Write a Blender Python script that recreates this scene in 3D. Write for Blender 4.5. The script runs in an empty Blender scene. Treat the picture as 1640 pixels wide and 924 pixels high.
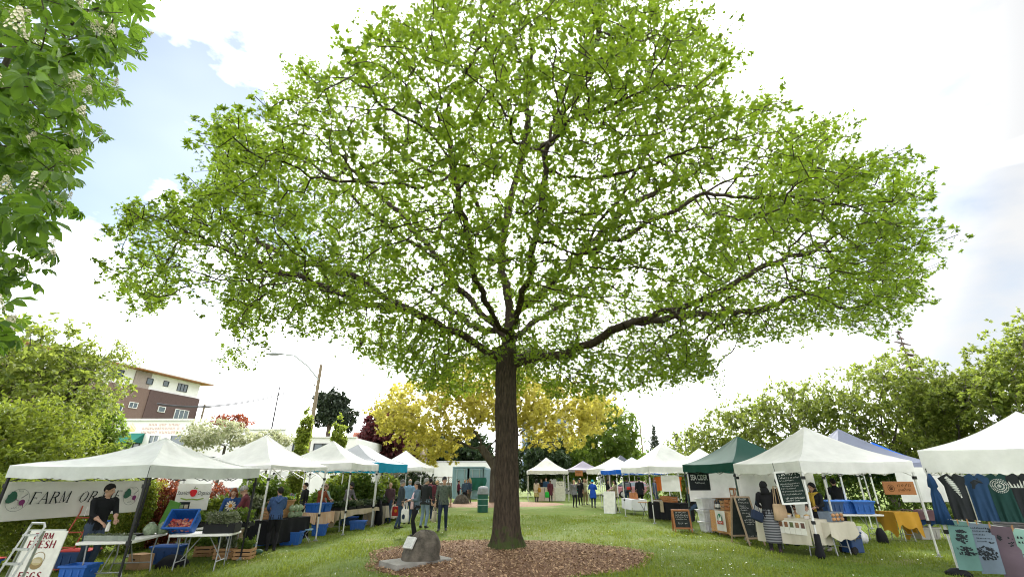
import bpy, bmesh, math, random
import numpy as np
from mathutils import Vector, Matrix, noise, kdtree
R = math.radians
sc = bpy.context.scene
C = sc.collection
rng = np.random.default_rng(7)
random.seed(7)

# ------------------------------------------------------------------ camera
EYE = 1.75
PITCH = math.atan2(304.0, 729.0)
cam = bpy.data.cameras.new('camera')
cam.lens = 16.0
cam.sensor_width = 36.0
cam.clip_start = 0.05
cam.clip_end = 4000
cam_o = bpy.data.objects.new('camera', cam)
C.objects.link(cam_o)
cam_o.location = (0, 0, EYE)
cam_o.rotation_euler = (math.pi / 2 + PITCH, 0, 0)
sc.camera = cam_o

# ------------------------------------------------------------------ world, sun, exposure
SUN_EL, SUN_AZ = R(34), R(-3)          # azimuth measured from +Y towards +X
world = bpy.data.worlds.new('World')
sc.world = world
world.use_nodes = True
nt = world.node_tree
for n in list(nt.nodes):
    nt.nodes.remove(n)
def wn(t, **k):
    n = nt.nodes.new(t)
    for a, b in k.items():
        setattr(n, a, b)
    return n
w_out = wn('ShaderNodeOutputWorld')
w_sky = wn('ShaderNodeTexSky', sky_type='NISHITA', sun_disc=False, sun_elevation=SUN_EL, sun_rotation=SUN_AZ, air_density=1.1, dust_density=0.4, ozone_density=1.6)
w_b1 = wn('ShaderNodeBackground'); w_b1.inputs[1].default_value = 0.055
nt.links.new(w_sky.outputs[0], w_b1.inputs[0])
w_tc = wn('ShaderNodeTexCoord')
w_map = wn('ShaderNodeMapping'); w_map.inputs['Scale'].default_value = (1, 1, 1.9)
nt.links.new(w_tc.outputs['Generated'], w_map.inputs[0])
w_n1 = wn('ShaderNodeTexNoise'); w_n1.inputs['Scale'].default_value = 2.3; w_n1.inputs['Detail'].default_value = 7; w_n1.inputs['Roughness'].default_value = 0.52
nt.links.new(w_map.outputs[0], w_n1.inputs['Vector'])
w_n2 = wn('ShaderNodeTexNoise'); w_n2.inputs['Scale'].default_value = 1.5; w_n2.inputs['Detail'].default_value = 4
w_map2 = wn('ShaderNodeMapping'); w_map2.inputs['Location'].default_value = (31.51, 16.33, 0)
nt.links.new(w_map.outputs[0], w_map2.inputs[0]); nt.links.new(w_map2.outputs[0], w_n2.inputs['Vector'])
# the break in the clouds to the upper left
w_dot = wn('ShaderNodeVectorMath', operation='DOT_PRODUCT')
w_nrm = wn('ShaderNodeVectorMath', operation='NORMALIZE')
nt.links.new(w_tc.outputs['Generated'], w_nrm.inputs[0])
nt.links.new(w_nrm.outputs[0], w_dot.inputs[0])
bd = Vector((-0.56, 0.60, 0.60)).normalized()
w_dot.inputs[1].default_value = bd
w_mr = wn('ShaderNodeMapRange'); w_mr.inputs[1].default_value = 0.86; w_mr.inputs[2].default_value = 1.0; w_mr.inputs[3].default_value = 0.0; w_mr.inputs[4].default_value = 0.31
nt.links.new(w_dot.outputs['Value'], w_mr.inputs[0])
w_sub = wn('ShaderNodeMath', operation='SUBTRACT')
nt.links.new(w_n1.outputs[0], w_sub.inputs[0]); nt.links.new(w_mr.outputs[0], w_sub.inputs[1])
w_cr = wn('ShaderNodeMapRange'); w_cr.inputs[1].default_value = 0.18; w_cr.inputs[2].default_value = 0.44; w_cr.inputs[3].default_value = 0.05; w_cr.inputs[4].default_value = 1.0
nt.links.new(w_sub.outputs[0], w_cr.inputs[0])
w_cb = wn('ShaderNodeMapRange'); w_cb.inputs[1].default_value = 0.40; w_cb.inputs[2].default_value = 0.68; w_cb.inputs[3].default_value = 0.33; w_cb.inputs[4].default_value = 2.1
nt.links.new(w_n2.outputs[0], w_cb.inputs[0])
w_b2 = wn('ShaderNodeBackground'); w_b2.inputs[0].default_value = (0.98, 0.99, 1.0, 1)
# the cloud veil is brightest round the sun behind it
w_sd = wn('ShaderNodeVectorMath', operation='DOT_PRODUCT')
sdir = Vector((math.sin(SUN_AZ) * math.cos(SUN_EL), math.cos(SUN_AZ) * math.cos(SUN_EL), math.sin(SUN_EL)))
w_sd.inputs[1].default_value = sdir
nt.links.new(w_nrm.outputs[0], w_sd.inputs[0])
w_sm = wn('ShaderNodeMapRange', interpolation_type='SMOOTHSTEP'); w_sm.inputs[1].default_value = 0.64; w_sm.inputs[2].default_value = 1.0; w_sm.inputs[3].default_value = 0.0; w_sm.inputs[4].default_value = 2.6
nt.links.new(w_sd.outputs['Value'], w_sm.inputs[0])
w_add = wn('ShaderNodeMath', operation='ADD')
nt.links.new(w_cb.outputs[0], w_add.inputs[0]); nt.links.new(w_sm.outputs[0], w_add.inputs[1])
nt.links.new(w_add.outputs[0], w_b2.inputs[1])
w_mix = wn('ShaderNodeMixShader')
nt.links.new(w_cr.outputs[0], w_mix.inputs[0])
nt.links.new(w_b1.outputs[0], w_mix.inputs[1])
nt.links.new(w_b2.outputs[0], w_mix.inputs[2])
nt.links.new(w_mix.outputs[0], w_out.inputs[0])

sun = bpy.data.lights.new('sun', 'SUN')
sun.energy = 2.4
sun.angle = R(10)
sun.color = (1.0, 0.95, 0.86)
sun_o = bpy.data.objects.new('sun', sun)
C.objects.link(sun_o)
sun_o.rotation_euler = (-sdir).to_track_quat('-Z', 'Y').to_euler()
sun_o.location = (0, 60, 60)

vs = sc.view_settings
vs.view_transform = 'Standard'
vs.look = 'None'
vs.exposure = 1.52
vs.gamma = 1.0
vs.use_curve_mapping = False
sc.cycles.max_bounces = 8
sc.cycles.diffuse_bounces = 3
sc.cycles.transmission_bounces = 4
sc.cycles.transparent_max_bounces = 6
sc.cycles.use_denoising = True
sc.cycles.pixel_filter_type = 'BLACKMAN_HARRIS'
sc.cycles.filter_width = 1.1

# ------------------------------------------------------------------ from photograph to place
CT, ST = math.cos(PITCH), math.sin(PITCH)
def ray(u, v):
    a, b = (u - 820) / 729.0, (462 - v) / 729.0
    return Vector((a, CT - b * ST, ST + b * CT))
def G(u, v, z=0.0):
    d = ray(u, v)
    return Vector((0, 0, EYE)) + d * ((z - EYE) / d.z)
def P(u, v, y):
    d = ray(u, v)
    return Vector((0, 0, EYE)) + d * (y / d.y)
def project(pts):
    p = np.asarray(pts, float).reshape(-1, 3) - np.array([0, 0, EYE])
    t = p[:, 1] * CT + p[:, 2] * ST
    w = -p[:, 1] * ST + p[:, 2] * CT
    t = np.where(t < 0.05, 0.05, t)
    return 820 + 729 * p[:, 0] / t, 462 - 729 * w / t

# ------------------------------------------------------------------ materials
MATS = {}
def srgb(r, g, b):
    f = lambda c: (c / 255 / 12.92) if c / 255 <= 0.04045 else ((c / 255 + 0.055) / 1.055) ** 2.4
    return (f(r), f(g), f(b))
def mat(name, col, rough=0.7, var=0.12, scale=6.0, bump=0.0, bscale=60.0, metal=0.0, trans=0.0, attr=None, col2=None, coat=0.0, spec=None, aniso=None):
    """plain procedural material: base colour with soft noise variation, optional bump, optional translucency"""
    if name in MATS:
        return MATS[name]
    m = bpy.data.materials.new(name)
    m.use_nodes = True
    t = m.node_tree
    b = t.nodes['Principled BSDF']
    b.inputs['Roughness'].default_value = rough
    b.inputs['Metallic'].default_value = metal
    if spec is None and rough >= .65: spec = .2
    if spec is not None:
        b.inputs['Specular IOR Level'].default_value = spec
    if coat:
        b.inputs['Coat Weight'].default_value = coat
    tc = t.nodes.new('ShaderNodeTexCoord')
    vec = tc.outputs['Object']
    if aniso:
        mp = t.nodes.new('ShaderNodeMapping'); mp.inputs['Scale'].default_value = aniso
        t.links.new(vec, mp.inputs[0]); vec = mp.outputs[0]
    c1 = tuple(col) + (1,)
    c2 = tuple(col2) + (1,) if col2 else tuple(min(1, c * (1 - var)) for c in col) + (1,)
    c1b = c1 if col2 else tuple(min(0.95, c * (1 + var)) for c in col) + (1,)
    mx = t.nodes.new('ShaderNodeMix'); mx.data_type = 'RGBA'
    mx.inputs['A'].default_value = c1b; mx.inputs['B'].default_value = c2
    if attr:
        at = t.nodes.new('ShaderNodeAttribute'); at.attribute_name = attr
        t.links.new(at.outputs['Fac'], mx.inputs['Factor'])
    else:
        nz = t.nodes.new('ShaderNodeTexNoise'); nz.inputs['Scale'].default_value = scale; nz.inputs['Detail'].default_value = 5; nz.inputs['Roughness'].default_value = 0.6
        t.links.new(vec, nz.inputs['Vector'])
        mr = t.nodes.new('ShaderNodeMapRange'); mr.inputs[1].default_value = 0.3; mr.inputs[2].default_value = 0.7
        t.links.new(nz.outputs[0], mr.inputs[0]); t.links.new(mr.outputs[0], mx.inputs['Factor'])
    t.links.new(mx.outputs['Result'], b.inputs['Base Color'])
    if bump:
        nb = t.nodes.new('ShaderNodeTexNoise'); nb.inputs['Scale'].default_value = bscale; nb.inputs['Detail'].default_value = 4
        t.links.new(vec, nb.inputs['Vector'])
        bp = t.nodes.new('ShaderNodeBump'); bp.inputs['Strength'].default_value = bump; bp.inputs['Distance'].default_value = 0.02
        t.links.new(nb.outputs[0], bp.inputs['Height']); t.links.new(bp.outputs[0], b.inputs['Normal'])
    if trans:
        tr = t.nodes.new('ShaderNodeBsdfTranslucent')
        t.links.new(mx.outputs['Result'], tr.inputs['Color'])
        ms = t.nodes.new('ShaderNodeMixShader'); ms.inputs[0].default_value = trans
        t.links.new(b.outputs[0], ms.inputs[1]); t.links.new(tr.outputs[0], ms.inputs[2])
        t.links.new(ms.outputs[0], t.nodes['Material Output'].inputs[0])
    MATS[name] = m
    return m
def leaf_mat(name, a, b_, tcol, trans=0.5, rough=0.5):
    """leaf: two greens mixed leaf by leaf, yellower light coming through"""
    if name in MATS:
        return MATS[name]
    m = mat(name, a, rough, attr='tone', col2=b_)
    t = m.node_tree
    b = t.nodes['Principled BSDF']
    b.inputs['Specular IOR Level'].default_value = 0.35
    src = b.inputs['Base Color'].links[0].from_socket
    mx = t.nodes.new('ShaderNodeMix'); mx.data_type = 'RGBA'; mx.inputs['Factor'].default_value = 0.62
    t.links.new(src, mx.inputs['A']); mx.inputs['B'].default_value = tuple(tcol) + (1,)
    tr = t.nodes.new('ShaderNodeBsdfTranslucent'); t.links.new(mx.outputs['Result'], tr.inputs['Color'])
    ms = t.nodes.new('ShaderNodeMixShader'); ms.inputs[0].default_value = trans
    t.links.new(b.outputs[0], ms.inputs[1]); t.links.new(tr.outputs[0], ms.inputs[2])
    t.links.new(ms.outputs[0], t.nodes['Material Output'].inputs[0])
    return m
def fabric(name, col, trans=0.25, var=0.05, rough=0.75):
    return mat(name, col, rough, var=var, scale=2.5, bump=0.12, bscale=14, trans=trans)

# ------------------------------------------------------------------ mesh building
def props(o, label=None, cat=None, group=None, kind=None):
    if label: o['label'] = label
    if cat: o['category'] = cat
    if group: o['group'] = group
    if kind: o['kind'] = kind
    return o
def thing(name, label, cat, loc=(0, 0, 0), rz=0.0, group=None):
    loc = Vector(loc)
    if abs(loc.z) < 1e-6 and cat != 'tent' and 'gz' in globals(): loc.z = gz(loc.x)
    o = bpy.data.objects.new(name, None)
    o.empty_display_size = 0.2
    C.objects.link(o)
    o.location = loc
    o.rotation_euler = (0, 0, rz)
    return props(o, label, cat, group)
def link_mesh(name, me, parent=None, loc=None, rot=None):
    o = bpy.data.objects.new(name, me)
    C.objects.link(o)
    if parent: o.parent = parent
    if loc is not None: o.location = loc
    if rot is not None: o.rotation_euler = rot
    return o
def copy_tree(o, parent=None):
    c = o.copy()
    C.objects.link(c)
    if parent: c.parent = parent
    for ch in list(o.children):
        copy_tree(ch, c)
    return c
class MB:
    def __init__(self):
        self.v, self.f, self.m, self.T = [], [], [], Matrix()
    def add(self, vs, fs, mi=0):
        n = len(self.v)
        T = self.T
        self.v += [tuple(T @ Vector(p)) for p in vs]
        self.f += [tuple(i + n for i in f) for f in fs]
        self.m += [mi] * len(fs)
        return self
    def box(self, c, s, rot=None, mi=0, top=1.0):
        """box of size s centred on c; top scales the upper face"""
        x, y, z = s[0] / 2, s[1] / 2, s[2] / 2
        p = [(-x, -y, -z), (x, -y, -z), (x, y, -z), (-x, y, -z), (-x * top, -y * top, z), (x * top, -y * top, z), (x * top, y * top, z), (-x * top, y * top, z)]
        if rot is not None:
            M = rot if isinstance(rot, Matrix) else Matrix.Rotation(rot, 3, 'Z')
            p = [M @ Vector(q) for q in p]
        c = Vector(c)
        return self.add([Vector(q) + c for q in p], [(0, 3, 2, 1), (4, 5, 6, 7), (0, 1, 5, 4), (1, 2, 6, 5), (2, 3, 7, 6), (3, 0, 4, 7)], mi)
    def bar(self, a, b, w, d=None, mi=0):
        """square bar from a to b"""
        a, b = Vector(a), Vector(b)
        d = d or w
        q = (b - a).to_track_quat('Z', 'Y').to_matrix()
        return self.box((a + b) / 2, (w, d, (b - a).length), q, mi)
    def tube(self, pts, r, n=8, mi=0, cap=True, flat=None):
        """round tube through pts; r a number or one per point; flat = per-point factor of the second radius"""
        pts = [Vector(p) for p in pts]
        k = len(pts)
        rs = r if isinstance(r, (list, tuple)) else [r] * k
        fl = flat if isinstance(flat, (list, tuple)) else [flat or 1.0] * k
        vs, fs = [], []
        x = None
        for i, p in enumerate(pts):
            d = (pts[min(i + 1, k - 1)] - pts[max(i - 1, 0)]).normalized()
            if x is None:
                x = Vector((1, 0, 0)) if abs(d.x) < 0.9 else Vector((0, 1, 0))
            x = (x - d * x.dot(d)).normalized()
            y = d.cross(x)
            for j in range(n):
                a = 2 * math.pi * j / n
                vs.append(p + x * (rs[i] * math.cos(a)) + y * (rs[i] * fl[i] * math.sin(a)))
        for i in range(k - 1):
            for j in range(n):
                a, b = i * n + j, i * n + (j + 1) % n
                fs.append((a, b, b + n, a + n))
        if cap:
            fs.append(tuple(range(n - 1, -1, -1)))
            fs.append(tuple((k - 1) * n + j for j in range(n)))
        return self.add(vs, fs, mi)
    def lathe(self, prof, n=16, c=(0, 0, 0), mi=0, wob=None):
        c = Vector(c)
        vs, fs = [], []
        for r, z in prof:
            for j in range(n):
                a = 2 * math.pi * j / n
                k = wob(a, z) if wob else 1.0
                vs.append(c + Vector((r * k * math.cos(a), r * k * math.sin(a), z)))
        for i in range(len(prof) - 1):
            for j in range(n):
                a, b = i * n + j, i * n + (j + 1) % n
                fs.append((a, b, b + n, a + n))
        if prof[0][0] > 1e-4: fs.append(tuple(range(n - 1, -1, -1)))
        if prof[-1][0] > 1e-4: fs.append(tuple((len(prof) - 1) * n + j for j in range(n)))
        return self.add(vs, fs, mi)
    def ball(self, c, r, n=10, k=6, mi=0, rot=None):
        rx, ry, rz = r if isinstance(r, (tuple, list, Vector)) else (r, r, r)
        c = Vector(c)
        vs, fs = [], []
        for i in range(k + 1):
            t = math.pi * i / k
            for j in range(n):
                a = 2 * math.pi * j / n
                q = Vector((rx * math.sin(t) * math.cos(a), ry * math.sin(t) * math.sin(a), -rz * math.cos(t)))
                if rot is not None: q = rot @ q
                vs.append(c + q)
        for i in range(k):
            for j in range(n):
                a, b = i * n + j, i * n + (j + 1) % n
                fs.append((a, b, b + n, a + n))
        return self.add(vs, fs, mi)
    def grid(self, fn, nu, nv, mi=0):
        vs = [fn(i / nu, j / nv) for j in range(nv + 1) for i in range(nu + 1)]
        w = nu + 1
        return self.add(vs, [(j * w + i, j * w + i + 1, (j + 1) * w + i + 1, (j + 1) * w + i) for j in range(nv) for i in range(nu)], mi)
    def prism(self, poly, d, mi=0, M=None):
        """polygon (x, z) in the local XZ plane, thickness d along +Y from y = 0 to -d (front faces -Y)"""
        n = len(poly)
        vs = [Vector((x, -d, z)) for x, z in poly] + [Vector((x, 0, z)) for x, z in poly]
        if M is not None: vs = [M @ q for q in vs]
        fs = [tuple(range(n)), tuple(range(2 * n - 1, n - 1, -1))] + [(i, i + n, (i + 1) % n + n, (i + 1) % n) for i in range(n)]
        return self.add(vs, fs, mi)
    def build(self, name, mats, parent=None, smooth=None, loc=None, rz=None, bevel=0.0):
        me = bpy.data.meshes.new(name)
        me.from_pydata(self.v, [], self.f)
        if not isinstance(mats, (list, tuple)): mats = [mats]
        for m in mats: me.materials.append(m)
        if len(mats) > 1: me.polygons.foreach_set('material_index', self.m)
        if smooth:
            me.polygons.foreach_set('use_smooth', [True] * len(me.polygons))
            if smooth < 179: me.set_sharp_from_angle(angle=R(smooth))
        me.update()
        o = link_mesh(name, me, parent, loc, (0, 0, rz) if rz is not None else None)
        if bevel:
            b = o.modifiers.new('bevel', 'BEVEL'); b.width = bevel; b.segments = 2; b.limit_method = 'ANGLE'
        return o
def npmesh(name, V, F, mats, parent=None, tone=None, smooth=False, mi=None):
    """mesh from numpy arrays: V (n,3); F (m,k) all faces of k corners"""
    me = bpy.data.meshes.new(name)
    V = np.ascontiguousarray(V, np.float32); F = np.ascontiguousarray(F, np.int32)
    k = F.shape[1]
    me.vertices.add(len(V)); me.vertices.foreach_set('co', V.ravel())
    me.loops.add(F.size); me.loops.foreach_set('vertex_index', F.ravel())
    me.polygons.add(len(F)); me.polygons.foreach_set('loop_start', np.arange(0, F.size, k, dtype=np.int32))
    if not isinstance(mats, (list, tuple)): mats = [mats]
    for m in mats: me.materials.append(m)
    if mi is not None: me.polygons.foreach_set('material_index', np.ascontiguousarray(mi, np.int32))
    if smooth: me.polygons.foreach_set('use_smooth', np.ones(len(F), bool))
    if tone is not None:
        at = me.attributes.new('tone', 'FLOAT', 'POINT'); at.data.foreach_set('value', np.ascontiguousarray(tone, np.float32))
    me.update(calc_edges=True)
    return link_mesh(name, me, parent)
def unit(a):
    return a / np.maximum(np.linalg.norm(a, axis=1, keepdims=True), 1e-9)
def frames(nrm, rs, along=None):
    """(N,3,3) frames with columns x, y, z; z = nrm, y close to along"""
    z = unit(nrm)
    a = rs.normal(size=z.shape) if along is None else along
    y = unit(a - z * (a * z).sum(1, keepdims=True))
    x = np.cross(y, z)
    return np.stack([x, y, z], 2)
def stamp(tv, tf, pos, fr, size, rs, tone=None):
    """copies of a small template (tv, tf) at pos with frames fr; returns V, F, tone"""
    n, k = len(pos), len(tv)
    V = np.einsum('nij,kj->nki', fr, tv) * np.asarray(size).reshape(-1, 1, 1) + pos[:, None, :]
    F = tf[None] + (np.arange(n) * k)[:, None, None]
    t = rs.random(n) if tone is None else tone
    return V.reshape(-1, 3), F.reshape(-1, tf.shape[1]), np.repeat(t, k)
# leaf templates: length 1 along +Y, slightly folded and curled, all triangles
def leaf_simple(w=0.5, fold=0.12, curl=0.15):
    v = np.array([(0, 0, 0), (-w * .42, .35, fold), (w * .42, .35, fold), (0, .45, 0), (-w * .3, .75, fold * .6 - curl * .4), (w * .3, .75, fold * .6 - curl * .4), (0, 1, -curl)], float)
    f = np.array([(0, 3, 1), (0, 2, 3), (1, 3, 4), (3, 2, 5), (3, 6, 4), (3, 5, 6)])
    return v, f
def leaf_oak():
    """lobed leaf"""
    v = np.array([(-.15, .22, 0), (.15, .22, 0), (0, 1, -.14), (0, 0, .01), (-.47, .62, .08), (-.05, .66, .01), (0, 0, .02), (.47, .62, .08), (.05, .66, .02)], float)
    return v, np.array([(0, 1, 2), (3, 5, 4), (6, 7, 8)])
def leaf_quad(w=0.6):
    v = np.array([(0, 0, 0), (-w / 2, .5, .08), (w / 2, .5, .08), (0, 1, -.1)], float)
    return v, np.array([(0, 2, 1), (1, 2, 3)])
def inside(poly, u, v):
    poly = np.asarray(poly, float)
    x, y = poly[:, 0], poly[:, 1]
    x2, y2 = np.roll(x, -1), np.roll(y, -1)
    r = np.zeros(len(u), bool)
    for a, b, c, d in zip(x, y, x2, y2):
        hit = ((b > v) != (d > v)) & (u < (c - a) * (v - b) / (d - b + 1e-12) + a)
        r ^= hit
    return r
def grow(att, pos, par, step, infl, kill, iters, rs, droop=0.0, wig=0.12):
    """space colonisation: attractor points pull branches out of the starting nodes"""
    pos = [np.asarray(p, float) for p in pos]; par = list(par)
    N = np.array(pos)
    d2 = np.full(len(att), 1e9); idx = np.zeros(len(att), int)
    def upd(new, base):
        nonlocal d2, idx
        for s in range(0, len(new), 256):
            b = new[s:s + 256]
            D = ((att[:, None, :] - b[None]) ** 2).sum(2)
            j = D.argmin(1); m = D[np.arange(len(att)), j]
            u = m < d2
            d2[u] = m[u]; idx[u] = base + s + j[u]
    upd(N, 0)
    seen = set()
    for it in range(iters):
        act = (d2 < infl * infl)
        if not act.any(): break
        k = np.unique(idx[act])
        dirs = np.zeros((len(par), 3))
        np.add.at(dirs, idx[act], unit(att[act] - N[idx[act]]))
        d = unit(dirs[k]) + rs.normal(size=(len(k), 3)) * wig
        d[:, 2] -= droop
        new = N[k] + unit(d) * step
        key = [tuple(np.round(q / (step * .3)).astype(int)) for q in new]
        keep = []
        for i, q in enumerate(key):
            if q not in seen:
                seen.add(q); keep.append(i)
        if not keep: break
        new = new[keep]; base = len(par)
        par += list(k[keep])
        N = np.vstack([N, new])
        upd(new, base)
        alive = d2 > kill * kill
        att, d2, idx = att[alive], d2[alive], idx[alive]
        if len(att) == 0: break
    return N, np.array(par)
def thickness(N, par, tip, expo=2.4, rmax=None):
    n = len(par)
    s = np.zeros(n); kids = np.zeros(n, int); below = np.ones(n, int)
    for i in range(1, n): kids[par[i]] += 1
    s[kids == 0] = tip ** expo
    for i in range(n - 1, 0, -1):
        s[i] = max(s[i], tip ** expo)
        s[par[i]] += s[i]; below[par[i]] += below[i]
    r = s ** (1 / expo)
    if rmax: r = np.minimum(r, rmax)
    return r, kids, below
def limb_mesh(N, par, r, nmin=3):
    """tapered tubes for every segment; returns V, F (quads)"""
    i = np.arange(len(par)); i = i[(par >= 0) & (i > 0)]
    Vs, Fs, off = [], [], 0
    for lo, hi, n in ((0, .02, nmin), (.02, .06, 5), (.06, 9, 9)):
        k = i[(r[i] >= lo) & (r[i] < hi)]
        if not len(k): continue
        a, b = N[par[k]], N[k]
        d = unit(b - a)
        ra = np.minimum(r[par[k]], r[k] * 1.25); rb = r[k]
        ref = np.where(np.abs(d[:, 2:3]) > .9, np.array([[1., 0, 0]]), np.array([[0, 0, 1.]]))
        x = unit(np.cross(ref, d)); y = np.cross(d, x)
        an = np.arange(n) * 2 * np.pi / n
        cs = x[:, None] * np.cos(an)[None, :, None] + y[:, None] * np.sin(an)[None, :, None]
        A = a[:, None] - d[:, None] * (ra * .3)[:, None, None] + cs * ra[:, None, None]
        B = b[:, None] + cs * rb[:, None, None]
        V = np.concatenate([A, B], 1).reshape(-1, 3)
        j = np.arange(n); j2 = (j + 1) % n
        q = np.stack([j, j2, j2 + n, j + n], 1)
        F = q[None] + (np.arange(len(k)) * 2 * n)[:, None, None] + off
        Vs.append(V); Fs.append(F.reshape(-1, 4)); off += len(V)
    return np.vstack(Vs), np.vstack(Fs)
def interp(pts, step):
    out = []
    for a, b in zip(pts[:-1], pts[1:]):
        a, b = np.asarray(a, float), np.asarray(b, float)
        k = max(1, int(round(np.linalg.norm(b - a) / step)))
        out += [a + (b - a) * j / k for j in range(k)]
    return out + [np.asarray(pts[-1], float)]
# ------------------------------------------------------------------ ground
def ground_mat():
    m = bpy.data.materials.new('lawn'); m.use_nodes = True
    t = m.node_tree; b = t.nodes['Principled BSDF']; b.inputs['Roughness'].default_value = 0.9; b.inputs['Specular IOR Level'].default_value = 0.1
    tc = t.nodes.new('ShaderNodeTexCoord')
    def nz(s, d=5, r=.6):
        n = t.nodes.new('ShaderNodeTexNoise'); n.inputs['Scale'].default_value = s; n.inputs['Detail'].default_value = d; n.inputs['Roughness'].default_value = r
        t.links.new(tc.outputs['Object'], n.inputs['Vector']); return n.outputs[0]
    def ramp(src, a, b_, c0, c1):
        mr = t.nodes.new('ShaderNodeMapRange'); mr.inputs[1].default_value = a; mr.inputs[2].default_value = b_
        t.links.new(src, mr.inputs[0])
        mx = t.nodes.new('ShaderNodeMix'); mx.data_type = 'RGBA'; t.links.new(mr.outputs[0], mx.inputs['Factor'])
        for k, c in (('A', c0), ('B', c1)):
            if isinstance(c, tuple): mx.inputs[k].default_value = c + (1,)
            else: t.links.new(c, mx.inputs[k])
        return mx.outputs['Result']
    g = ramp(nz(.35, 6), .35, .65, (.11, .165, .024), (.19, .21, .05))
    g = ramp(nz(3.0, 6), .3, .75, g, (.085, .135, .022))
    g = ramp(nz(.8, 5), .56, .72, g, (.24, .21, .10))
    g = ramp(nz(60, 3), .4, .85, g, (.06, .10, .018))
    t.links.new(g, b.inputs['Base Color'])
    bp = t.nodes.new('ShaderNodeBump'); bp.inputs['Strength'].default_value = .7; bp.inputs['Distance'].default_value = .05
    t.links.new(nz(40, 4), bp.inputs['Height']); t.links.new(bp.outputs[0], b.inputs['Normal'])
    return m
def gz(x, y=0.0):
    """the lawn dips a little under the left row of stalls"""
    k = min(1.0, max(0.0, (-x - 3.0) / 3.2))
    return -.15 * k * k * (3 - 2 * k)
g = MB()
gxs = [-900, -300, -100, -40, -20] + [-12 + .4 * k for k in range(31)] + [5, 15, 40, 100, 300, 900]
g.add([(x, y, gz(x)) for y in (-300, -50, 0, 20, 60, 200, 1200) for x in gxs], [(j * len(gxs) + i, j * len(gxs) + i + 1, (j + 1) * len(gxs) + i + 1, (j + 1) * len(gxs) + i) for j in range(6) for i in range(len(gxs) - 1)])
props(g.build('lawn', ground_mat()), kind='structure')

TREE = Vector((G(810, 884).x, G(810, 884).y, 0))
TX, TY = TREE.x, TREE.y
# mulch ring: low mound, then loose chips on it
MUL_C, MUL_RX, MUL_RY = Vector((-.16, 12.75, 0)), 3.38, 3.0
def mound(cx, cy, rx, ry, h, name, m):
    b = MB()
    def f(s, t):
        a = s * 2 * math.pi
        k = t * (1 + .05 * math.sin(3 * a + 1) + .03 * math.sin(7 * a))
        z = h * (1 - t ** 2.2) + .012
        p = Vector((cx + rx * k * math.cos(a), cy + ry * k * math.sin(a), 0))
        p.z = z + .02 * noise.noise(p * 2.5) * (1 - t)
        if t >= .999: p.z = -.02
        return p
    b.grid(f, 64, 12)
    return props(b.build(name, m, smooth=180), kind='structure')
mulch_m = mat('mulch', (.19, .105, .06), .95, col2=(.09, .046, .027), scale=30, bump=.9, bscale=70)
mound(MUL_C.x, MUL_C.y, MUL_RX, MUL_RY, .10, 'mulch_bed', mulch_m)
def chips(cx, cy, rx, ry, h, n, name, lo=.02, hi=.07):
    a = rng.random(n) * 2 * np.pi; t = np.sqrt(rng.random(n)) * 1.03
    k = t * (1 + .05 * np.sin(3 * a + 1) + .03 * np.sin(7 * a))
    p = np.stack([cx + rx * k * np.cos(a), cy + ry * k * np.sin(a), np.maximum(.0, h * (1 - np.minimum(t, 1) ** 2.2)) + .02 + rng.random(n) * .02], 1)
    tv = np.array([(-.5, -.2, 0), (.5, -.25, .05), (.45, .22, .1), (-.5, .2, .04), (0, 0, .16)], float)
    tf = np.array([(0, 1, 4), (1, 2, 4), (2, 3, 4), (3, 0, 4)])
    nr = rng.normal(size=(n, 3)) * .45; nr[:, 2] = 1
    V, F, T = stamp(tv, tf, p, frames(nr, rng), lo + (hi - lo) * rng.random(n) ** 1.6, rng, rng.random(n) ** 1.7)
    m = mat('wood_chip', (.14, .078, .045), .9, attr='tone', col2=(.46, .31, .19))
    return props(npmesh(name, V, F, m, tone=T), kind='stuff', label='loose brown wood chips spread around the tree trunk')
chips(MUL_C.x, MUL_C.y, MUL_RX, MUL_RY, .10, 17000, 'wood_chips')

# grass blades, thicker near the camera
def grass(n, y0, y1, size, name, seed):
    rs = np.random.default_rng(seed)
    y = y0 + (y1 - y0) * rs.random(n) ** 1.25
    x = (rs.random(n) - .5) * 2 * (y * .92 + 2.5)
    q = np.stack([x, y, np.zeros(n)], 1)
    k = np.hypot((x - MUL_C.x) / MUL_RX, (y - MUL_C.y) / MUL_RY)
    a = np.arctan2((y - MUL_C.y) / MUL_RY, (x - MUL_C.x) / MUL_RX)
    q = q[k > (1 + .05 * np.sin(3 * a + 1) + .03 * np.sin(7 * a)) * .985]
    n = len(q)
    q[:, 2] = [gz(a) for a in q[:, 0]]
    # tufts, thin on the worn patches
    worn = np.array([noise.noise((p[0] * .32, p[1] * .22, 21)) + .5 * noise.noise((p[0] * 1.1, p[1] * 1.1, 4)) for p in q])
    q = q[(worn < .22) | (rs.random(len(q)) < .25)]; n = len(q)
    pn = np.array([noise.noise((p[0] * .6, p[1] * .6, 3.1)) + .5 * noise.noise((p[0] * 2.1, p[1] * 2.1, 9)) for p in q])
    h = size * (.6 + .9 * rs.random(n)) * (1 + .9 * np.clip(pn, -.4, .9))
    tv = np.array([(-.10, 0, 0), (.10, 0, 0), (-.07, .12, .5), (.07, .12, .5), (0, .5, 1)], float)
    tf = np.array([(0, 1, 3), (0, 3, 2), (2, 3, 4)])
    nr = rs.normal(size=(n, 3)) * .35; nr[:, 2] = 1
    V, F, T = stamp(tv, tf, q, frames(nr, rs), h, rs, np.clip(rs.random(n) * .7 + pn * .5, 0, 1))
    return props(npmesh(name, V, F, MATS['grass_blade'], tone=T), kind='stuff', label='short green lawn grass with small daisies')

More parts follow.
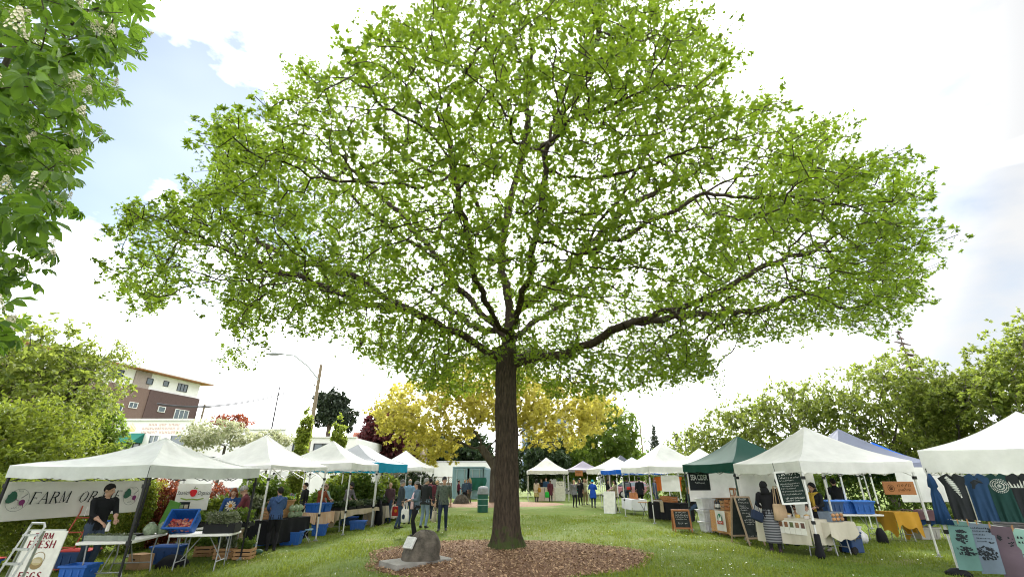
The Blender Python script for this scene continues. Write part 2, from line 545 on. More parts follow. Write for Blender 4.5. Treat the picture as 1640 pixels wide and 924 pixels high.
MG = leaf_mat('grass_blade', (.085, .140, .016), (.21, .235, .045), (.26, .33, .035), .40); MG.node_tree.nodes['Principled BSDF'].inputs['Specular IOR Level'].default_value = .1
grass(150000, 8.3, 26, .058, 'grass', 3)
def daisies(n):
    rs = np.random.default_rng(5)
    y = 9 + 18 * rs.random(n) ** 1.2; x = (rs.random(n) - .5) * 2 * (y * .9)
    q = np.stack([x, y, .05 + .02 * rs.random(n)], 1)
    q[:, 2] += [gz(a) for a in q[:, 0]]
    cl = np.array([noise.noise((p[0] * .35, p[1] * .35, 1)) for p in q])
    k = np.hypot((x - MUL_C.x) / MUL_RX, (y - MUL_C.y) / MUL_RY)
    q = q[(cl > .02) & (k > 1.08)]
    a = np.arange(7) * 2 * np.pi / 7
    tv = np.vstack([[(0, 0, .1)], np.stack([np.cos(a) * .5, np.sin(a) * .5, 0 * a], 1)])
    tf = np.array([(0, 1 + i, 1 + (i + 1) % 7) for i in range(7)])
    nr = rs.normal(size=(len(q), 3)) * .4; nr[:, 2] = 1
    V, F, T = stamp(tv, tf, q, frames(nr, rs), .022 + .014 * rs.random(len(q)), rs)
    props(npmesh('daisies', V, F, mat('petal', (.75, .75, .68), .7), tone=T), kind='stuff', label='tiny white daisies scattered over the lawn')
daisies(1300)

# ------------------------------------------------------------------ the big oak
bark = mat('oak_bark', (.075, .055, .040), .95, col2=(.020, .016, .012), scale=24, bump=1.0, bscale=34, aniso=(1, 1, .22))
def add_moss(m):
    t = m.node_tree; bs = t.nodes['Principled BSDF']; src = bs.inputs['Base Color'].links[0].from_socket
    tc = t.nodes.new('ShaderNodeTexCoord'); sx = t.nodes.new('ShaderNodeSeparateXYZ'); t.links.new(tc.outputs['Object'], sx.inputs[0])
    nz_ = t.nodes.new('ShaderNodeTexNoise'); nz_.inputs['Scale'].default_value = 7; nz_.inputs['Detail'].default_value = 6; t.links.new(tc.outputs['Object'], nz_.inputs['Vector'])
    mr = t.nodes.new('ShaderNodeMapRange'); mr.inputs[1].default_value = .9; mr.inputs[2].default_value = .1; mr.inputs[3].default_value = -.25; mr.inputs[4].default_value = .22; t.links.new(sx.outputs['Z'], mr.inputs[0])
    ad = t.nodes.new('ShaderNodeMath'); ad.operation = 'ADD'; t.links.new(nz_.outputs[0], ad.inputs[0]); t.links.new(mr.outputs[0], ad.inputs[1])
    r2 = t.nodes.new('ShaderNodeMapRange'); r2.inputs[1].default_value = .5; r2.inputs[2].default_value = .68; t.links.new(ad.outputs[0], r2.inputs[0])
    mx = t.nodes.new('ShaderNodeMix'); mx.data_type = 'RGBA'; t.links.new(r2.outputs[0], mx.inputs['Factor']); t.links.new(src, mx.inputs['A']); mx.inputs['B'].default_value = (.045, .06, .018, 1)
    t.links.new(mx.outputs['Result'], bs.inputs['Base Color'])
add_moss(bark)
oak = thing('oak_tree', 'huge spreading green oak in the middle of the mulch ring', 'tree', TREE)
def rel(u, v, y):
    p = P(u, v, y); return (p.x, p.y, p.z)
T0 = (TX, TY)
trunk_top = P(812, 585, TY).z
trunk_path = [(TX, TY, 0), (TX - .02, TY, 1.5), (TX + .02, TY, 3), (TX + .05, TY + .02, trunk_top), rel(816, 510, TY), rel(806, 440, TY + .1), rel(803, 395, TY - .1), rel(815, 320, TY + .2), rel(842, 220, TY - .2), rel(852, 110, TY - .6)]
nodes, par = [], []
def chain(pts, parent, step=.4):
    pts = interp(pts, step)
    first = None
    for i, p in enumerate(pts):
        if parent is not None and i == 0: continue
        w = rng.normal(size=3) * .045 if parent is not None else 0
        nodes.append(np.asarray(p) + w); par.append(parent if parent is not None else -1); parent = len(nodes) - 1
    return parent
chain(trunk_path, None)
def nearest(p):
    return int(np.argmin([np.linalg.norm(np.asarray(p) - q) for q in nodes]))
def limb(*uvy):
    pts = [rel(*q) for q in uvy]
    k = nearest(pts[0])
    chain([nodes[k]] + pts[1:], k)
limb((835, 575, TY), (905, 563, TY - .4), (1000, 523, TY - 1.2), (1120, 480, TY - 1.5), (1230, 425, TY - 1.2), (1320, 395, TY - .6))
limb((1000, 523, TY - 1.2), (1090, 505, TY + .3), (1190, 500, TY + 1.5), (1300, 470, TY + 2))
limb((820, 500, TY), (880, 455, TY - .6), (935, 402, TY - 1.6), (985, 325, TY - 3.0), (1040, 240, TY - 3.8))
limb((820, 505, TY), (868, 468, TY + .6), (925, 410, TY + 1.6), (1010, 330, TY + 2.6), (1120, 270, TY + 3))
limb((935, 402, TY - 1.6), (1020, 370, TY - 2.5), (1130, 310, TY - 3.5))
limb((795, 575, TY), (735, 535, TY - .5), (655, 497, TY - 1.4), (560, 480, TY - 2.2), (480, 447, TY - 2.2), (370, 405, TY - 1.6), (290, 385, TY - 1))
limb((655, 497, TY - 1.4), (560, 440, TY - 1.2), (450, 410, TY + .4), (360, 350, TY + 1))
limb((800, 545, TY), (745, 475, TY + .6), (705, 418, TY - .4), (650, 385, TY - 1.4), (575, 325, TY - 2.5), (500, 260, TY - 3))
limb((705, 418, TY - .4), (640, 340, TY + 1.8), (560, 270, TY + 2.6))
limb((805, 425, TY), (765, 412, TY + .5), (725, 393, TY + 1.4), (660, 350, TY + 3))
limb((803, 395, TY), (772, 345, TY - .3), (745, 290, TY - 1), (700, 225, TY - 2), (660, 150, TY - 2.6))
limb((745, 290, TY - 1), (690, 275, TY - .5), (620, 230, TY + .3))
limb((830, 250, TY), (890, 220, TY - 1), (930, 130, TY - 2.2), (960, 60, TY - 3))
limb((812, 540, TY), (830, 500, TY - 2.2), (860, 380, TY - 4.2), (880, 220, TY - 5.5))
limb((806, 545, TY), (770, 470, TY - 2.5), (735, 330, TY - 4.6), (715, 170, TY - 5.5))
limb((820, 540, TY), (850, 520, TY + 2), (900, 490, TY + 4.5), (950, 450, TY + 7))
limb((803, 540, TY), (770, 530, TY + 2.4), (725, 500, TY + 5), (690, 470, TY + 7.5))
limb((812, 590, TY), (850, 560, TY + 2.5), (870, 570, TY + 5.5), (930, 560, TY + 8))
# crown volume: attractors in a wide dome, clipped to the outline the crown shows
OUT = [(178, 400), (186, 345), (212, 305), (258, 345), (300, 305), (345, 275), (326, 205), (372, 170), (420, 190), (440, 150), (478, 95), (530, 112), (560, 92), (578, 45), (650, 22), (690, 0), (720, -90), (800, -300), (980, -260), (1010, -60), (1060, 0), (1128, 36), (1170, 52), (1182, 110), (1135, 170), (1228, 152), (1262, 138), (1220, 205), (1325, 185), (1362, 200), (1318, 265), (1425, 238), (1455, 268), (1492, 298), (1455, 345), (1518, 372), (1482, 405), (1492, 450), (1432, 505), (1410, 545), (1330, 522), (1240, 548), (1160, 548), (1120, 545), (1150, 585), (1178, 632), (1110, 608), (1080, 660), (1010, 628), (950, 640), (890, 655), (850, 600), (830, 640), (805, 590), (785, 640), (740, 650), (690, 640), (640, 600), (590, 575), (545, 545), (490, 545), (430, 545), (402, 590), (362, 582), (352, 480), (330, 452), (290, 440), (270, 490), (236, 512), (220, 462), (184, 482)]
def crown_att(n):
    out = []
    while sum(len(o) for o in out) < n:
        m = 60000
        q = rng.uniform(-1, 1, (m, 3))
        r = np.linalg.norm(q, axis=1)
        q = q[(r < 1) & (rng.random(m) < .07 + .93 * r ** 3)]
        p = np.empty_like(q)
        hor = np.hypot(q[:, 0], q[:, 1])
        p[:, 0] = TX + .35 + q[:, 0] * 15.2
        p[:, 1] = TY + .8 + q[:, 1] * 10.5
        up = q[:, 2] > 0
        p[:, 2] = np.where(up, 8.6 + q[:, 2] * 13.5, 8.6 + q[:, 2] * 4.6 + .4 * (1 - hor))
        u, v = project(p)
        sh = np.array([noise.noise((a * .36, b * .36, c * .62)) + .4 * noise.noise((a * .9, b * .9, c * 1.2 + 7)) for a, b, c in p])
        ok = inside(OUT, u, v) & inside(OUT, u + rng.normal(size=len(u)) * 24, v + rng.normal(size=len(u)) * 24) & (sh > .0)
        near = np.hypot(p[:, 0] - TX, p[:, 1] - TY)
        ok &= ~((near < 1.3) & (p[:, 2] < 5))
        ok &= p[:, 1] > 4.6
        out.append(p[ok])
    return np.vstack(out)[:n]
att = crown_att(34000)
ON, OP = grow(att, nodes, par, .27, 5.0, .285, 150, rng, droop=.05, wig=.22)
# fine sprays reaching out from the outer twigs
_leafy = np.bincount(OP[OP >= 0], minlength=len(ON)) == 0
_out = np.where(_leafy & (np.arange(len(ON)) > len(nodes)))[0]
_c = np.array([TX, TY + .8, 8.6])
_new, _par = [], []
for i in _out:
    w = (ON[i] - _c) / np.array([14.5, 10, 11])
    if np.linalg.norm(w) < .72 or rng.random() > .62: continue
    d = unit((ON[i] - ON[OP[i]])[None])[0] * .6 + unit(w[None])[0] * .45 + rng.normal(size=3) * .25
    p, k = ON[i], i
    for j in range(rng.integers(1, 5)):
        d = d + rng.normal(size=3) * .22; d[2] -= .06
        p = p + unit(d[None])[0] * .22
        pu, pv = project(p)
        q_ = 32 / np.hypot(820 - pu, 330 - pv)
        if not inside(OUT, pu + (820 - pu) * q_, pv + (330 - pv) * q_)[0]: break
        _new.append(p); _par.append(k); k = len(ON) + len(_new) - 1
spray0 = len(ON)
ON = np.vstack([ON, np.array(_new)]); OP = np.concatenate([OP, np.array(_par)])
orad, okids, obelow = thickness(ON, OP, .0075, 2.35, .36)
trunk_n = len(interp(trunk_path, .4))
is_tr = np.zeros(len(ON), bool); is_tr[:trunk_n] = True
V, F = limb_mesh(ON - np.array([TX, TY, 0]), OP, np.minimum(.28, np.where(orad > .07, .07 + (orad - .07) * .62, orad)))
limbs = npmesh('limbs', V, F, bark, oak, smooth=True)
# trunk with root flare and furrowed bark
b = MB()
def tf_(s, t):
    z = t * (trunk_top + .6)
    a = s * 2 * math.pi
    r = .332 - .010 * z + .24 * math.exp(-z * 3.0) + .10 * math.exp(-z * 12)
    r *= 1 + .22 * math.exp(-z * 2.6) * (.5 * math.sin(3 * a + .6) + .35 * math.sin(5 * a + 2) + .3 * math.sin(8 * a))
    q = Vector((math.cos(a) * 3.2, math.sin(a) * 3.2, z * .55))
    r += .022 * noise.noise(q * 2.2) + .014 * noise.noise(q * 5.5)
    r += .016 - .034 * abs(noise.noise(Vector((math.cos(a) * 7, math.sin(a) * 7, z * 1.1)))) - .014 * abs(noise.noise(Vector((math.cos(a) * 15, math.sin(a) * 15, z * 2.4))))
    i = min(int(z / .4), trunk_n - 2)
    cx = .02 * math.sin(z * 1.1); cy = .02 * math.cos(z * .9)
    return Vector((cx + r * math.cos(a), cy + r * math.sin(a), z - .05))
b.grid(tf_, 150, 130)
b.build('trunk', bark, oak, smooth=180)
# leaves: rosettes of lobed leaves on the outer twigs
tw = np.where((orad < .019) & (np.arange(len(ON)) > len(nodes)))[0]
dirs = unit(ON[tw] - ON[OP[tw]])
def rosettes(centre, axis, k, size, rs, tv, tf, spread=.75):
    n = len(centre)
    c = np.repeat(centre, k, 0); ax = np.repeat(axis, k, 0)
    out = unit(ax * .35 + rs.normal(size=c.shape) * spread + np.array([0, 0, -.10]))
    nr = rs.normal(size=c.shape) * .55 + np.array([0, 0, 1.0])
    fr = frames(nr, rs, out)
    # keep blade along 'out' even where it is steep
    y = out; z = unit(nr - y * (nr * y).sum(1, keepdims=True)); x = np.cross(y, z)
    fr = np.stack([x, y, z], 2)
    s = size * (.6 + .65 * rs.random(n * k))
    ct = np.repeat(np.clip(.5 + .28 * rs.normal(size=n), 0, 1), k)
    return stamp(tv, tf, c, fr, s, rs, np.clip(ct + .2 * rs.normal(size=n * k), 0, 1))
tv, tf = leaf_oak()
jit = rng.normal(size=(len(tw), 3)) * .10
tips = okids[tw] == 0
per = np.where(tw >= spray0, 9, 8)
c1 = np.repeat(ON[tw] + jit, per, 0); d1 = np.repeat(dirs, per, 0)
c1 = c1 - d1 * (rng.random(len(c1)) * .27)[:, None] + rng.normal(size=c1.shape) * .055
V1, F1, T1 = rosettes(c1, d1, 1, .116, rng, tv, tf)
V2, F2, T2 = rosettes(ON[tw][tips] + jit[tips] * .5 + dirs[tips] * .05, dirs[tips], 6, .13, rng, tv, tf)
V = np.vstack([V1, V2]) - np.array([TX, TY, 0]); F = np.vstack([F1, F2 + len(V1)]); T = np.concatenate([T1, T2])
oak_leaf = leaf_mat('oak_leaf', (.044, .102, .010), (.136, .192, .022), (.34, .485, .030), .62)
props(npmesh('crown', V, F, oak_leaf, oak, tone=T), kind='stuff')
# ------------------------------------------------------------------ trees, shrubs, hedges
def ell_points(ells, n, rs, shell=2.5):
    vol = np.array([e[1][0] * e[1][1] * e[1][2] for e in ells], float)
    cnt = np.maximum(1, (n * vol / vol.sum()).astype(int))
    out = []
    for (c, r), k in zip(ells, cnt):
        d = unit(rs.normal(size=(k, 3))); rad = rs.random(k) ** (1 / shell)
        rad = rad * (1 + .55 * np.array([noise.noise(q * 1.7 + Vector((c[0], c[1], r[0] * 7))) for q in map(Vector, d)]))
        out.append(np.asarray(c) + d * rad[:, None] * np.asarray(r))
    return np.vstack(out)
LEAVES = {
    'green': leaf_mat('leaf_green', (.065, .12, .022), (.15, .21, .04), (.26, .38, .03), .48),
    'lime': leaf_mat('leaf_lime', (.10, .155, .020), (.21, .25, .035), (.27, .33, .03), .45),
    'hawthorn': leaf_mat('leaf_hawthorn', (.080, .125, .022), (.21, .24, .05), (.32, .40, .05), .5),
    'yellow': leaf_mat('leaf_yellow', (.33, .305, .04), (.52, .46, .10), (.66, .61, .11), .55),
    'dark': leaf_mat('leaf_dark', (.018, .040, .016), (.045, .075, .028), (.08, .13, .03), .25),
    'purple': leaf_mat('leaf_purple', (.045, .014, .016), (.10, .025, .025), (.18, .03, .03), .35),
    'red': leaf_mat('leaf_red', (.16, .035, .02), (.26, .09, .04), (.35, .08, .03), .4),
    'pine': leaf_mat('leaf_pine', (.020, .035, .022), (.045, .062, .034), (.06, .09, .03), .15),
    'bright': leaf_mat('leaf_bright', (.15, .21, .03), (.30, .34, .06), (.42, .52, .06), .5),
    'cream': leaf_mat('leaf_cream', (.52, .52, .38), (.20, .25, .08), (.5, .5, .3), .4),
    'chestnut': leaf_mat('leaf_chestnut', (.045, .110, .020), (.110, .190, .032), (.23, .39, .028), .52),
    'sage': leaf_mat('leaf_sage', (.09, .12, .06), (.19, .21, .12), (.22, .26, .12), .3),
}
bark_grey = mat('grey_bark', (.12, .105, .085), .95, col2=(.05, .042, .035), scale=7, bump=.8, bscale=18, aniso=(1, 1, .25))
T_SIMPLE, T_QUAD, T_OAK = leaf_simple(), leaf_quad(), leaf_oak()
def tree(name, label, base, ells, leaf, trunk_r=.2, natt=700, step=.45, kill=.6, infl=6, leaves=4, size=.2, seed=1, fork=None, tmpl=T_QUAD, cat='tree', group=None, tip=.010, spread=.8, bk=None, twig=.03, droop=0, jit=.25, fill=4200):
    """tree with a trunk mesh and a crown mesh; ells are in world coordinates"""
    rs = np.random.default_rng(seed)
    base = np.array([base[0], base[1], 0.0])
    o = thing(name, label, cat, base, 0, group)
    fork = fork if fork is not None else [base, base + np.array([0, 0, min(e[0][2] - e[1][2] * .6 for e in ells)])]
    st = interp(fork, step)
    att = ell_points(ells, natt, rs, 3.2)
    hole = np.array([noise.noise((a[0] * .55, a[1] * .55, a[2] * .55 + seed)) for a in att / max(1.0, step * 2)])
    att = att[(hole > -.22) & (att[:, 2] > .15)]
    N, pr = grow(att, st, [i - 1 for i in range(len(st))], step, infl, kill, 90, rs, droop=droop, wig=.25)
    r, kids, below = thickness(N, pr, tip, 2.3, trunk_r)
    r[:len(st)] = np.maximum(r[:len(st)], trunk_r * np.linspace(1.15, .75, len(st)))
    V, F = limb_mesh(N - base, pr, r)
    npmesh('trunk', V, F, bk or bark_grey, o, smooth=True)
    tw = np.where((r < twig) & (np.arange(len(N)) >= len(st)))[0]
    if len(tw) == 0: tw = np.arange(len(st), len(N))
    q, qd = N[tw] + rs.normal(size=(len(tw), 3)) * jit, unit(N[tw] - N[pr[tw]])
    if fill:
        # spray leaves fill the crown in clumps between the twigs that are modelled one by one
        f = ell_points(ells, fill, rs, 4.5)
        k = 1.6 / max(1.0, step * 2)
        nz_ = np.array([noise.noise((a[0] * k, a[1] * k, a[2] * k * 1.3 + seed)) for a in f])
        f = f[(nz_ > -.04) & (f[:, 2] > .2)]
        q = np.vstack([q, f]); qd = np.vstack([qd, unit(f - np.mean([e[0] for e in ells], 0))])
    V, F, T = rosettes(q, qd, leaves, size, rs, *tmpl, spread=spread)
    props(npmesh('crown', V - base, F, LEAVES[leaf], o, tone=T), kind='stuff')
    return o
def px(u, v, y):
    p = P(u, v, y); return (p.x, p.y, p.z)
def pell(u, v, y, ru, rv, ry=None):
    """ellipsoid round the point seen at (u, v) at depth y; radii in photograph pixels"""
    p = P(u, v, y)
    t = p.y * CT + (p.z - EYE) * ST
    return ((p.x, p.y, p.z), (ru * t / 729, (ry or ru * t / 729), rv * t / 729))
def bush(name, label, ells, leaf, n, size, seed, cat='shrub', group=None, tmpl=T_QUAD, stems=6):
    rs = np.random.default_rng(seed)
    base = np.array([ells[0][0][0], ells[0][0][1], 0])
    o = thing(name, label, cat, base, 0, group)
    b = MB()
    for k in range(stems):
        e = ells[k % len(ells)]
        tp = Vector(e[0]) - Vector(base) + Vector(rs.normal(size=3)) * .25 * min(e[1])
        b.tube([(rs.normal() * .08, rs.normal() * .08, -.05), (tp.x * .4, tp.y * .4, tp.z * .5), tp], [.025, .02, .008], 5)
    b.build('stem', bark_grey, o)
    p = ell_points(ells + [((c[0], c[1], c[2] * .45), (r[0] * .95, r[1] * .95, c[2] * .5)) for c, r in ells], int(n * 1.6), rs, 4)
    hole = np.array([noise.noise((a[0] * 1.1, a[1] * 1.1, a[2] * 1.1 + seed)) for a in p])
    p = p[(hole > -.28) & (p[:, 2] > .03)]
    cs = np.array([e[0] for e in ells])
    near = cs[((p[:, None] - cs[None]) ** 2).sum(2).argmin(1)]
    V, F, T = rosettes(p, unit(p - near), 3, size, rs, *tmpl)
    props(npmesh('crown', V - base, F, LEAVES[leaf], o, tone=T), kind='stuff')
    return o

# left side: hawthorn-like trees behind the hedge
tree('tree', 'tall bushy yellow green tree at the far left, behind the hedge', (-19.5, 18), [pell(20, 560, 18, 90, 70), pell(60, 620, 18.5, 110, 60), pell(-80, 600, 18, 110, 90), pell(95, 560, 19, 55, 45)], 'hawthorn', .28, 1500, .42, .5, 6, 5, .20, 11, group='trees beyond the left stalls')
tree('tree', 'leaning open tree with bare dark limbs in front of the brick apartments', (-18.2, 20.5), [pell(120, 590, 20, 48, 42), pell(172, 562, 20, 36, 22), pell(208, 572, 20, 20, 13), pell(110, 655, 21, 52, 50), pell(160, 632, 21, 26, 20)], 'hawthorn', .2, 620, .4, .55, 6, 3, .15, 12, fork=[(-18.2, 20.5, 0), (-18, 20.5, 2.5), px(95, 650, 20.3), px(150, 590, 20.2)], group='trees beyond the left stalls', tmpl=T_SIMPLE, spread=.9)
bush('shrub', 'big loose yellow green shrub over the hedge at the left edge', [pell(40, 700, 15.5, 75, 62, 1.6), pell(105, 730, 15.5, 55, 45, 1.5), pell(-50, 700, 15, 70, 70, 1.6)], 'lime', 9000, .15, 13, tmpl=T_SIMPLE)
tree('tree', 'rounded green tree beside the white building with the green awning', (-21.5, 24), [pell(135, 690, 24, 46, 52, 2.0), pell(160, 725, 25, 30, 36, 1.8)], 'green', .16, 650, .4, .5, 5, 5, .2, 14, group='trees beyond the left stalls')
# clipped hedge behind the first stall
def hedge(name, label, pts, w, h, leaf, n, size, seed):
    rs = np.random.default_rng(seed)
    o = thing(name, label, 'hedge', (pts[0][0], pts[0][1], 0))
    base = np.array([pts[0][0], pts[0][1], 0])
    P_, D_, seg = [], [], []
    for a, b in zip(pts[:-1], pts[1:]):
        a, b = np.array(a, float), np.array(b, float)
        L = np.linalg.norm(b - a); k = int(n * L / sum(np.linalg.norm(np.subtract(q, p)) for p, q in zip(pts[:-1], pts[1:])))
        s = rs.random(k); d = (b - a) / L; nn = np.array([-d[1], d[0]])
        ang = rs.random(k) * np.pi * 1.0
        # super-ellipse section
        cx = np.sign(np.cos(ang)) * np.abs(np.cos(ang)) ** .5; cz = np.abs(np.sin(ang)) ** .5
        low = rs.random(k) < .45
        cz = np.where(low, rs.random(k), cz); cx = np.where(low, np.sign(cx), cx)
        rr = 1 - .16 * rs.random(k)
        xy = a + s[:, None] * (b - a) + nn * (cx * w / 2 * rr)[:, None]
        z = h * cz * rr
        bump = np.array([noise.noise((x * 1.3, y * 1.3, q * 1.3)) for (x, y), q in zip(xy, z)])
        xy = xy + nn * (bump * .16)[:, None]
        P_.append(np.column_stack([xy, np.maximum(z + bump * .12, .03)]))
        D_.append(np.column_stack([nn[None] * cx[:, None], cz]))
    p = np.vstack(P_); d = unit(np.vstack(D_))
    V, F, T = rosettes(p, d, 3, size, rs, *T_SIMPLE)
    props(npmesh('foliage', V - base, F, LEAVES[leaf], o, tone=T), kind='stuff')
    b = MB()
    for a, c in zip(pts[:-1], pts[1:]):
        a, c = Vector((*a, 0)), Vector((*c, 0))
        L = (c - a).length; k = int(L / .45)
        for i in range(k):
            q = a.lerp(c, (i + .5) / k) - Vector(base)
            b.tube([q, q + Vector((random.uniform(-.1, .1), random.uniform(-.1, .1), h * .45)), q + Vector((random.uniform(-.25, .25), random.uniform(-.25, .25), h * .85))], [.03, .022, .01], 5)
    b.build('stem', bark_grey, o)
    return o
hedge('hedge', 'dense clipped green hedge behind the farm banner', [(-13.3, 6.8), (-11.75, 12.0), (-11.1, 15.0)], 1.3, 1.95, 'lime', 24000, .085, 15)
bush('shrub', 'orange red leaved shrub beside the hedge end', [pell(262, 790, 15.6, 26, 30, .7), pell(290, 805, 15.8, 22, 30, .7)], 'red', 2600, .10, 16, tmpl=T_SIMPLE)
bush('shrub', 'golden yellow shrub behind the grey tent pole', [pell(240, 785, 15.2, 22, 26, .6), pell(228, 805, 15.0, 20, 28, .6)], 'yellow', 1500, .09, 17, tmpl=T_SIMPLE)
bush('shrub', 'orange flowered shrub beside the apple banner', [pell(345, 785, 18, 14, 20, .6)], 'red', 900, .09, 18)
for i, (u, v, y, ru, rv, lf, lab) in enumerate([
    (425, 780, 18.5, 40, 26, 'green', 'leafy green shrub behind the blue hooded woman'), (380, 800, 17, 30, 20, 'sage', 'pale grey green plants behind the daisy sweater woman'),
    (340, 815, 16, 24, 22, 'lime', 'light green plants behind the tilted blue tub'), (520, 800, 23, 26, 22, 'green', 'green garden plants behind the mint shirted shopper'),
    (575, 790, 25, 38, 26, 'green', 'mixed green garden border behind the grey jumper stallholder'), (620, 785, 27, 26, 24, 'lime', 'light green garden border behind the turquoise tent'),
    (655, 778, 36, 46, 22, 'dark', 'dark green shrub border under the small white far tent'), (560, 770, 28, 30, 20, 'lime', 'lime green shrub behind the third white tent')]):
    bush('garden_plant', lab, [pell(u, v, y, ru, rv, .8)], lf, 1500, .10 + .004 * y, 20 + i, cat='plants', group='garden border behind the left stalls')
# columnar hornbeams, dogwoods, red maple, pine beyond
for i, (u, v, y, ru, rv, lab) in enumerate([(487, 695, 32, 11, 46, 'taller narrow columnar tree beside the wooden utility pole'), (543, 700, 34, 11, 30, 'narrow columnar yellow green tree over the third tent peak'), (470, 775, 20, 10, 24, 'thin potted column of leaves in the second stall')]):
    rs = np.random.default_rng(40 + i)
    e = pell(u, v, y, ru, rv)
    tree('columnar_tree', lab, (e[0][0], y), [e, ((e[0][0], y, e[0][2] * .55), (e[1][0], e[1][0], e[0][2] * .5))], 'bright', .07, 420 if i < 2 else 160, .3, .34, 4, 5, .16 if i < 2 else .09, 40 + i, group='columnar trees by the left stalls', spread=.6)
tree('dogwood', 'cream flowering dogwood in front of the white building', px(350, 760, 30)[:2], [pell(345, 690, 30, 42, 22), pell(320, 700, 30, 24, 16), pell(385, 700, 31, 22, 14)], 'cream', .10, 520, .38, .5, 4, 4, .2, 44, group='dogwoods', fill=1500)
tree('dogwood', 'second sparser dogwood with few cream flowers', px(425, 760, 33)[:2], [pell(430, 705, 33, 34, 18)], 'cream', .08, 260, .4, .55, 4, 3, .2, 45, group='dogwoods', fill=1500)
tree('maple', 'small red leaved maple rising over the white building', px(370, 760, 62)[:2], [pell(372, 674, 62, 28, 10), pell(348, 682, 62, 12, 7)], 'red', .15, 420, .8, 1.0, 7, 3, .42, 46, fill=900)
def pine(name, label, u, v0, v1, y, ru, seed):
    p = P(u, (v0 + v1) / 2, y)
    tree(name, label, (p.x, y), [pell(u, v0 + .28 * (v1 - v0), y, ru * .75, .26 * (v1 - v0)), pell(u + ru * .3, v0 + .52 * (v1 - v0), y, ru * .8, .2 * (v1 - v0)), pell(u - ru * .55, v0 + .62 * (v1 - v0), y, ru * .45, .12 * (v1 - v0)), pell(u + ru * .75, v0 + .78 * (v1 - v0), y, ru * .3, .1 * (v1 - v0))], 'pine', .45, 900, .8, .9, 7, 6, .55, seed, fork=[(p.x, y, 0), (p.x, y, P(u, v0 + .5 * (v1 - v0), y).z)], bk=mat('pine_bark', (.10, .075, .06), .95), twig=.06, tip=.02)
pine('pine_tree', 'dark umbrella shaped pine beyond the tents, right of the utility pole', 530, 626, 700, 80, 34, 47)
def conifer(label, u, v0, v1, y, ru, seed, leaf='pine', dead=False, group='far conifers'):
    rs = np.random.default_rng(seed)
    top, bot = P(u, v0, y), P(u, v1, y)
    rad = ru * (y * CT) / 729
    o = thing('conifer', label, 'tree', (top.x, y, 0), 0, group)
    b = MB(); b.tube([(0, 0, 0), (0, 0, top.z * .5), (0, 0, top.z)], [.28, .18, .02], 6)
    H = top.z - 1.0
    pts, dr = [], []
    n = 26
    for k in range(n):
        t = (k + .5) / n
        z = top.z - H * t
        L = rad * (t * 1.3 + .06) * (1 if not dead else .9)
        for a in np.arange(5 + k // 3) * 2 * np.pi / (5 + k // 3) + rs.random() * 6:
            l = L * (.55 + .6 * rs.random())
            tipv = Vector((math.cos(a) * l, math.sin(a) * l, z - .28 * l + rs.normal() * .1))
            b.tube([(0, 0, z), tipv], [.05, .012] if not dead else [.10, .03], 4, cap=False)
            if dead and t < .4: continue
            m = max(3, int(l * 7))
            for s in np.linspace(.2, 1, m):
                pts.append((tipv.x * s, tipv.y * s, z + (tipv.z - z) * s)); dr.append((math.cos(a), math.sin(a), -.3))
    b.build('trunk', mat('pine_bark', (.10, .075, .06), .95), o)
    p = np.array(pts) + rs.normal(size=(len(pts), 3)) * .1
    V, F, T = rosettes(p, np.array(dr), 4, .14 + rad * .09, rs, *T_QUAD)
    props(npmesh('crown', V, F, LEAVES[leaf], o, tone=T), kind='stuff')
conifer('dark pointed conifer rising behind the big white right tent', 1046, 682, 735, 85, 22, 50)
conifer('smaller dark conifer right of the white tent peak', 1083, 693, 735, 95, 18, 51)
conifer('conifer half hidden by the hawthorns at right', 1106, 684, 735, 100, 16, 52)
conifer('tall ragged conifer with a bare dead top above the right hawthorns', 1438, 528, 640, 36, 62, 53, 'hawthorn', True)
# copper beech, yellow maple behind the oak, shrubs in the middle
tree('copper_tree', 'dark purple leaved tree behind the yellow tree', px(615, 760, 58)[:2], [pell(618, 690, 58, 36, 40), pell(600, 705, 58, 24, 28), pell(640, 715, 58, 30, 26)], 'purple', .3, 900, .8, 1.0, 8, 6, .5, 54)
YT = px(792, 806, 38)
tree('yellow_tree', 'young yellow leaved tree standing behind the oak trunk', YT[:2], [pell(700, 660, 37, 80, 62, 5), pell(640, 665, 37, 36, 40, 4), pell(890, 660, 37, 80, 55, 5), pell(950, 650, 37, 36, 34, 4), pell(790, 625, 38, 90, 60, 6), pell(690, 715, 36, 36, 26, 3)], 'yellow', .38, 1700, .5, .62, 8, 6, .31, 55, fork=[(YT[0], 38, 0), (YT[0], 38, 2.6), px(770, 715, 38)], tmpl=T_OAK, twig=.035, tip=.012, fill=7500)
nA = px(905, 690, 38)
mound(YT[0] + .3, 37.0, 4.8, 4.0, .10, 'mulch_patch', mat('dry_mulch', (.26, .165, .10), .95, col2=(.14, .08, .05), scale=14, bump=.6))
tree('rhododendron', 'dark glossy rhododendron behind the far white tent', px(868, 770, 52)[:2], [pell(868, 738, 52, 36, 36), pell(845, 760, 52, 22, 24), pell(893, 735, 53, 20, 28)], 'dark', .2, 800, .6, .7, 7, 6, .34, 56, tmpl=T_SIMPLE)
tree('locust_tree', 'feathery green tree right of the yellow tree', px(975, 770, 54)[:2], [pell(975, 690, 54, 44, 44), pell(1000, 720, 54, 30, 26), pell(930, 720, 55, 40, 30), pell(960, 660, 54, 26, 22)], 'green', .28, 1300, .7, .85, 8, 5, .42, 57, tmpl=T_SIMPLE)
tree('tree', 'bushy green tree behind the purple tent', px(935, 770, 60)[:2], [pell(930, 740, 60, 40, 26), pell(990, 745, 60, 44, 24)], 'green', .3, 800, .8, .9, 8, 6, .45, 58, group='trees behind the far stalls')
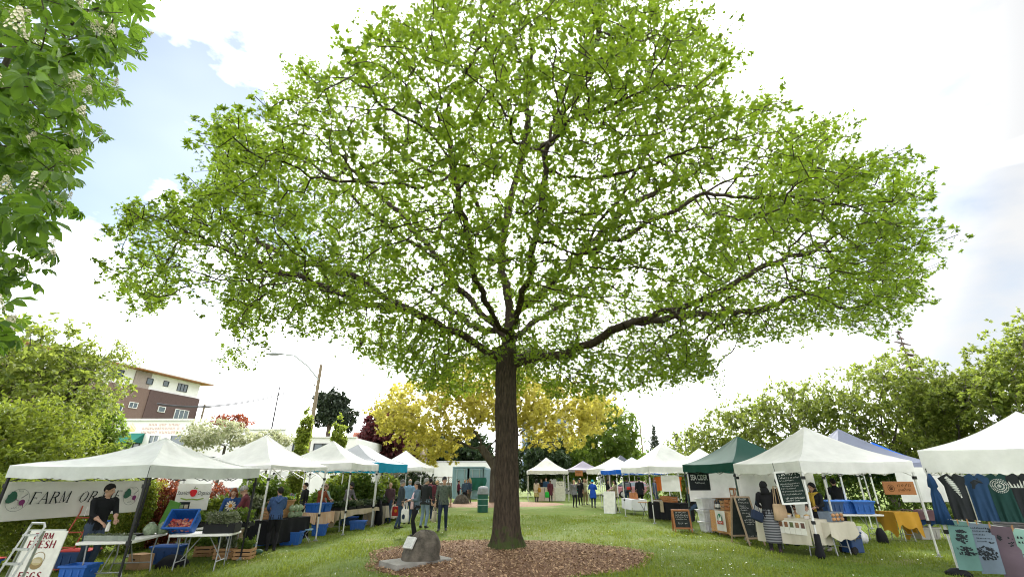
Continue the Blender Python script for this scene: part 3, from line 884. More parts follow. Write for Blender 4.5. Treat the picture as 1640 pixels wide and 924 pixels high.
tree('tree', 'dark tree between the container and the copper tree', px(705, 770, 66)[:2], [pell(710, 722, 66, 40, 26), pell(760, 722, 66, 30, 26)], 'dark', .3, 700, .8, 1.0, 8, 6, .5, 59, group='trees behind the far stalls')
# hawthorns along the right
for i, (lab, base, ells, n) in enumerate([
    ('hawthorn at the left end of the right hand row, above the green tent', (1150, 34), [(1160, 690, 34, 50, 36), (1120, 705, 34, 26, 24), (1200, 665, 33, 46, 32)], 1100),
    ('hawthorn with feathery top just above the largest white tent', (1275, 30), [(1260, 665, 30, 60, 46), (1300, 640, 30, 46, 30), (1320, 680, 30, 50, 40)], 1300),
    ('broad dark hawthorn around the dead topped conifer', (1420, 27), [(1410, 640, 27, 70, 60), (1450, 600, 27, 50, 40), (1480, 670, 27, 60, 50), (1370, 660, 27, 40, 50)], 1700),
    ('hawthorn between the conifer and the right edge of the row', (1540, 25), [(1545, 650, 25, 70, 50), (1500, 640, 26, 50, 40), (1580, 625, 25, 50, 40)], 1500),
    ('tallest hawthorn at the far right above the corner tent', (1650, 22), [(1640, 590, 22, 60, 70), (1690, 600, 22, 80, 90), (1610, 640, 22, 50, 50)], 1700)]):
    b0 = P(base[0], 760, base[1])
    tree('hawthorn', lab, (b0.x, base[1]), [pell(*e) for e in ells] + [pell(base[0] + q_, 728, base[1] + 1.0, 55, 38) for q_ in (-30, 45)], 'hawthorn', .24, n, .45, .52, 6, 7, .20, 60 + i, group='hawthorns behind the right stalls')
hedge('hedge', 'loose dark hedge closing the lawn behind the right hand stalls', [(9.5, 33), (13.0, 26.5), (18.0, 23.0), (24, 20)], 1.6, 2.3, 'green', 9000, .20, 19)
# far mass of trees closing the view
def treeline():
    rs = np.random.default_rng(70)
    pts = []
    for k in range(150):
        a = R(-80 + 160 * rs.random()); d = 120 + 40 * rs.random()
        c = np.array([d * math.sin(a), d * math.cos(a), 1.5 + 1.6 * rs.random()])
        pts.append(ell_points([(c, (7, 4, 3.2 + 1.6 * rs.random()))], 150, rs))
    p = np.vstack(pts); p = p[p[:, 2] > 0]
    V, F, T = rosettes(p, rs.normal(size=p.shape), 2, 1.1, rs, *T_QUAD)
    props(npmesh('far_wood', V, F, LEAVES['dark'], tone=T), kind='stuff', label='distant line of dark green trees')
treeline()

# ------------------------------------------------------------------ horse chestnut, upper left and close
CH = np.array([-9.2, 5.2, 0])
ch = thing('chestnut_tree', 'flowering horse chestnut reaching in at the upper left corner', 'tree', CH)
def chestnut():
    rs = np.random.default_rng(80)
    fork = [CH, CH + [0, 0, 2.5], CH + [.3, .2, 5.0], CH + [.8, .5, 8.0]]
    st = interp(fork, .35)
    out = [(-400, -500), (400, -300), (262, -60), (240, 20), (243, 95), (205, 92), (178, 130), (165, 205), (130, 250), (118, 330), (124, 388), (85, 330), (45, 300), (28, 340), (78, 395), (62, 440), (30, 470), (18, 545), (-20, 560), (-400, 700)]
    A = []
    while sum(map(len, A)) < 1500:
        q = rs.uniform(-1, 1, (6000, 3)); q = q[np.linalg.norm(q, axis=1) < 1]
        p = CH + np.array([.6, .4, 6.6]) + q * np.array([5.0, 3.6, 5.0])
        p = p[(p[:, 1] > 3.0) & (p[:, 2] > 2.2)]
        u, v = project(p)
        A.append(p[inside(out, u - 10 + rs.normal(size=len(u)) * 6, v + 10 + rs.normal(size=len(v)) * 6)])
    A = np.vstack(A)[:1500]
    N, pr = grow(A, st, [i - 1 for i in range(len(st))], .25, 5, .36, 90, rs, droop=.06, wig=.2)
    r, kids, below = thickness(N, pr, .007, 2.3, .30)
    r[:len(st)] = np.maximum(r[:len(st)], np.linspace(.32, .2, len(st)))
    V, F = limb_mesh(N - CH, pr, r)
    npmesh('trunk', V, F, bark_grey, ch, smooth=True)
    # palmate leaf: seven drooping leaflets
    def palmate(seed):
        r2 = np.random.default_rng(seed)
        lv, lf = leaf_simple(.42, .10, .32)
        # obovate: widest towards the tip
        lv = lv.copy(); lv[[1, 2], 0] *= .62; lv[[4, 5], 0] *= 1.55
        Vs, Fs, o = [], [], 0
        for k, a in enumerate(np.linspace(-2.1, 2.1, 7)):
            L = 1 - .16 * abs(a) - .05 * r2.random()
            dz = -.25 - .18 * r2.random()
            y = np.array([math.sin(a), math.cos(a), dz]); y /= np.linalg.norm(y)
            x = np.cross(y, [0, 0, 1]); x /= np.linalg.norm(x); z = np.cross(x, y)
            Vs.append((lv @ np.stack([x, y, z])) * L); Fs.append(lf + o); o += len(lv)
        return np.vstack(Vs), np.vstack(Fs)
    tw = np.where((r < .02) & (np.arange(len(N)) >= len(st)))[0]
    pos = N[tw]; d = unit(N[tw] - N[pr[tw]])
    pos = np.repeat(pos, 2, 0) + rs.normal(size=(2 * len(tw), 3)) * .10; d = np.repeat(d, 2, 0)
    u, v = project(pos)
    dist = np.linalg.norm(pos - np.array([0, 0, EYE]), axis=1)
    vis = (u > -15) & (v > -15) & (pos[:, 1] > .5)
    order = np.argsort(np.where(vis, dist, 999))
    single = order[:300]; rest = order[300:]
    def fr(n, dd):
        y = unit(dd + rs.normal(size=(n, 3)) * .6 + np.array([0, 0, -.25]))
        nr = rs.normal(size=(n, 3)) * .4 + np.array([0, 0, 1.0])
        z = unit(nr - y * (nr * y).sum(1, keepdims=True))
        return np.stack([np.cross(y, z), y, z], 2)
    meshes = []
    for k in range(6):
        V, F = palmate(k)
        me_o = npmesh('leaf', V * .245, F, LEAVES['chestnut'], tone=np.full(len(V), k / 5.0))
        meshes.append(me_o.data); bpy.data.objects.remove(me_o)
    f1 = fr(len(single), d[single])
    for k, i in enumerate(single):
        o = bpy.data.objects.new('leaf', meshes[k % 6]); C.objects.link(o); o.parent = ch
        M = Matrix(f1[k].tolist()).to_4x4(); M.translation = Vector(pos[i] - CH)
        o.matrix_local = M @ Matrix.Scale(.85 + .4 * rs.random(), 4)
    V0, F0 = palmate(9)
    V, F, T = stamp(V0, F0, pos[rest] - CH, fr(len(rest), d[rest]), .23 * (.8 + .4 * rs.random(len(rest))), rs)
    props(npmesh('crown', V, F, LEAVES['chestnut'], ch, tone=T), kind='stuff')
    # flower panicles: upright cones of small cream blossoms
    def panicle(seed):
        r2 = np.random.default_rng(seed); b = MB()
        b.tube([(0, 0, 0), (.01, 0, .24)], [.006, .003], 4, 1)
        for i in range(46):
            t = i / 46; a = i * 2.4; rad = .062 * (1 - t) + .012
            c = Vector((rad * math.cos(a), rad * math.sin(a), .03 + .22 * t))
            q = .014 + .006 * r2.random()
            nn = Vector((math.cos(a), math.sin(a), .5)).to_track_quat('Z', 'Y').to_matrix()
            vs = [c] + [c + nn @ Vector((q * math.cos(k * 1.2566), q * math.sin(k * 1.2566), .006)) for k in range(5)]
            b.add(vs, [(0, 1 + k, 1 + (k + 1) % 5) for k in range(5)], 0)
        return b
    pm = []
    for k in range(3):
        o = panicle(k).build('flower_panicle', [mat('blossom', (.72, .66, .54), .8, var=.15), mat('green_stalk', (.12, .2, .05), .8)]); pm.append(o.data); bpy.data.objects.remove(o)
    tips = np.where((kids[tw] == 0))[0]
    uu, vv = project(N[tw][tips])
    tp = tips[(uu > -10) & (vv > -10) & (uu < 240)]
    rs.shuffle(tp)
    for k, i in enumerate(tp[:110]):
        o = bpy.data.objects.new('flower_panicle', pm[k % 3]); C.objects.link(o); o.parent = ch
        o.location = Vector(N[tw][i] - CH) + Vector((0, 0, .02))
        o.rotation_euler = (rs.normal() * .3, rs.normal() * .3, rs.random() * 6)
        o.scale = [.80 + .35 * rs.random()] * 3
chestnut()
# ------------------------------------------------------------------ buildings beyond
white_wall = mat('white_painted_wall', (.72, .72, .70), .85, var=.06, scale=1.2, bump=.1, bscale=20)
glass = mat('window_glass', (.08, .11, .13), .08, var=.2, spec=.8)
frame_w = mat('white_frame', (.75, .75, .74), .6)
dark_metal = mat('dark_metal', (.03, .03, .032), .5)
def window(parent, c, w, h, face, depth=.12, panes=2, fm=None):
    """recessed window: frame with panes; face = unit normal in the plan, c = centre on the wall face (local)"""
    n = Vector((face[0], face[1], 0)).normalized(); s = Vector((-n.y, n.x, 0))
    M = Matrix((s, n, Vector((0, 0, 1)))).transposed()
    c = Vector(c)
    b = MB()
    t = .07
    for x in (-w / 2, w / 2): b.box(c + M @ Vector((x, .02, 0)), (t, .14, h + t), M)
    for z in (-h / 2, h / 2): b.box(c + M @ Vector((0, .022, z)), (w - t, .142, t), M)
    for k in range(1, panes): b.box(c + M @ Vector((-w / 2 + w * k / panes, .018, 0)), (t * .8, .12, h - t), M)
    f = b.build('window', fm or frame_w, parent)
    g = MB(); g.box(c + M @ Vector((0, -.005, 0)), (w - .02, .03, h - .02), M); g.build('pane', glass, f)
    return f
def box_walls(b, x0, x1, y0, y1, z0, z1, mi=0):
    b.box(((x0 + x1) / 2, (y0 + y1) / 2, (z0 + z1) / 2), (x1 - x0, y1 - y0, z1 - z0), None, mi)
def brick_mat(name, c1, c2, mortar, sx=1.0, ow=.5):
    m = bpy.data.materials.new(name); m.use_nodes = True
    t = m.node_tree; bs = t.nodes['Principled BSDF']; bs.inputs['Roughness'].default_value = .9
    tc = t.nodes.new('ShaderNodeTexCoord'); mp = t.nodes.new('ShaderNodeMapping'); mp.inputs['Rotation'].default_value = (math.pi / 2, 0, math.pi / 2)
    br = t.nodes.new('ShaderNodeTexBrick'); br.inputs['Color1'].default_value = c1 + (1,); br.inputs['Color2'].default_value = c2 + (1,); br.inputs['Mortar'].default_value = mortar + (1,)
    br.inputs['Scale'].default_value = 3.2 * sx; br.inputs['Mortar Size'].default_value = .012
    t.links.new(tc.outputs['Object'], mp.inputs[0]); t.links.new(mp.outputs[0], br.inputs['Vector']); t.links.new(br.outputs[0], bs.inputs['Base Color'])
    return m
# brick apartment block: long face turned to the park
ap0, ap1 = Vector((-58.7, 66, 0)), Vector((-55.4, 82, 0))
d = (ap1 - ap0).normalized(); rz = math.atan2(d.y, d.x)
apt = thing('apartment_building', 'five storey brick and white apartment block with a flat overhanging roof', 'building', ap0, rz)
L = (ap1 - ap0).length
b = MB(); box_walls(b, -14, L * .42, .0, 14, 0, 14.9); b.build('wall', brick_mat('light_brick', (.15, .095, .08), (.18, .115, .095), (.17, .13, .115)), apt)
b = MB(); box_walls(b, L * .42, L, -.12, 14.0, 0, 14.9); b.build('wall', brick_mat('dark_brick', (.075, .045, .043), (.095, .055, .052), (.11, .08, .075)), apt, )
b = MB(); box_walls(b, -14, L - .3, .25, 13.5, 14.9, 17.4); b.box((L * .32, .2, 15.8), (2.6, .3, 3.0), None, 1); b.build('top_storey', [white_wall, mat('grey_panel', (.30, .25, .23), .8)], apt)
b = MB(); box_walls(b, -15, L + 1.2, -1.1, 15, 17.4, 17.52, 1); box_walls(b, -15.05, L + 1.25, -1.15, 15.05, 17.52, 17.85, 0); b.build('roof', [mat('roof_edge', (.62, .62, .62), .6), mat('cedar_soffit', (.36, .15, .06), .6, aniso=(1, 8, 1))], apt)
b = MB(); box_walls(b, L, L + 1.7, 1, 4, 11, 11.2); b.bar((L + 1.65, 1, 12.2), (L + 1.65, 4, 12.2), .06); b.bar((L, 1.0, 12.2), (L + 1.65, 1.0, 12.2), .06)
for k in range(8): b.bar((L + .1 + k * .22, 1, 11.2), (L + .1 + k * .22, 1, 12.2), .03)
b.build('balcony', mat('pale_metal', (.5, .5, .5), .5), apt)
for x, z, w, h, p in ((1.2, 16.3, 1.9, 1.2, 3), (4.5, 16.3, .9, .8, 1), (6.4, 16.1, 1.0, .9, 1), (9.4, 16.3, .9, .8, 1), (12.6, 16.2, 1.9, 1.2, 3), (-3, 16.3, 1.9, 1.2, 3)):
    window(apt, (x, .25 if x != 6.4 else .05, z), w, h, (0, -1), panes=p, fm=dark_metal)
for x, z, w, h, p in ((4.9, 12.2, 1.3, .8, 2), (9.6, 12.2, 1.2, .8, 1), (13.4, 11.5, 2.6, 2.2, 3), (2.6, 11.3, 1.6, 1.6, 2), (4.9, 9.0, 1.3, .8, 2), (9.6, 9.0, 1.2, .8, 1), (13.4, 8.3, 2.6, 2.2, 3), (-3, 11.3, 1.6, 1.6, 2)):
    window(apt, (x, .0 if x < L * .42 else -.12, z), w, h, (0, -1), panes=p)
# white building with awnings and faded painted sign
wb = thing('white_building', 'low white painted building with a green window awning and faded red lettering', 'building', (-37.6, 45, 0))
b = MB(); box_walls(b, 0, 7.0, 0, 12, 0, 7.0); b.build('wall', white_wall, wb)
b = MB(); box_walls(b, -.12, 7.12, -.12, .2, 7.0, 7.18); box_walls(b, -.12, .2, .2, 12, 7.0, 7.18); b.build('parapet', mat('white_coping', (.62, .62, .6), .7), wb)
window(wb, (1.5, 0, 4.5), 2.4, .9, (0, -1), panes=4, fm=dark_metal)
window(wb, (3.9, 0, 5.0), .9, 1.3, (0, -1), panes=2)
window(wb, (6.2, 0, 5.0), 1.5, 1.3, (0, -1), panes=1)
def awning(parent, x0, x1, y, z1, z0, out, m):
    b = MB()
    b.add([(x0, y, z1), (x1, y, z1), (x1, y - out, z0), (x0, y - out, z0), (x1, y - out, z0 - .2), (x0, y - out, z0 - .2), (x0, y, z0 - .2), (x1, y, z0 - .2)],
          [(0, 3, 2, 1), (3, 5, 4, 2), (0, 6, 5, 3), (1, 2, 4, 7)])
    return b.build('awning', m, parent)
awn = mat('green_awning', (.02, .14, .11), .8)
awning(wb, .2, 2.9, -.03, 5.85, 5.15, 1.0, awn)
awning(wb, -2.6, 3.4, -.03, 4.0, 3.0, 1.6, awn)
faint = mat('faded_red_paint', (.62, .42, .38), .9)
b = MB()
for k, (x0, x1) in enumerate(((3.0, 6.0), (2.5, 6.3), (2.5, 6.2))):
    x = x0
    rr = random.Random(k)
    while x < x1:
        w = rr.uniform(.12, .2)
        z = 6.62 - k * .34
        b.box((x + w * .2, -.006, z), (.05, .012, .22)); b.box((x + w * .7, -.006, z + rr.choice((-.08, 0, .08))), (w * .6, .012, .05)); b.box((x + w * .95, -.006, z), (.05, .012, .22))
        x += w + (.09 if rr.random() < .8 else .28)
b.build('painted_lettering', faint, wb)
b = MB()
for k in range(7): b.prism([(1.0 + .12 * k, 6.0), (1.12 + .12 * k, 6.0), (1.06 + .12 * k + .1 * (k - 3) * .3, 6.45 + .14 * (3 - abs(k - 3)))], .01, M=Matrix.Translation((0, 0, 0)))
b.build('painted_emblem', mat('faded_yellow_paint', (.66, .55, .2), .9), wb)
# lower white buildings to the right of it
an = thing('white_annex', 'long low white building behind the second and third left tents', 'building', (-30.6, 46.5, 0))
b = MB(); box_walls(b, 0, 8.4, 0, 12, 0, 6.3); box_walls(b, 8.4, 15.2, .6, 12, 0, 5.6); b.build('wall', white_wall, an)
b = MB(); box_walls(b, .02, 8.5, -.1, .15, 6.3, 6.42); box_walls(b, 8.5, 15.3, .5, .75, 5.6, 5.72); b.build('parapet', mat('white_coping', (.62, .62, .6), .7), an)
for x, y, z, w, h in ((5.5, 0, 5.2, .9, 1.3), (7.0, 0, 5.2, .9, 1.3), (9.6, .6, 4.6, .9, 1.1), (12.0, .6, 4.5, 1.6, 1.1), (2.4, 0, 3.4, 3.6, .8)): window(an, (x, y, z), w, h, (0, -1), panes=2, fm=dark_metal)
bb = thing('beige_building', 'flat roofed beige building between the third tent and the copper tree', 'building', (-17.6, 60, 0))
b = MB(); box_walls(b, 0, 6.5, 0, 10, 0, 7.0); b.build('wall', mat('beige_stucco', (.42, .34, .26), .9), bb)
b = MB(); box_walls(b, -.1, 6.6, -.15, 10, 7.0, 7.2); b.build('parapet', mat('brown_coping', (.2, .14, .1), .8), bb)
b = MB(); box_walls(b, -2.6, -1.0, .5, 2, 0, 7.3); b.build('chimney', brick_mat('red_brick', (.38, .13, .08), (.30, .10, .06), (.35, .25, .2)), bb)
window(bb, (2.8, 0, 5.5), 2.6, .9, (0, -1), panes=3, fm=dark_metal)
cb = thing('concrete_building', 'bare concrete wall end showing behind the far white tent', 'building', (3.6, 62, 0))
b = MB(); box_walls(b, 0, 4.1, 0, 8, 0, 8.4); b.build('wall', mat('concrete', (.40, .39, .37), .9, var=.15, scale=.8, bump=.2), cb)
window(cb, (1.6, 0, 6.4), 1.2, 1.1, (0, -1), fm=dark_metal)
gb = thing('glass_building', 'blue glass office block glimpsed through the yellow tree', 'building', (2.0, 95, 0))
b = MB(); box_walls(b, 0, 10, 0, 14, 0, 13.2); b.build('wall', mat('blue_panel', (.10, .16, .27), .3, spec=.7), gb)
for i in range(3):
    for k in range(3): window(gb, (1.8 + i * 3, 0, 3 + k * 3.6), 2.2, 2.2, (0, -1), panes=2)
lw = thing('white_hall', 'long plain white hall behind the lattice fence and container', 'building', (-12.5, 60, 0))
b = MB(); box_walls(b, 0, 13, 0, 9, 0, 3.7); b.build('wall', white_wall, lw)
b = MB(); b.prism([(-.3, 3.7), (13.3, 3.7), (13.2, 3.85), (-.2, 3.85)], .01, M=Matrix.Translation((0, -.3, 0))); b.box((6.5, 4.4, 3.8), (13.2, 8.8, .18), None, 0, .95); b.build('roof', mat('pale_roof', (.42, .42, .42), .7), lw)
window(lw, (8.8, 0, 2.2), 1.6, 1.0, (0, -1), panes=3, fm=dark_metal)
# lattice fence
lf = thing('lattice_fence', 'brown lattice topped fence left of the shipping container', 'fence', (-9.8, 53, 0))
wood_d = mat('weathered_wood', (.16, .12, .09), .9, aniso=(6, 6, .6))
for k in range(5):
    b = MB(); b.box((k * 1.5, 0, 1.05), (.1, .1, 2.1)); b.build('post', wood_d, lf)
for k in range(26):
    b = MB(); b.box((.12 + k * .23, .03, .75), (.21, .02, 1.4)); b.build('board', wood_d, lf)
b = MB()
for k in range(40):
    x = k * .2 - .6
    for s in (1, -1):
        p, q = Vector((x if s > 0 else x + .55, .02 * s, 1.46)), Vector((x + .55 if s > 0 else x, .02 * s, 2.02))
        if 0 <= p.x <= 6 and 0 <= q.x <= 6: b.bar(p, q, .035, .012)
b.bar((0, 0, 2.05), (6, 0, 2.05), .07, .05); b.bar((0, 0, 1.45), (6, 0, 1.45), .06, .05)
b.build('lattice', wood_d, lf)
# shipping container with doors ajar
ct = thing('shipping_container', 'blue grey steel shipping container with its doors closed', 'container', (-5.55, 46, 0.12), R(-2))
blue_steel = mat('blue_steel', (.16, .26, .31), .55, var=.1, scale=2)
b = MB()
box_walls(b, 0, .08, 0, 6, 0, 2.6); box_walls(b, 2.95, 3.03, 0, 6, 0, 2.6); box_walls(b, .08, 2.95, .05, 6, 2.52, 2.6); box_walls(b, .08, 2.95, 5.9, 6, 0, 2.52); box_walls(b, .08, 2.95, .05, 5.9, 0, .1)
for k in range(18):
    box_walls(b, -.035, 0, .3 + k * .31, .46 + k * .31, .15, 2.45); box_walls(b, 3.03, 3.065, .3 + k * .31, .46 + k * .31, .15, 2.45)
box_walls(b, -.02, .12, -.02, .1, 0, 2.66); box_walls(b, 2.91, 3.05, -.02, .1, 0, 2.66); box_walls(b, .12, 2.91, -.01, .1, 2.54, 2.67); box_walls(b, .12, 2.91, -.01, .1, -.1, .04)
b.build('body', blue_steel, ct)
for s, x0 in ((0, .14), (1, 1.58)):
    b = MB(); w = 1.24
    box_walls(b, x0, x0 + w, -.03, .03, .06, 2.5)
    for z in (.2, .95, 1.62, 2.38): box_walls(b, x0 + .08, x0 + w - .08, -.06, -.03, z - .04, z + .04)
    for x in (x0 + .05, x0 + w - .05): box_walls(b, x - .04, x + .04, -.06, -.03, .1, 2.46)
    dr = b.build('door', blue_steel, ct)
    for x in (x0 + .28, x0 + w - .28):
        c = MB(); c.tube([(x, -.1, .1), (x, -.1, 2.48)], .022, 6); c.bar((x, -.11, 1.15), (x + .3, -.12, 1.15), .03); c.build('lock_rod', mat('galvanised', (.35, .37, .38), .45, metal=.5), dr)
tb = thing('tarpaulin', 'dark green tarpaulin hanging against the container door', 'tarp', (-3.9, 45.7, 0))
b = MB()
b.grid(lambda s, t: Vector((s * 1.5 + .06 * math.sin(t * 5), -.02 - .10 * t * (1 - t) - .05 * math.sin(s * 14) * t, 1.85 - t * (.95 + .16 * math.sin(s * 5) + .08 * math.sin(s * 13)))), 24, 12)
b.build('sheet', fabric('green_tarp', (.012, .085, .065), .1), tb, smooth=180)
b = MB(); b.tube([(-.05, 0, 1.86), (1.55, 0, 1.86)], .015, 6); b.build('rope', dark_metal, tb)
# utility pole with street lamp, wires, mast
up = thing('utility_pole', 'tall wooden utility pole carrying a street lamp arm', 'pole', (-19.1, 45, 0))
b = MB(); b.tube([(0, 0, -.2), (0, 0, 6), (0, 0, 12.4)], [.23, .2, .16], 10); b.build('shaft', mat('pole_wood', (.20, .16, .11), .9, aniso=(4, 4, .3)), up, smooth=60)
b = MB(); b.tube([(0, -.1, 10.9), (-1.2, -.3, 12.2), (-2.6, -.5, 13.2), (-4.0, -.6, 13.35)], .10, 6); b.build('lamp_arm', mat('galvanised', (.35, .37, .38), .45, metal=.5), up)
b = MB(); b.ball((-4.6, -.62, 13.33), (.95, .22, .16), 10, 6); b.build('lamp_head', mat('lamp_grey', (.16, .17, .17), .5), up, smooth=60)
b = MB(); b.bar((-.35, 0, 10.3), (.35, 0, 10.3), .1)
for x in (-.4, .4): b.lathe([(.03, 0), (.07, .06), (.05, .12), (.02, .2)], 8, (x, 0, 10.32))
b.build('insulator', mat('porcelain', (.45, .45, .42), .4), up)
b = MB()
for dz, du in ((0, 0), (.12, .05)): b.tube([Vector((-.3, 0, 10.4 + dz)).lerp(Vector((-26, 14, 10.6 + dz)), k / 12) + Vector((0, 0, -1.1 * 4 * (k / 12) * (1 - k / 12))) for k in range(13)], .055, 4)
b.build('wire', dark_metal, up)
up2 = thing('utility_pole', 'thin crossarmed utility pole by the brick apartment block', 'pole', P(325, 660, 82) - Vector((0, 0, P(325, 660, 82).z)))
b = MB(); b.tube([(0, 0, 0), (0, 0, 14)], .16, 8); b.build('shaft', mat('pole_wood', (.20, .16, .11), .9), up2)
for z in (13.4, 12.2):
    b = MB(); b.bar((-1.6, 0, z), (1.6, .3, z), .14); b.build('crossarm', mat('pole_wood', (.20, .16, .11), .9), up2)
ms = thing('mast', 'thin dark radio mast rising over the white buildings', 'mast', (-35.5, 70, 0))
b = MB(); b.tube([(0, 0, 0), (0, 0, 10), (0, 0, 14.8)], [.16, .13, .10], 6); b.ball((0, 0, 14.8), .12, 6, 4); b.build('shaft', dark_metal, ms)
pp = thing('utility_pole', 'far slim pole standing between the locust tree and the conifer', 'pole', (P(1027, 700, 70).x, 70, 0))
b = MB(); b.tube([(0, 0, 0), (0, 0, P(1025, 676, 70).z)], [.16, .1], 6); b.build('shaft', mat('pole_wood', (.20, .16, .11), .9), pp)
# street and parked cars seen through the left stalls
rd = MB(); rd.box((-22, 33, -.05), (5.0, 60, .1 + .008), R(8)); props(rd.build('road', mat('asphalt', (.05, .05, .052), .9, bump=.3)), kind='structure')
def car(label, loc, rz, col, grp='cars parked behind the left stalls'):
    o = thing('parked_car', label, 'car', loc, rz, grp)
    paint = mat('paint_%02d%02d%02d' % tuple(int(c * 99) for c in col), col, .3, var=.03, coat=.6)
    prof = [(-2.1, .35), (-2.15, .75), (-1.95, .95), (-1.25, 1.02), (-.65, 1.46), (.95, 1.5), (1.7, 1.05), (2.1, .98), (2.15, .5), (2.1, .32)]
    b = MB()
    def sec(w, inset):
        out = []
        for x, z in prof:
            k = w - (max(0, z - 1.0) * .45)
            out.append((x * inset, k, z))
        return out
    A, B_ = sec(.86, 1), sec(.86, 1)
    n = len(prof)
    vs = [(x, -y, z) for x, y, z in A] + [(x, y, z) for x, y, z in A]
    fs = [tuple(range(n)), tuple(range(2 * n - 1, n - 1, -1))] + [(i, i + n, (i + 1) % n + n, (i + 1) % n) for i in range(n)]
    b.add(vs, fs); b.build('body', paint, o, bevel=.06)
    for s in (-1, 1):
        for p in ([(-1.12, 1.05), (-.62, 1.40), (.12, 1.43), (.12, 1.05)], [(.2, 1.05), (.2, 1.43), (.88, 1.43), (1.42, 1.05)]):
            g = MB(); vs = []
            for x, z in p: vs.append((x, s * (.868 - (z - 1.0) * .45), z))
            vs += [(x, y - s * .02, z) for x, y, z in vs]
            k = 4
            g.add(vs, [(0, 1, 2, 3), (7, 6, 5, 4)] + [(i, i + k, (i + 1) % k + k, (i + 1) % k) for i in range(4)])
            g.build('window', glass, o)
    for x, xx, z0, z1, nm in ((-1.22, -.68, 1.06, 1.44, 'windscreen'), (1.62, 1.02, 1.10, 1.475, 'windscreen')):
        g = MB(); w0, w1 = .80, .64
        e = -.02 if x < 0 else .02
        g.add([(x + e, -w0, z0), (x + e, w0, z0), (xx + e, w1, z1), (xx + e, -w1, z1), (x, -w0, z0), (x, w0, z0), (xx, w1, z1), (xx, -w1, z1)], [(0, 1, 2, 3), (7, 6, 5, 4), (0, 4, 5, 1), (1, 5, 6, 2), (2, 6, 7, 3), (3, 7, 4, 0)])
        g.build(nm, glass, o)
    for x in (-1.35, 1.35):
        for s in (-1, 1):
            w = MB(); w.T = Matrix.Translation((x, s * .80, .33)) @ Matrix.Rotation(math.pi / 2, 4, 'X')
            w.lathe([(.2, -.1), (.32, -.1), (.33, 0), (.32, .1), (.2, .1)], 16)
            wh = w.build('wheel', mat('tyre_rubber', (.02, .02, .02), .9), o)
            w = MB(); w.T = Matrix.Translation((x, s * .83, .33)) @ Matrix.Rotation(math.pi / 2, 4, 'X'); w.lathe([(0, -.09), (.2, -.07), (.2, .07), (0, .09)], 12); w.build('rim', mat('alloy', (.4, .4, .42), .35, metal=.7), wh)
    for s in (-1, 1):
        g = MB(); g.box((2.12, s * .62, .82), (.06, .28, .16)); g.build('tail_light', mat('red_lens', (.5, .02, .02), .3), o)
        g = MB(); g.box((-2.1, s * .62, .78), (.08, .3, .15)); g.build('headlight', mat('clear_lens', (.7, .7, .7), .2), o)
    return o
def gx(u, y):
    p = P(u, 766, y); return (p.x, y, 0)
car('dark grey parked car with red tail lights behind the daisy sweater woman', gx(384, 26), R(-20), (.05, .055, .06))
car('pale silver parked car behind the apple banner', gx(292, 25), R(-75), (.55, .57, .6))
car('white parked car at the left behind the hedge gap', gx(210, 27), R(-70), (.7, .7, .7))
car('pink maroon parked van colour car behind the far right stalls', gx(1010, 50), R(10), (.3, .12, .15), 'cars parked beyond the right stalls')
# ------------------------------------------------------------------ builders for the market
def S(u, v, h=0.0):
    """point at height h over the lawn seen at (u, v)"""
    p = G(u, v, h)
    for _ in range(4): p = G(u, v, h + gz(p.x))
    return p
def at_u(u, y, h=0.0):
    """point at depth y under picture column u (measured at eye level), h over the lawn"""
    d = ray(u, 766); x = d.x / d.y * y
    return Vector((x, y, gz(x) + h))
W_ALU = mat('white_tube', (.62, .62, .61), .4, var=.04)
W_BLK = mat('black_tube', (.012, .012, .014), .5, spec=.3)
W_GRY = mat('grey_tube', (.30, .31, .32), .4, metal=.3)
W_GRN = mat('green_tube', (.03, .06, .05), .5)
C_WHITE = fabric('canopy_white', (.78, .78, .77), .32, var=.09)
C_OFF = fabric('canopy_offwhite', (.66, .68, .67), .30, var=.12)
TABLE_W = mat('table_plastic', (.70, .69, .66), .5, var=.04, bump=.05, bscale=120)
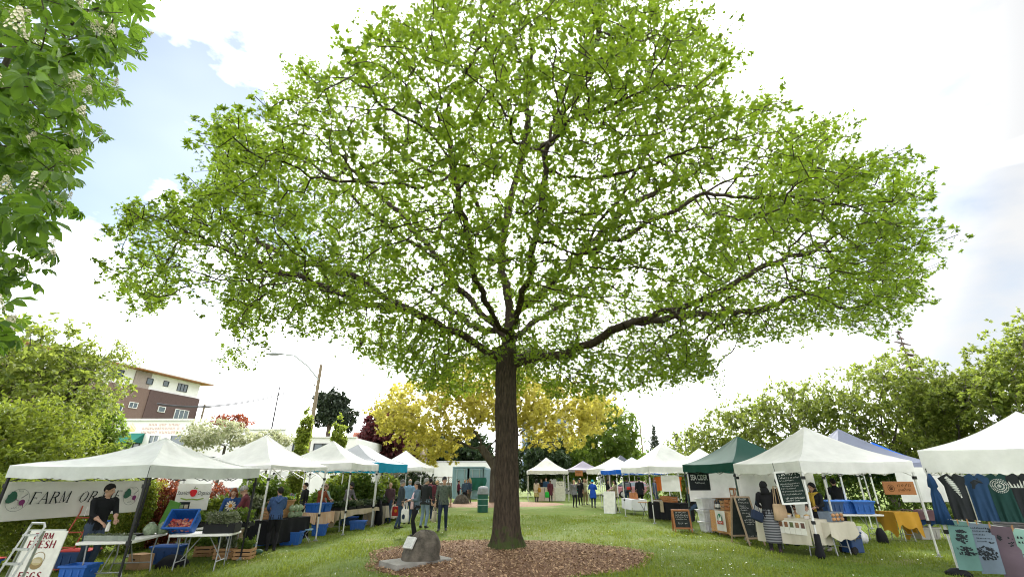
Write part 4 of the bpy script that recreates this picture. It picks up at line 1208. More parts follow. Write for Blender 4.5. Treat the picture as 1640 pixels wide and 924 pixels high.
def tent(label, c, eave, peak, val, cloth=None, valcloth=None, leg=None, group='market tents', ridge=0.0, seed=0, peak_xy=None, peak_frame=True, legs=(1, 1, 1, 1), lz=None, truss=None, wrk=1.0, name='market_tent', boots=()):
    cloth = cloth or C_WHITE; valcloth = valcloth or cloth; leg = leg or W_ALU
    c = [Vector((p[0], p[1], 0)) for p in c]
    cen = sum(c, Vector()) / 4
    if peak_xy: cen = Vector((*peak_xy, 0))
    o = thing(name, label, 'tent', cen, 0, group)
    q = [p - cen for p in c]
    zt = eave + val
    e0 = (q[1] - q[0]).normalized() * ridge / 2
    rs = random.Random(seed)
    def apex(i, s):
        if not ridge: return Vector((0, 0, peak))
        a = [(-e0, e0), (e0, e0), (e0, -e0), (-e0, -e0)][i]
        return a[0].lerp(a[1], s) + Vector((0, 0, peak))
    for i in range(4):
        A, B = q[i], q[(i + 1) % 4]
        out = Vector(((B - A).y, -(B - A).x, 0)).normalized()
        if out.dot((A + B) / 2) < 0: out = -out
        ov = .05
        A2, B2 = A + (A.normalized()) * ov, B + (B.normalized()) * ov
        ph = rs.random() * 6
        def roof(s, t, A2=A2, B2=B2, i=i, ph=ph):
            e = A2.lerp(B2, s); e.z = zt - .035 * math.sin(math.pi * s)
            p = e.lerp(apex(i, s), t)
            p.z -= .13 * math.sin(math.pi * t) * (1 - .25 * t) + .05 * math.sin(math.pi * s) * math.sin(math.pi * min(1, t * 1.3))
            k = (1 - t) * min(1, 6 * t)
            p.z += .014 * wrk * k * math.sin(9 * s + 5 * t + ph) + .022 * wrk * noise.noise((s * 3 + ph, t * 3.5, seed)) * min(1, 8 * s * (1 - s)) * min(1, 5 * t)
            return p
        b = MB(); b.grid(roof, 14, 12); b.build('roof_panel', cloth, o, smooth=180)
        def vl(s, t, A2=A2, B2=B2, out=out, ph=ph):
            p = A2.lerp(B2, s)
            fold = .016 * math.sin(s * 26 + ph) + .012 * math.sin(s * 51 + 2 * ph)
            p += out * (fold * t * min(1, 9 * s * (1 - s)) + .008)
            p.z = zt - .035 * math.sin(math.pi * s) - val * t + .022 * t * math.sin(s * 19 + ph) * math.sin(math.pi * s)
            return p
        b = MB(); b.grid(vl, 30, 4); b.build('valance', valcloth, o, smooth=180)
        # scissor truss under the eave
        b = MB()
        a_, b_ = A + -A.normalized() * .05, B - B.normalized() * .05
        n = 4
        for k in range(n):
            p, r = a_.lerp(b_, k / n), a_.lerp(b_, (k + 1) / n)
            up, dn = zt - .06, zt - .06 - (truss or val + .015)
            y = out * -.012
            b.bar(p + Vector((0, 0, up if k % 2 else dn)), r + Vector((0, 0, dn if k % 2 else up)), .022, .012)
            b.bar(p + y + Vector((0, 0, dn if k % 2 else up)), r + y + Vector((0, 0, up if k % 2 else dn)), .022, .012)
        props(b.build('truss', leg, o), kind=None)
        if not legs[i]: continue
        g = lz[i] if lz else gz(c[i].x)
        b = MB()
        b.box((A.x, A.y, (zt + .72 + g) / 2), (.042, .042, zt - .05 - .72 - g), None, 0)
        b.box((A.x, A.y, g + .42), (.032, .032, .74), None, 0)
        L = b.build('leg', leg, o)
        for zz, sz in ((g + .76, .07), (zt - .40, .075)):
            b = MB(); b.box((A.x, A.y, zz), (sz, sz * .9, .075)); b.build('bracket', W_BLK, L)
        b = MB(); b.box((A.x, A.y, g + .02), (.12, .12, .018)); b.box((A.x, A.y, g + .05), (.05, .05, .05)); b.build('foot_plate', W_GRY, L)
    if peak_frame:
        b = MB()
        b.bar((0, 0, peak - .05), (0, 0, zt - .12), .035)
        for i in range(4):
            m = (q[i] + q[(i + 1) % 4]) / 2
            b.bar(Vector((m.x * .96, m.y * .96, zt - .1)), (0, 0, zt - .10 + .02 * i), .022, .012)
        b.build('peak_frame', leg, o)
    return o
def fold_table(label, c, rz, L, W, h=.74, group='folding tables', top=None):
    o = thing('folding_table', label, 'table', (c[0], c[1], gz(c[0])), rz, group)
    b = MB(); n = 6; pts = []
    r = .07
    for sx, sy, a0 in ((1, 1, 0), (-1, 1, 90), (-1, -1, 180), (1, -1, 270)):
        for k in range(4):
            a = R(a0 + 30 * k); pts.append((sx * (L / 2 - r) + r * math.cos(a), sy * (W / 2 - r) + r * math.sin(a)))
    m = len(pts)
    vs = [(x, y, h) for x, y in pts] + [(x, y, h - .045) for x, y in pts]
    b.add(vs, [tuple(range(m)), tuple(range(2 * m - 1, m - 1, -1))] + [(i, i + m, (i + 1) % m + m, (i + 1) % m) for i in range(m)])
    b.build('tabletop', top or TABLE_W, o, bevel=.008)
    for s in (-1, 1):
        x = s * (L / 2 - .22); b = MB()
        for sy in (-1, 1):
            y = sy * (W / 2 - .12)
            b.tube([(x, y, h - .05), (x, y * .9, .35), (x, y * 1.05, .03), (x, y * 1.05, .0)], .014, 6)
        b.tube([(x, -W / 2 + .12, .18), (x, W / 2 - .12, .18)], .012, 6)
        b.tube([(x, 0, .2), (x - s * .35, 0, h - .05)], .010, 6)
        b.build('leg_frame', W_GRY, o)
    return o
def cloth(label, c, rz, L, W, h, drops, m, group=None, ripple=.02, seed=0, name='tablecloth', ragged=.03, cat='tablecloth'):
    """cloth lying over a table: drops = (front, back, left, right) lengths"""
    o = thing(name, label, cat, (c[0], c[1], gz(c[0])), rz, group)
    rs = random.Random(seed); b = MB(); h += .006
    L2, W2 = L / 2 + .012, W / 2 + .012
    b.grid(lambda s, t: Vector((-L2 + 2 * L2 * s, -W2 + 2 * W2 * t, h + .002 * math.sin(s * 20))), 10, 5)
    for k, (a, e, n) in enumerate((((-L2, -W2), (L2, -W2), (0, -1)), ((L2, W2), (-L2, W2), (0, 1)), ((-L2, W2), (-L2, -W2), (-1, 0)), ((L2, -W2), (L2, W2), (1, 0)))):
        d = drops[k]
        if d <= 0: continue
        ph = rs.random() * 6; ln = math.hypot(e[0] - a[0], e[1] - a[1])
        f1, f2 = 9 * ln + rs.random(), 17 * ln
        def f(s, t):
            w = t ** .7 * ripple * (1.2 * math.sin(s * f1 + ph) + .8 * math.sin(s * f2 + 2 * ph)) + .03 * t
            z = h - d * t * (1 + ragged * math.sin(s * 4.4 + ph) + ragged * .6 * math.sin(s * 11 + ph))
            return Vector((a[0] + (e[0] - a[0]) * s + n[0] * w, a[1] + (e[1] - a[1]) * s + n[1] * w, z + (0 if t else 0)))
        b.grid(f, max(10, int(26 * ln)), 8)
    b.build('drape', m, o, smooth=180)
    return o
def tote(label, c, rz, L=.55, W=.4, H=.32, m=None, lid=None, z=None, tilt=0.0, group='blue storage tubs', name='storage_tub', cat='tub'):
    m = m or TUB
    o = thing(name, label, cat, (c[0], c[1], gz(c[0]) + (z or 0) + .004), rz, group)
    if tilt: o.rotation_euler = (tilt, 0, rz)
    b = MB(); t = .012; k = .86
    def ring(f, z): return [(-L / 2 * f + 0, -W / 2 * f, z), (L / 2 * f, -W / 2 * f, z), (L / 2 * f, W / 2 * f, z), (-L / 2 * f, W / 2 * f, z)]
    vs = ring(k, 0) + ring(1, H) + ring(.95, H) + ring(k * .95, .012)
    fs = [(0, 3, 2, 1)] + [(i, (i + 1) % 4, 4 + (i + 1) % 4, 4 + i) for i in range(4)] + [(4 + i, 4 + (i + 1) % 4, 8 + (i + 1) % 4, 8 + i) for i in range(4)] + [(8 + i, 8 + (i + 1) % 4, 12 + (i + 1) % 4, 12 + i) for i in range(4)] + [(12, 13, 14, 15)]
    b.add(vs, fs); b.build('body', m, o, bevel=.01)
    b = MB()
    for i, (x, y, sx, sy) in enumerate(((0, -W / 2 - .004, L + .05, .03), (0, W / 2 + .004, L + .05, .03), (-L / 2 - .004, 0, .03, W - .03), (L / 2 + .004, 0, .03, W - .03))): b.box((x, y, H - .02), (sx, sy, .035))
    for x in (-L * .28, 0, L * .28): b.box((x, -W / 2 * .945, H * .5), (.03, .03, H * .62)); b.box((x, W / 2 * .945, H * .5), (.03, .03, H * .62))
    b.build('rim', m, o)
    for s in (-1, 1):
        b = MB(); b.box((s * (L / 2 + .02), 0, H * .72), (.03, .14, .035)); b.build('handle', m, o)
    if lid:
        b = MB(); b.box((0, 0, H + .012), (L + .07, W + .07, .03)); b.box((0, 0, H + .03), (L * .8, W * .8, .02)); b.build('lid', lid, o, bevel=.008)
    return o
TUB = mat('blue_tub', (.012, .095, .38), .45, var=.08, scale=3)
TUB_D = mat('navy_tub', (.012, .05, .16), .45, var=.08, scale=3)
WOOD = mat('pine_wood', (.42, .25, .12), .7, col2=(.30, .165, .075), scale=5, aniso=(1, 14, 14))
WOOD_R = mat('orange_wood', (.40, .16, .045), .6, col2=(.28, .10, .03), scale=5, aniso=(1, 12, 12))
CARD = mat('cardboard', (.32, .20, .11), .9, var=.08)
BLACK_CLOTH = fabric('black_cloth', (.007, .0075, .010), .03, var=.2)
def crate(label, c, rz, L, W, H, group='wooden crates', rows=3, z=0, m=None, name='wooden_crate'):
    o = thing(name, label, 'crate', (c[0], c[1], gz(c[0]) + z), rz, group); m = m or WOOD
    hh = H / rows * .72; data = {}
    def slat(key, size, loc):
        if key not in data:
            b = MB(); b.box((0, 0, 0), size); s = b.build('slat', m, o); data[key] = s.data
        else: s = link_mesh('slat', data[key], o)
        s.location = loc
    for r in range(rows):
        zc = H * (r + .5) / rows
        for s in (-1, 1): slat('x', (L, .012, hh), (0, s * W / 2, zc))
        for s in (-1, 1): slat('y', (.014, W - .014, hh), (s * (L / 2 - .008), 0, zc + .0))
    for k in range(4): slat('b', (L - .03, W / 4 * .85, .01), (0, -W / 2 + W * (k + .5) / 4, .012))
    for sx in (-1, 1):
        for sy in (-1, 1):
            slat('p', (.028, .028, H - .02), (sx * (L / 2 - .03), sy * (W / 2 - .021), H / 2))
    return o
def plants_on(parent, L, W, z, hgt, leaf, n, size, seed, name='plants', rough=.35):
    rs = np.random.default_rng(seed)
    p = np.column_stack([(rs.random(n) - .5) * L, (rs.random(n) - .5) * W, z + hgt * (.1 + .9 * rs.random(n) ** .7)])
    bump = np.array([noise.noise((a * 9, b * 9, seed)) for a, b, c in p])
    p[:, 2] += rough * hgt * bump * (p[:, 2] - z) / hgt
    V, F, T = rosettes(p, np.array([[0, 0, 1.]] * n) + rs.normal(size=(n, 3)) * .4, 3, size, rs, *T_QUAD)
    return props(npmesh(name, V, F, LEAVES[leaf], parent, tone=T), kind='stuff')
TRAY_M = mat('black_plastic', (.008, .009, .010), .55, spec=.2)
def tray(label, c, rz, L, W, z, leaf='green', hgt=.16, n=260, seed=0, group='trays of seedlings', size=.05, H=.09):
    o = thing('seedling_tray', label, 'tray', (c[0], c[1], gz(c[0]) + z + .004), rz, group)
    b = MB(); nx, ny = max(2, int(L / .11)), max(2, int(W / .11))
    b.box((0, 0, .008), (L, W, .014))
    for i in range(nx + 1): b.box((-L / 2 + L * i / nx, 0, H / 2 + .016), (.008, W, H))
    for j in range(ny + 1): b.box((0, -W / 2 + W * j / ny, H / 2 + .0145), (L - .02, .008, H - .004))
    for i in range(nx):
        for j in range(ny): b.box((-L / 2 + L * (i + .5) / nx, -W / 2 + W * (j + .5) / ny, H * .45), (L / nx * .9, W / ny * .9, H * .7))
    props(b.build('pots', TRAY_M, o), kind='stuff')
    plants_on(o, L * .98, W * .98, H * .9, hgt, leaf, n, size, seed)
    return o
def cardbox(label, c, rz, L, W, H, z=0, m=None, group='cardboard boxes', closed=False, name='cardboard_box'):
    o = thing(name, label, 'box', (c[0], c[1], gz(c[0]) + z + .003), rz, group); m = m or CARD
    b = MB(); t = .008
    for s in (-1, 1):
        b.box((0, s * (W / 2 - t / 2), H / 2), (L, t, H)); b.box((s * (L / 2 - t / 2), 0, H / 2), (t, W - 2 * t - .002, H - .002))
    b.box((0, 0, .006), (L - .02, W - .02, .008)); b.build('walls', m, o)
    for s in (-1, 1):
        b = MB()
        if closed: b.box((0, s * W / 4, H + .003), (L, W / 2 - .004, .006))
        else: b.box((0, s * (W / 2 + .05), H - .01 + .04), (L, .008, .13), Matrix.Rotation(s * -1.1, 3, 'X'))
        b.build('flap', m, o)
        b = MB(); b.box((0, s * (W / 2 + .001), H * .68), (.09, .004, .03)); b.build('hand_hole', mat('dark_hole', (.02, .015, .01), .9), o)
    return o
# lettering ------------------------------------------------------------------
SERIF = {
    'F': ([((.18, 0), (.18, 1), 1), ((.18, .97), (.68, .97), 0), ((.18, .52), (.52, .52), 0)], [(.18, 0), ], [(.68, .97), (.52, .52)], .72),
    'A': ([((.08, 0), (.42, 1), 0), ((.42, 1), (.78, 0), 1), ((.2, .36), (.64, .36), 0)], [(.08, 0), (.78, 0)], [], .86),
    'R': ([((.18, 0), (.18, 1), 1), ((.18, .97), (.5, .97), 0), ((.5, .97), (.64, .86), 1), ((.64, .86), (.64, .66), 1), ((.64, .66), (.48, .52), 1), ((.48, .52), (.18, .52), 0), ((.42, .52), (.76, 0), 1)], [(.18, 0), (.78, 0)], [], .84),
    'M': ([((.14, 0), (.18, 1), 0), ((.18, 1), (.5, .08), 1), ((.5, .08), (.82, 1), 0), ((.82, 1), (.86, 0), 1)], [(.14, 0), (.86, 0)], [], 1.0),
    'O': ([((.42, 0), (.18, .16), 0), ((.18, .16), (.1, .5), 1), ((.1, .5), (.18, .84), 1), ((.18, .84), (.42, 1), 0), ((.42, 1), (.68, .84), 0), ((.68, .84), (.76, .5), 1), ((.76, .5), (.68, .16), 1), ((.68, .16), (.42, 0), 0)], [], [], .88),
    'D': ([((.18, 0), (.18, 1), 1), ((.18, .97), (.46, .97), 0), ((.46, .97), (.7, .8), 1), ((.7, .8), (.76, .5), 1), ((.76, .5), (.7, .2), 1), ((.7, .2), (.46, .03), 1), ((.46, .03), (.18, .03), 0)], [], [], .88),
    'I': ([((.2, 0), (.2, 1), 1)], [(.2, 0), (.2, 1)], [], .42),
    'E': ([((.18, 0), (.18, 1), 1), ((.18, .97), (.66, .97), 0), ((.18, .52), (.54, .52), 0), ((.18, .03), (.68, .03), 0)], [], [(.66, .97), (.54, .52), (.68, .03)], .76),
    'S': ([((.1, .12), (.36, .0), 0), ((.36, 0), (.6, .12), 1), ((.6, .12), (.62, .32), 1), ((.62, .32), (.2, .62), 1), ((.2, .62), (.16, .84), 1), ((.16, .84), (.38, 1), 0), ((.38, 1), (.62, .9), 0)], [], [(.62, .86), (.1, .16)], .74),
    'H': ([((.16, 0), (.16, 1), 1), ((.72, 0), (.72, 1), 1), ((.16, .52), (.72, .52), 0)], [(.16, 0), (.72, 0), (.16, 1), (.72, 1)], [], .88),
    'G': ([((.66, .86), (.42, 1), 0), ((.42, 1), (.18, .84), 0), ((.18, .84), (.1, .5), 1), ((.1, .5), (.18, .16), 1), ((.18, .16), (.42, 0), 0), ((.42, 0), (.68, .1), 0), ((.68, .1), (.68, .42), 1), ((.52, .42), (.8, .42), 0)], [], [(.66, .84)], .86),
}
def serif_text(b, s, M, h, slant=0.0, thick=.15, thin=.055, gap=.06, mi=0, d=.004):
    """letters from strokes; M maps (x, depth, z); returns the width"""
    x0 = 0.0
    for ch in s:
        if ch == ' ': x0 += .42; continue
        st, serifs, ticks, w = SERIF[ch]
        def T(p): return (x0 + p[0] + slant * p[1], p[1])
        def quad(p, q, t):
            p, q = Vector(T(p)), Vector(T(q)); dd = (q - p)
            if dd.length < 1e-6: return
            nn = Vector((-dd.y, dd.x)).normalized() * t / 2
            e = dd.normalized() * t * .18
            vs = [M @ Vector((v.x * h, -d, v.y * h)) for v in (p - nn - e, q - nn + e, q + nn + e, p + nn - e)]
            b.add(vs, [(0, 1, 2, 3)], mi)
        for p, q, k in st: quad(p, q, thick if k else thin)
        for p in serifs: quad((p[0] - .12, p[1] + (.02 if p[1] < .5 else -.02)), (p[0] + .12, p[1] + (.02 if p[1] < .5 else -.02)), .045)
        for p in ticks: quad((p[0], p[1] - .1), (p[0], p[1] + .02), .05)
        if ch in 'FDER' : quad((.06, .98), (.2, .98), .045); quad((.06, .02), (.3, .02), .045)
        x0 += w + gap
    return x0 * h
def font_text(b, s, M, h, shear=0.0, mi=0, bold=0.0, xs=1.0, d=.004):
    cu = bpy.data.curves.new('t', 'FONT'); cu.body = s; cu.size = h * 1.4; cu.shear = shear; cu.offset = bold
    o = bpy.data.objects.new('t', cu)
    me = o.to_mesh()
    vs = [M @ Vector((v.co.x * xs, -d, v.co.y)) for v in me.vertices]
    wd = max([v.co.x * xs for v in me.vertices] or [0])
    b.add(vs, [tuple(p.vertices) for p in me.polygons], mi)
    o.to_mesh_clear(); bpy.data.objects.remove(o)
    return wd
def plane_frame(p, right, up=Vector((0, 0, 1))):
    """matrix: local X along right, Z along up, -Y towards the reader"""
    r = Vector(right).normalized(); u = (Vector(up) - r * Vector(up).dot(r)).normalized()
    y = u.cross(r)
    M = Matrix((r, y, u)).transposed().to_4x4(); M.translation = Vector(p)
    return M
def scribble(b, M, x0, x1, z, h, seed, mi=0, d=.004):
    """a line of small chalk marks too small to read"""
    rr = random.Random(seed); x = x0
    while x < x1 - h * .4:
        w = h * rr.uniform(.35, .6)
        for k in range(2):
            xa, za = x + w * rr.random(), z + h * rr.random(); xb, zb = x + w * rr.random(), z + h * rr.random()
            p, q = Vector((xa, za)), Vector((xb, zb)); dd = q - p
            if dd.length < h * .3: q = p + Vector((0, h * .6)); dd = q - p
            nn = Vector((-dd.y, dd.x)).normalized() * h * .09
            b.add([M @ Vector((v.x, -d, v.y)) for v in (p - nn, q - nn, q + nn, p + nn)], [(0, 1, 2, 3)], mi)
        x += w + h * (.18 if rr.random() < .8 else .6)
def disc(b, M, x, z, rx, rz, n=16, mi=0, d=.004, inner=0.0):
    vs = [M @ Vector((x + rx * math.cos(2 * math.pi * k / n), -d, z + rz * math.sin(2 * math.pi * k / n))) for k in range(n)]
    if inner:
        vs += [M @ Vector((x + rx * inner * math.cos(2 * math.pi * k / n), -d, z + rz * inner * math.sin(2 * math.pi * k / n))) for k in range(n)]
        b.add(vs, [(k, (k + 1) % n, n + (k + 1) % n, n + k) for k in range(n)], mi)
    else: b.add(vs, [tuple(range(n))], mi)
def poly(b, M, pts, mi=0, d=.004):
    b.add([M @ Vector((x, -d, z)) for x, z in pts], [tuple(range(len(pts)))], mi)
def banner_sheet(o, Wd, Ht, m, sway=.03, name='sheet', seed=0, nx=24, nz=10):
    b = MB()
    f = lambda s, t: Vector((s * Wd, sway * math.sin(s * 7 + seed) * (1 - t) + .4 * sway * math.sin(s * 15 + 3 * t), t * Ht))
    b.grid(f, nx, nz)
    b.grid(lambda s, t: f(1 - s, t) + Vector((0, .004, 0)), nx, nz)
    return b.build(name, m, o, smooth=180)
INK = mat('black_ink', (.02, .025, .03), .8)
CHALK = mat('chalk', (.62, .62, .60), .95)
SLATE = mat('chalkboard', (.028, .034, .034), .8, var=.25, scale=8)
# ------------------------------------------------------------------ boulder, slab, bin, rock
def boulder(label, c, rx, ry, h, seed, m, lean=0.0, rz=0.0, z0=0.0):
    o = thing('boulder', label, 'rock', (c[0], c[1], gz(c[0]) + z0 + .001), rz)
    def f(s, t):
        a = s * 2 * math.pi; th = t * math.pi / 2 * 1.0
        e = .86
        r = max(0, math.cos(th)) ** e; z = math.sin(th) ** .9
        d = Vector((math.cos(a), math.sin(a), z * 1.2))
        k = 1 + .16 * noise.noise(d * 1.3 + Vector((seed, 0, 0))) + .06 * noise.noise(d * 3.6) + .02 * noise.noise(d * 9)
        p = Vector((rx * r * math.cos(a) * k, ry * r * math.sin(a) * k, h * z * (1 + .06 * noise.noise(d * 2.5))))
        p.x += lean * p.z
        # flat split face towards the lower left
        n = Vector((-.78, -.38, .50)).normalized(); dd = p.dot(n) - .335 * rx / .42
        if dd > 0: p -= n * dd * .85
        p.z = max(p.z, 0)
        return p
    b = MB(); b.grid(f, 56, 30); b.build('stone', m, o, smooth=180)
    return o
stone_m = mat('granite', (.145, .125, .10), .9, col2=(.04, .036, .030), scale=5, bump=.6, bscale=30)
sl = thing('concrete_slab', 'thin square edged concrete slab under the boulder with the plaque', 'slab', (-2.08, 11.42, 0), R(42))
b = MB(); b.box((0, 0, .055), (1.38, .78, .15)); b.build('slab', mat('old_concrete', (.24, .23, .21), .95, var=.25, scale=4, bump=.4), sl, bevel=.012)
bo = boulder('dark brownish boulder carrying a small plaque, on the slab beside the mulch', (-2.0, 11.42), .43, .35, .56, 3.0, stone_m, .10, R(8), .13)
pl = thing('plaque', 'small pale metal plaque fixed to the sloping face of the boulder', 'plaque', (-2.21, 11.19, .13 + .34), 0)
n_ = Vector((-.50, -.66, .50)).normalized()
pl.rotation_euler = n_.to_track_quat('Z', 'Y').to_euler()
b = MB(); b.box((0, 0, .0), (.27, .24, .05)); b.build('plate', mat('plaque_metal', (.55, .55, .53), .45, var=.05), pl, bevel=.006)
b = MB(); Mx = Matrix.Translation((0, 0, .026)) @ Matrix.Rotation(-math.pi / 2, 4, 'X')
for k in range(7): scribble(b, Mx, -.11, .11, .07 - k * .026, .013, 300 + k, d=.0)
props(b.build('lettering', mat('etched_grey', (.14, .14, .14), .8), pl), kind='stuff')
boulder('small dark rock on the far mulch patch near the container', (S(738, 808).x, S(738, 808).y), .62, .5, .7, 8.0, stone_m)
tb_ = S(773, 820)
bn = thing('litter_bin', 'round green litter bin with a grey domed lid', 'bin', (tb_.x, tb_.y, 0))
b = MB(); b.lathe([(.28, .0), (.30, .02), (.30, .34), (.315, .35), (.315, .38), (.30, .39), (.30, .64), (.315, .65), (.315, .68), (.30, .69), (.30, .92), (.32, .94)], 28); b.build('drum', mat('bin_green', (.004, .075, .05), .45, var=.08), bn, smooth=40)
b = MB()
for z in (.365, .665): b.lathe([(.317, z - .012), (.321, z), (.317, z + .012)], 28)
props(b.build('band', mat('bin_band', (.30, .40, .36), .5), bn), kind='stuff')
b = MB(); b.lathe([(.34, .93), (.345, .99), (.31, 1.01), (.30, 1.22), (.27, 1.29), (.18, 1.34), (0, 1.36)], 28); lid_ = b.build('lid', mat('bin_lid', (.20, .21, .22), .5), bn, smooth=40)
b = MB(); b.box((0, -.295, 1.11), (.26, .03, .14)); b.build('flap', mat('bin_flap', (.26, .27, .28), .5), lid_)

# ------------------------------------------------------------------ tents, left row
GL_ = 'white market tents along the left'
L1 = [(-7.33, 9.9), (-6.85, 13.2), (-10.05, 13.7), (-10.62, 10.4)]
tent('low off white tent with black legs over the farm banner at the far left', L1, 1.77, 2.66, .24, C_OFF, None, W_BLK, GL_, seed=1, peak_xy=(-8.55, 11.8), wrk=2.4)
L2 = [(-7.15, 14.5), (-6.5, 17.1), (-9.5, 17.8), (-10.1, 15.2)]
tent('second white tent from the left with open scissor frame, over the woman in blue hood', L2, 2.03, 3.12, .10, C_WHITE, None, W_ALU, GL_, seed=2, truss=.32)
L3 = [(-6.15, 18.7), (-5.95, 21.6), (-8.95, 21.8), (-9.15, 18.9)]
tent('third white tent from the left, over the seedling tables', L3, 2.08, 3.22, .24, C_WHITE, None, W_ALU, GL_, seed=3)
L4 = [(-6.0, 21.95), (-5.5, 25.5), (-8.9, 25.9), (-9.4, 22.3)]
tent('grey roofed tent with a turquoise valance', L4, 2.05, 3.28, .38, fabric('canopy_grey', (.42, .43, .46), .2), fabric('canopy_turquoise', (.01, .30, .48), .3), W_ALU, 'coloured market tents', ridge=.9, seed=4)
L5 = [(-5.45, 29.5), (-5.2, 32.5), (-8.2, 32.8), (-8.5, 29.8)]
tent('small white tent beyond the turquoise valance', L5, 2.2, 3.42, .2, C_WHITE, None, W_ALU, GL_, seed=5)
# tents, far end and right row
GR_ = 'white market tents along the right'
tent('white pyramid tent at the far end, with two white counters', [(4.75, 42), (4.75, 45.3), (1.4, 45.3), (1.4, 42)], 2.15, 3.5, .26, C_WHITE, None, W_ALU, GR_, seed=6)
tent('lavender grey tent beside the white pyramid tent', [(5.1, 44.5), (5.1, 47.5), (8.3, 47.5), (8.3, 44.5)], 2.35, 3.3, .16, fabric('canopy_lavender', (.27, .25, .30), .2), None, W_ALU, 'coloured market tents', seed=7)
tent('white tent between the lavender tent and the blue edged tent', [(5.9, 33.0), (5.6, 36.6), (8.8, 37), (9.1, 33.3)], 2.08, 3.2, .3, C_WHITE, None, W_ALU, GR_, seed=8)
tent('small charcoal tent peak behind the white tents', [(7.6, 38.5), (7.4, 41.5), (10.4, 41.8), (10.6, 38.8)], 2.2, 3.55, .2, fabric('canopy_charcoal', (.09, .10, .13), .1), None, W_ALU, 'coloured market tents', seed=9)
tent('pale roofed tent with a blue valance behind the big white one', [(5.95, 28), (5.65, 31), (8.7, 31.3), (8.95, 28.3)], 2.0, 2.95, .22, fabric('canopy_paleblue', (.62, .70, .78), .3), fabric('canopy_blue', (.01, .12, .55), .25), W_ALU, 'coloured market tents', seed=10)
R1 = [(5.98, 21.4), (5.65, 25.2), (8.65, 25.6), (8.98, 21.8)]
tent('big white tent over the black table, left of the green tent', R1, 2.02, 3.36, .24, C_WHITE, None, W_ALU, GR_, seed=11)
tent('white tent top just behind the green tent', [(10.2, 28.5), (10.1, 31.6), (13.2, 31.8), (13.3, 28.7)], 2.2, 3.5, .22, C_WHITE, None, W_ALU, GR_, seed=12)
GT = [(7.2, 15.9), (6.6, 18.75), (9.5, 19.4), (10.1, 16.6)]
tent('dark green tent with green legs', GT, 1.98, 3.2, .26, fabric('canopy_green', (.035, .115, .095), .4), fabric('valance_green', (.012, .075, .055), .2), W_GRN, 'coloured market tents', seed=13)
R2 = [(7.34, 12.42), (6.95, 15.2), (9.80, 15.5), (10.25, 12.55)]
tent('largest white tent on the right, over the menu board', R2, 1.9, 3.16, .27, C_WHITE, None, W_ALU, GR_, seed=14)
LV = [(10.6, 15.9), (10.45, 19.0), (13.5, 19.2), (13.65, 16.0)]
tent('lavender blue tent behind the largest white tent', LV, 2.0, 3.45, .25, fabric('canopy_slate', (.22, .24, .33), .2), None, W_ALU, 'coloured market tents', seed=15)
tent('bright blue tent furthest back on the right', [(15.0, 20.6), (15.0, 23.6), (18.2, 23.6), (18.2, 20.6)], 2.0, 3.3, .25, fabric('canopy_blue', (.01, .12, .55), .25), None, W_ALU, 'coloured market tents', seed=16)
R3 = [(10.58, 7.98), (8.78, 10.38), (11.18, 12.2), (12.98, 9.8)]
tent('white corner tent at the right edge, hung with shirts', R3, 1.87, 3.08, .44, C_WHITE, None, W_ALU, GR_, seed=17, legs=(1, 1, 1, 1))

# ------------------------------------------------------------------ banners
bo_ = Vector((-10.52, 10.35, 0)); be_ = Vector((-10.08, 13.55, 0))
dv = be_ - bo_; Wb = dv.length
bz = math.atan2(dv.y, dv.x)
o = thing('farm_banner', 'long white farm banner with a beet drawing at each end, behind the man in black', 'banner', (bo_.x, bo_.y, .93), bz)
banner_sheet(o, Wb, .76, fabric('banner_white', (.70, .69, .65), .15), .015)
M0 = Matrix.Identity(4)
b = MB(); M1 = Matrix.Translation((.48, -.03, .31))
serif_text(b, 'FARM', M1, .235, .16, .13, .05)
M1 = Matrix.Translation((1.53, -.03, .30)); serif_text(b, 'OR DIE', M1, .235, .3, .12, .05)
props(b.build('lettering', INK, o), kind='stuff')
def beet(o, x, z, r):
    b = MB(); M = Matrix.Translation((x, -.028, z))
    disc(b, M, 0, 0, r, r, 28, 0, .0, .965)
    for k, (dx, dz, a) in enumerate(((-.55, .22, 2.7), (-.6, -.12, 3.2), (-.4, .4, 2.3))):
        pts = [(r * (dx * .0 - .1) + 0, 0)]
        L_ = r * .95; w = r * .28; ca, sa = math.cos(a), math.sin(a)
        ring = [(0, 0), (.3, .7), (.6, 1), (.85, .8), (1, 0), (.85, -.8), (.6, -1), (.3, -.7)]
        poly(b, M, [(-.12 * r + ca * L_ * p - sa * w * q, .05 * r + sa * L_ * p + ca * w * q) for p, q in ring], 1, .003 + .001 * k)
    disc(b, M, r * .42, -r * .22, r * .27, r * .27, 14, 2, .007)
    poly(b, M, [(r * .50, -r * .4), (r * .62, -r * .36), (r * .66, -r * .72)], 2, .0075)
    poly(b, M, [(r * .2, -r * .06), (r * .3, -r * .14), (-r * .2, r * .1), (-r * .26, r * .04)], 2, .0065)
    poly(b, M, [(r * .25, r * .18), (r * .3, r * .12), (r * .75, r * .5), (r * .72, r * .6)], 0, .002)
    for k in range(4): scribble(b, M, -r * .2 + k * r * .13, -r * .05 + k * r * .13, r * .68, r * .16, 500 + k, 0, .002)
    for k in range(4): scribble(b, M, -r * .3 + k * r * .14, -r * .1 + k * r * .14, -r * .78, r * .16, 520 + k, 0, .002)
    props(b.build('beet_emblem', [mat('line_grey', (.22, .22, .22), .8), mat('beet_leaf_ink', (.035, .11, .075), .8), mat('beet_ink', (.18, .035, .13), .8)], o), kind='stuff')
beet(o, .26, .40, .22); beet(o, Wb - .30, .40, .22)
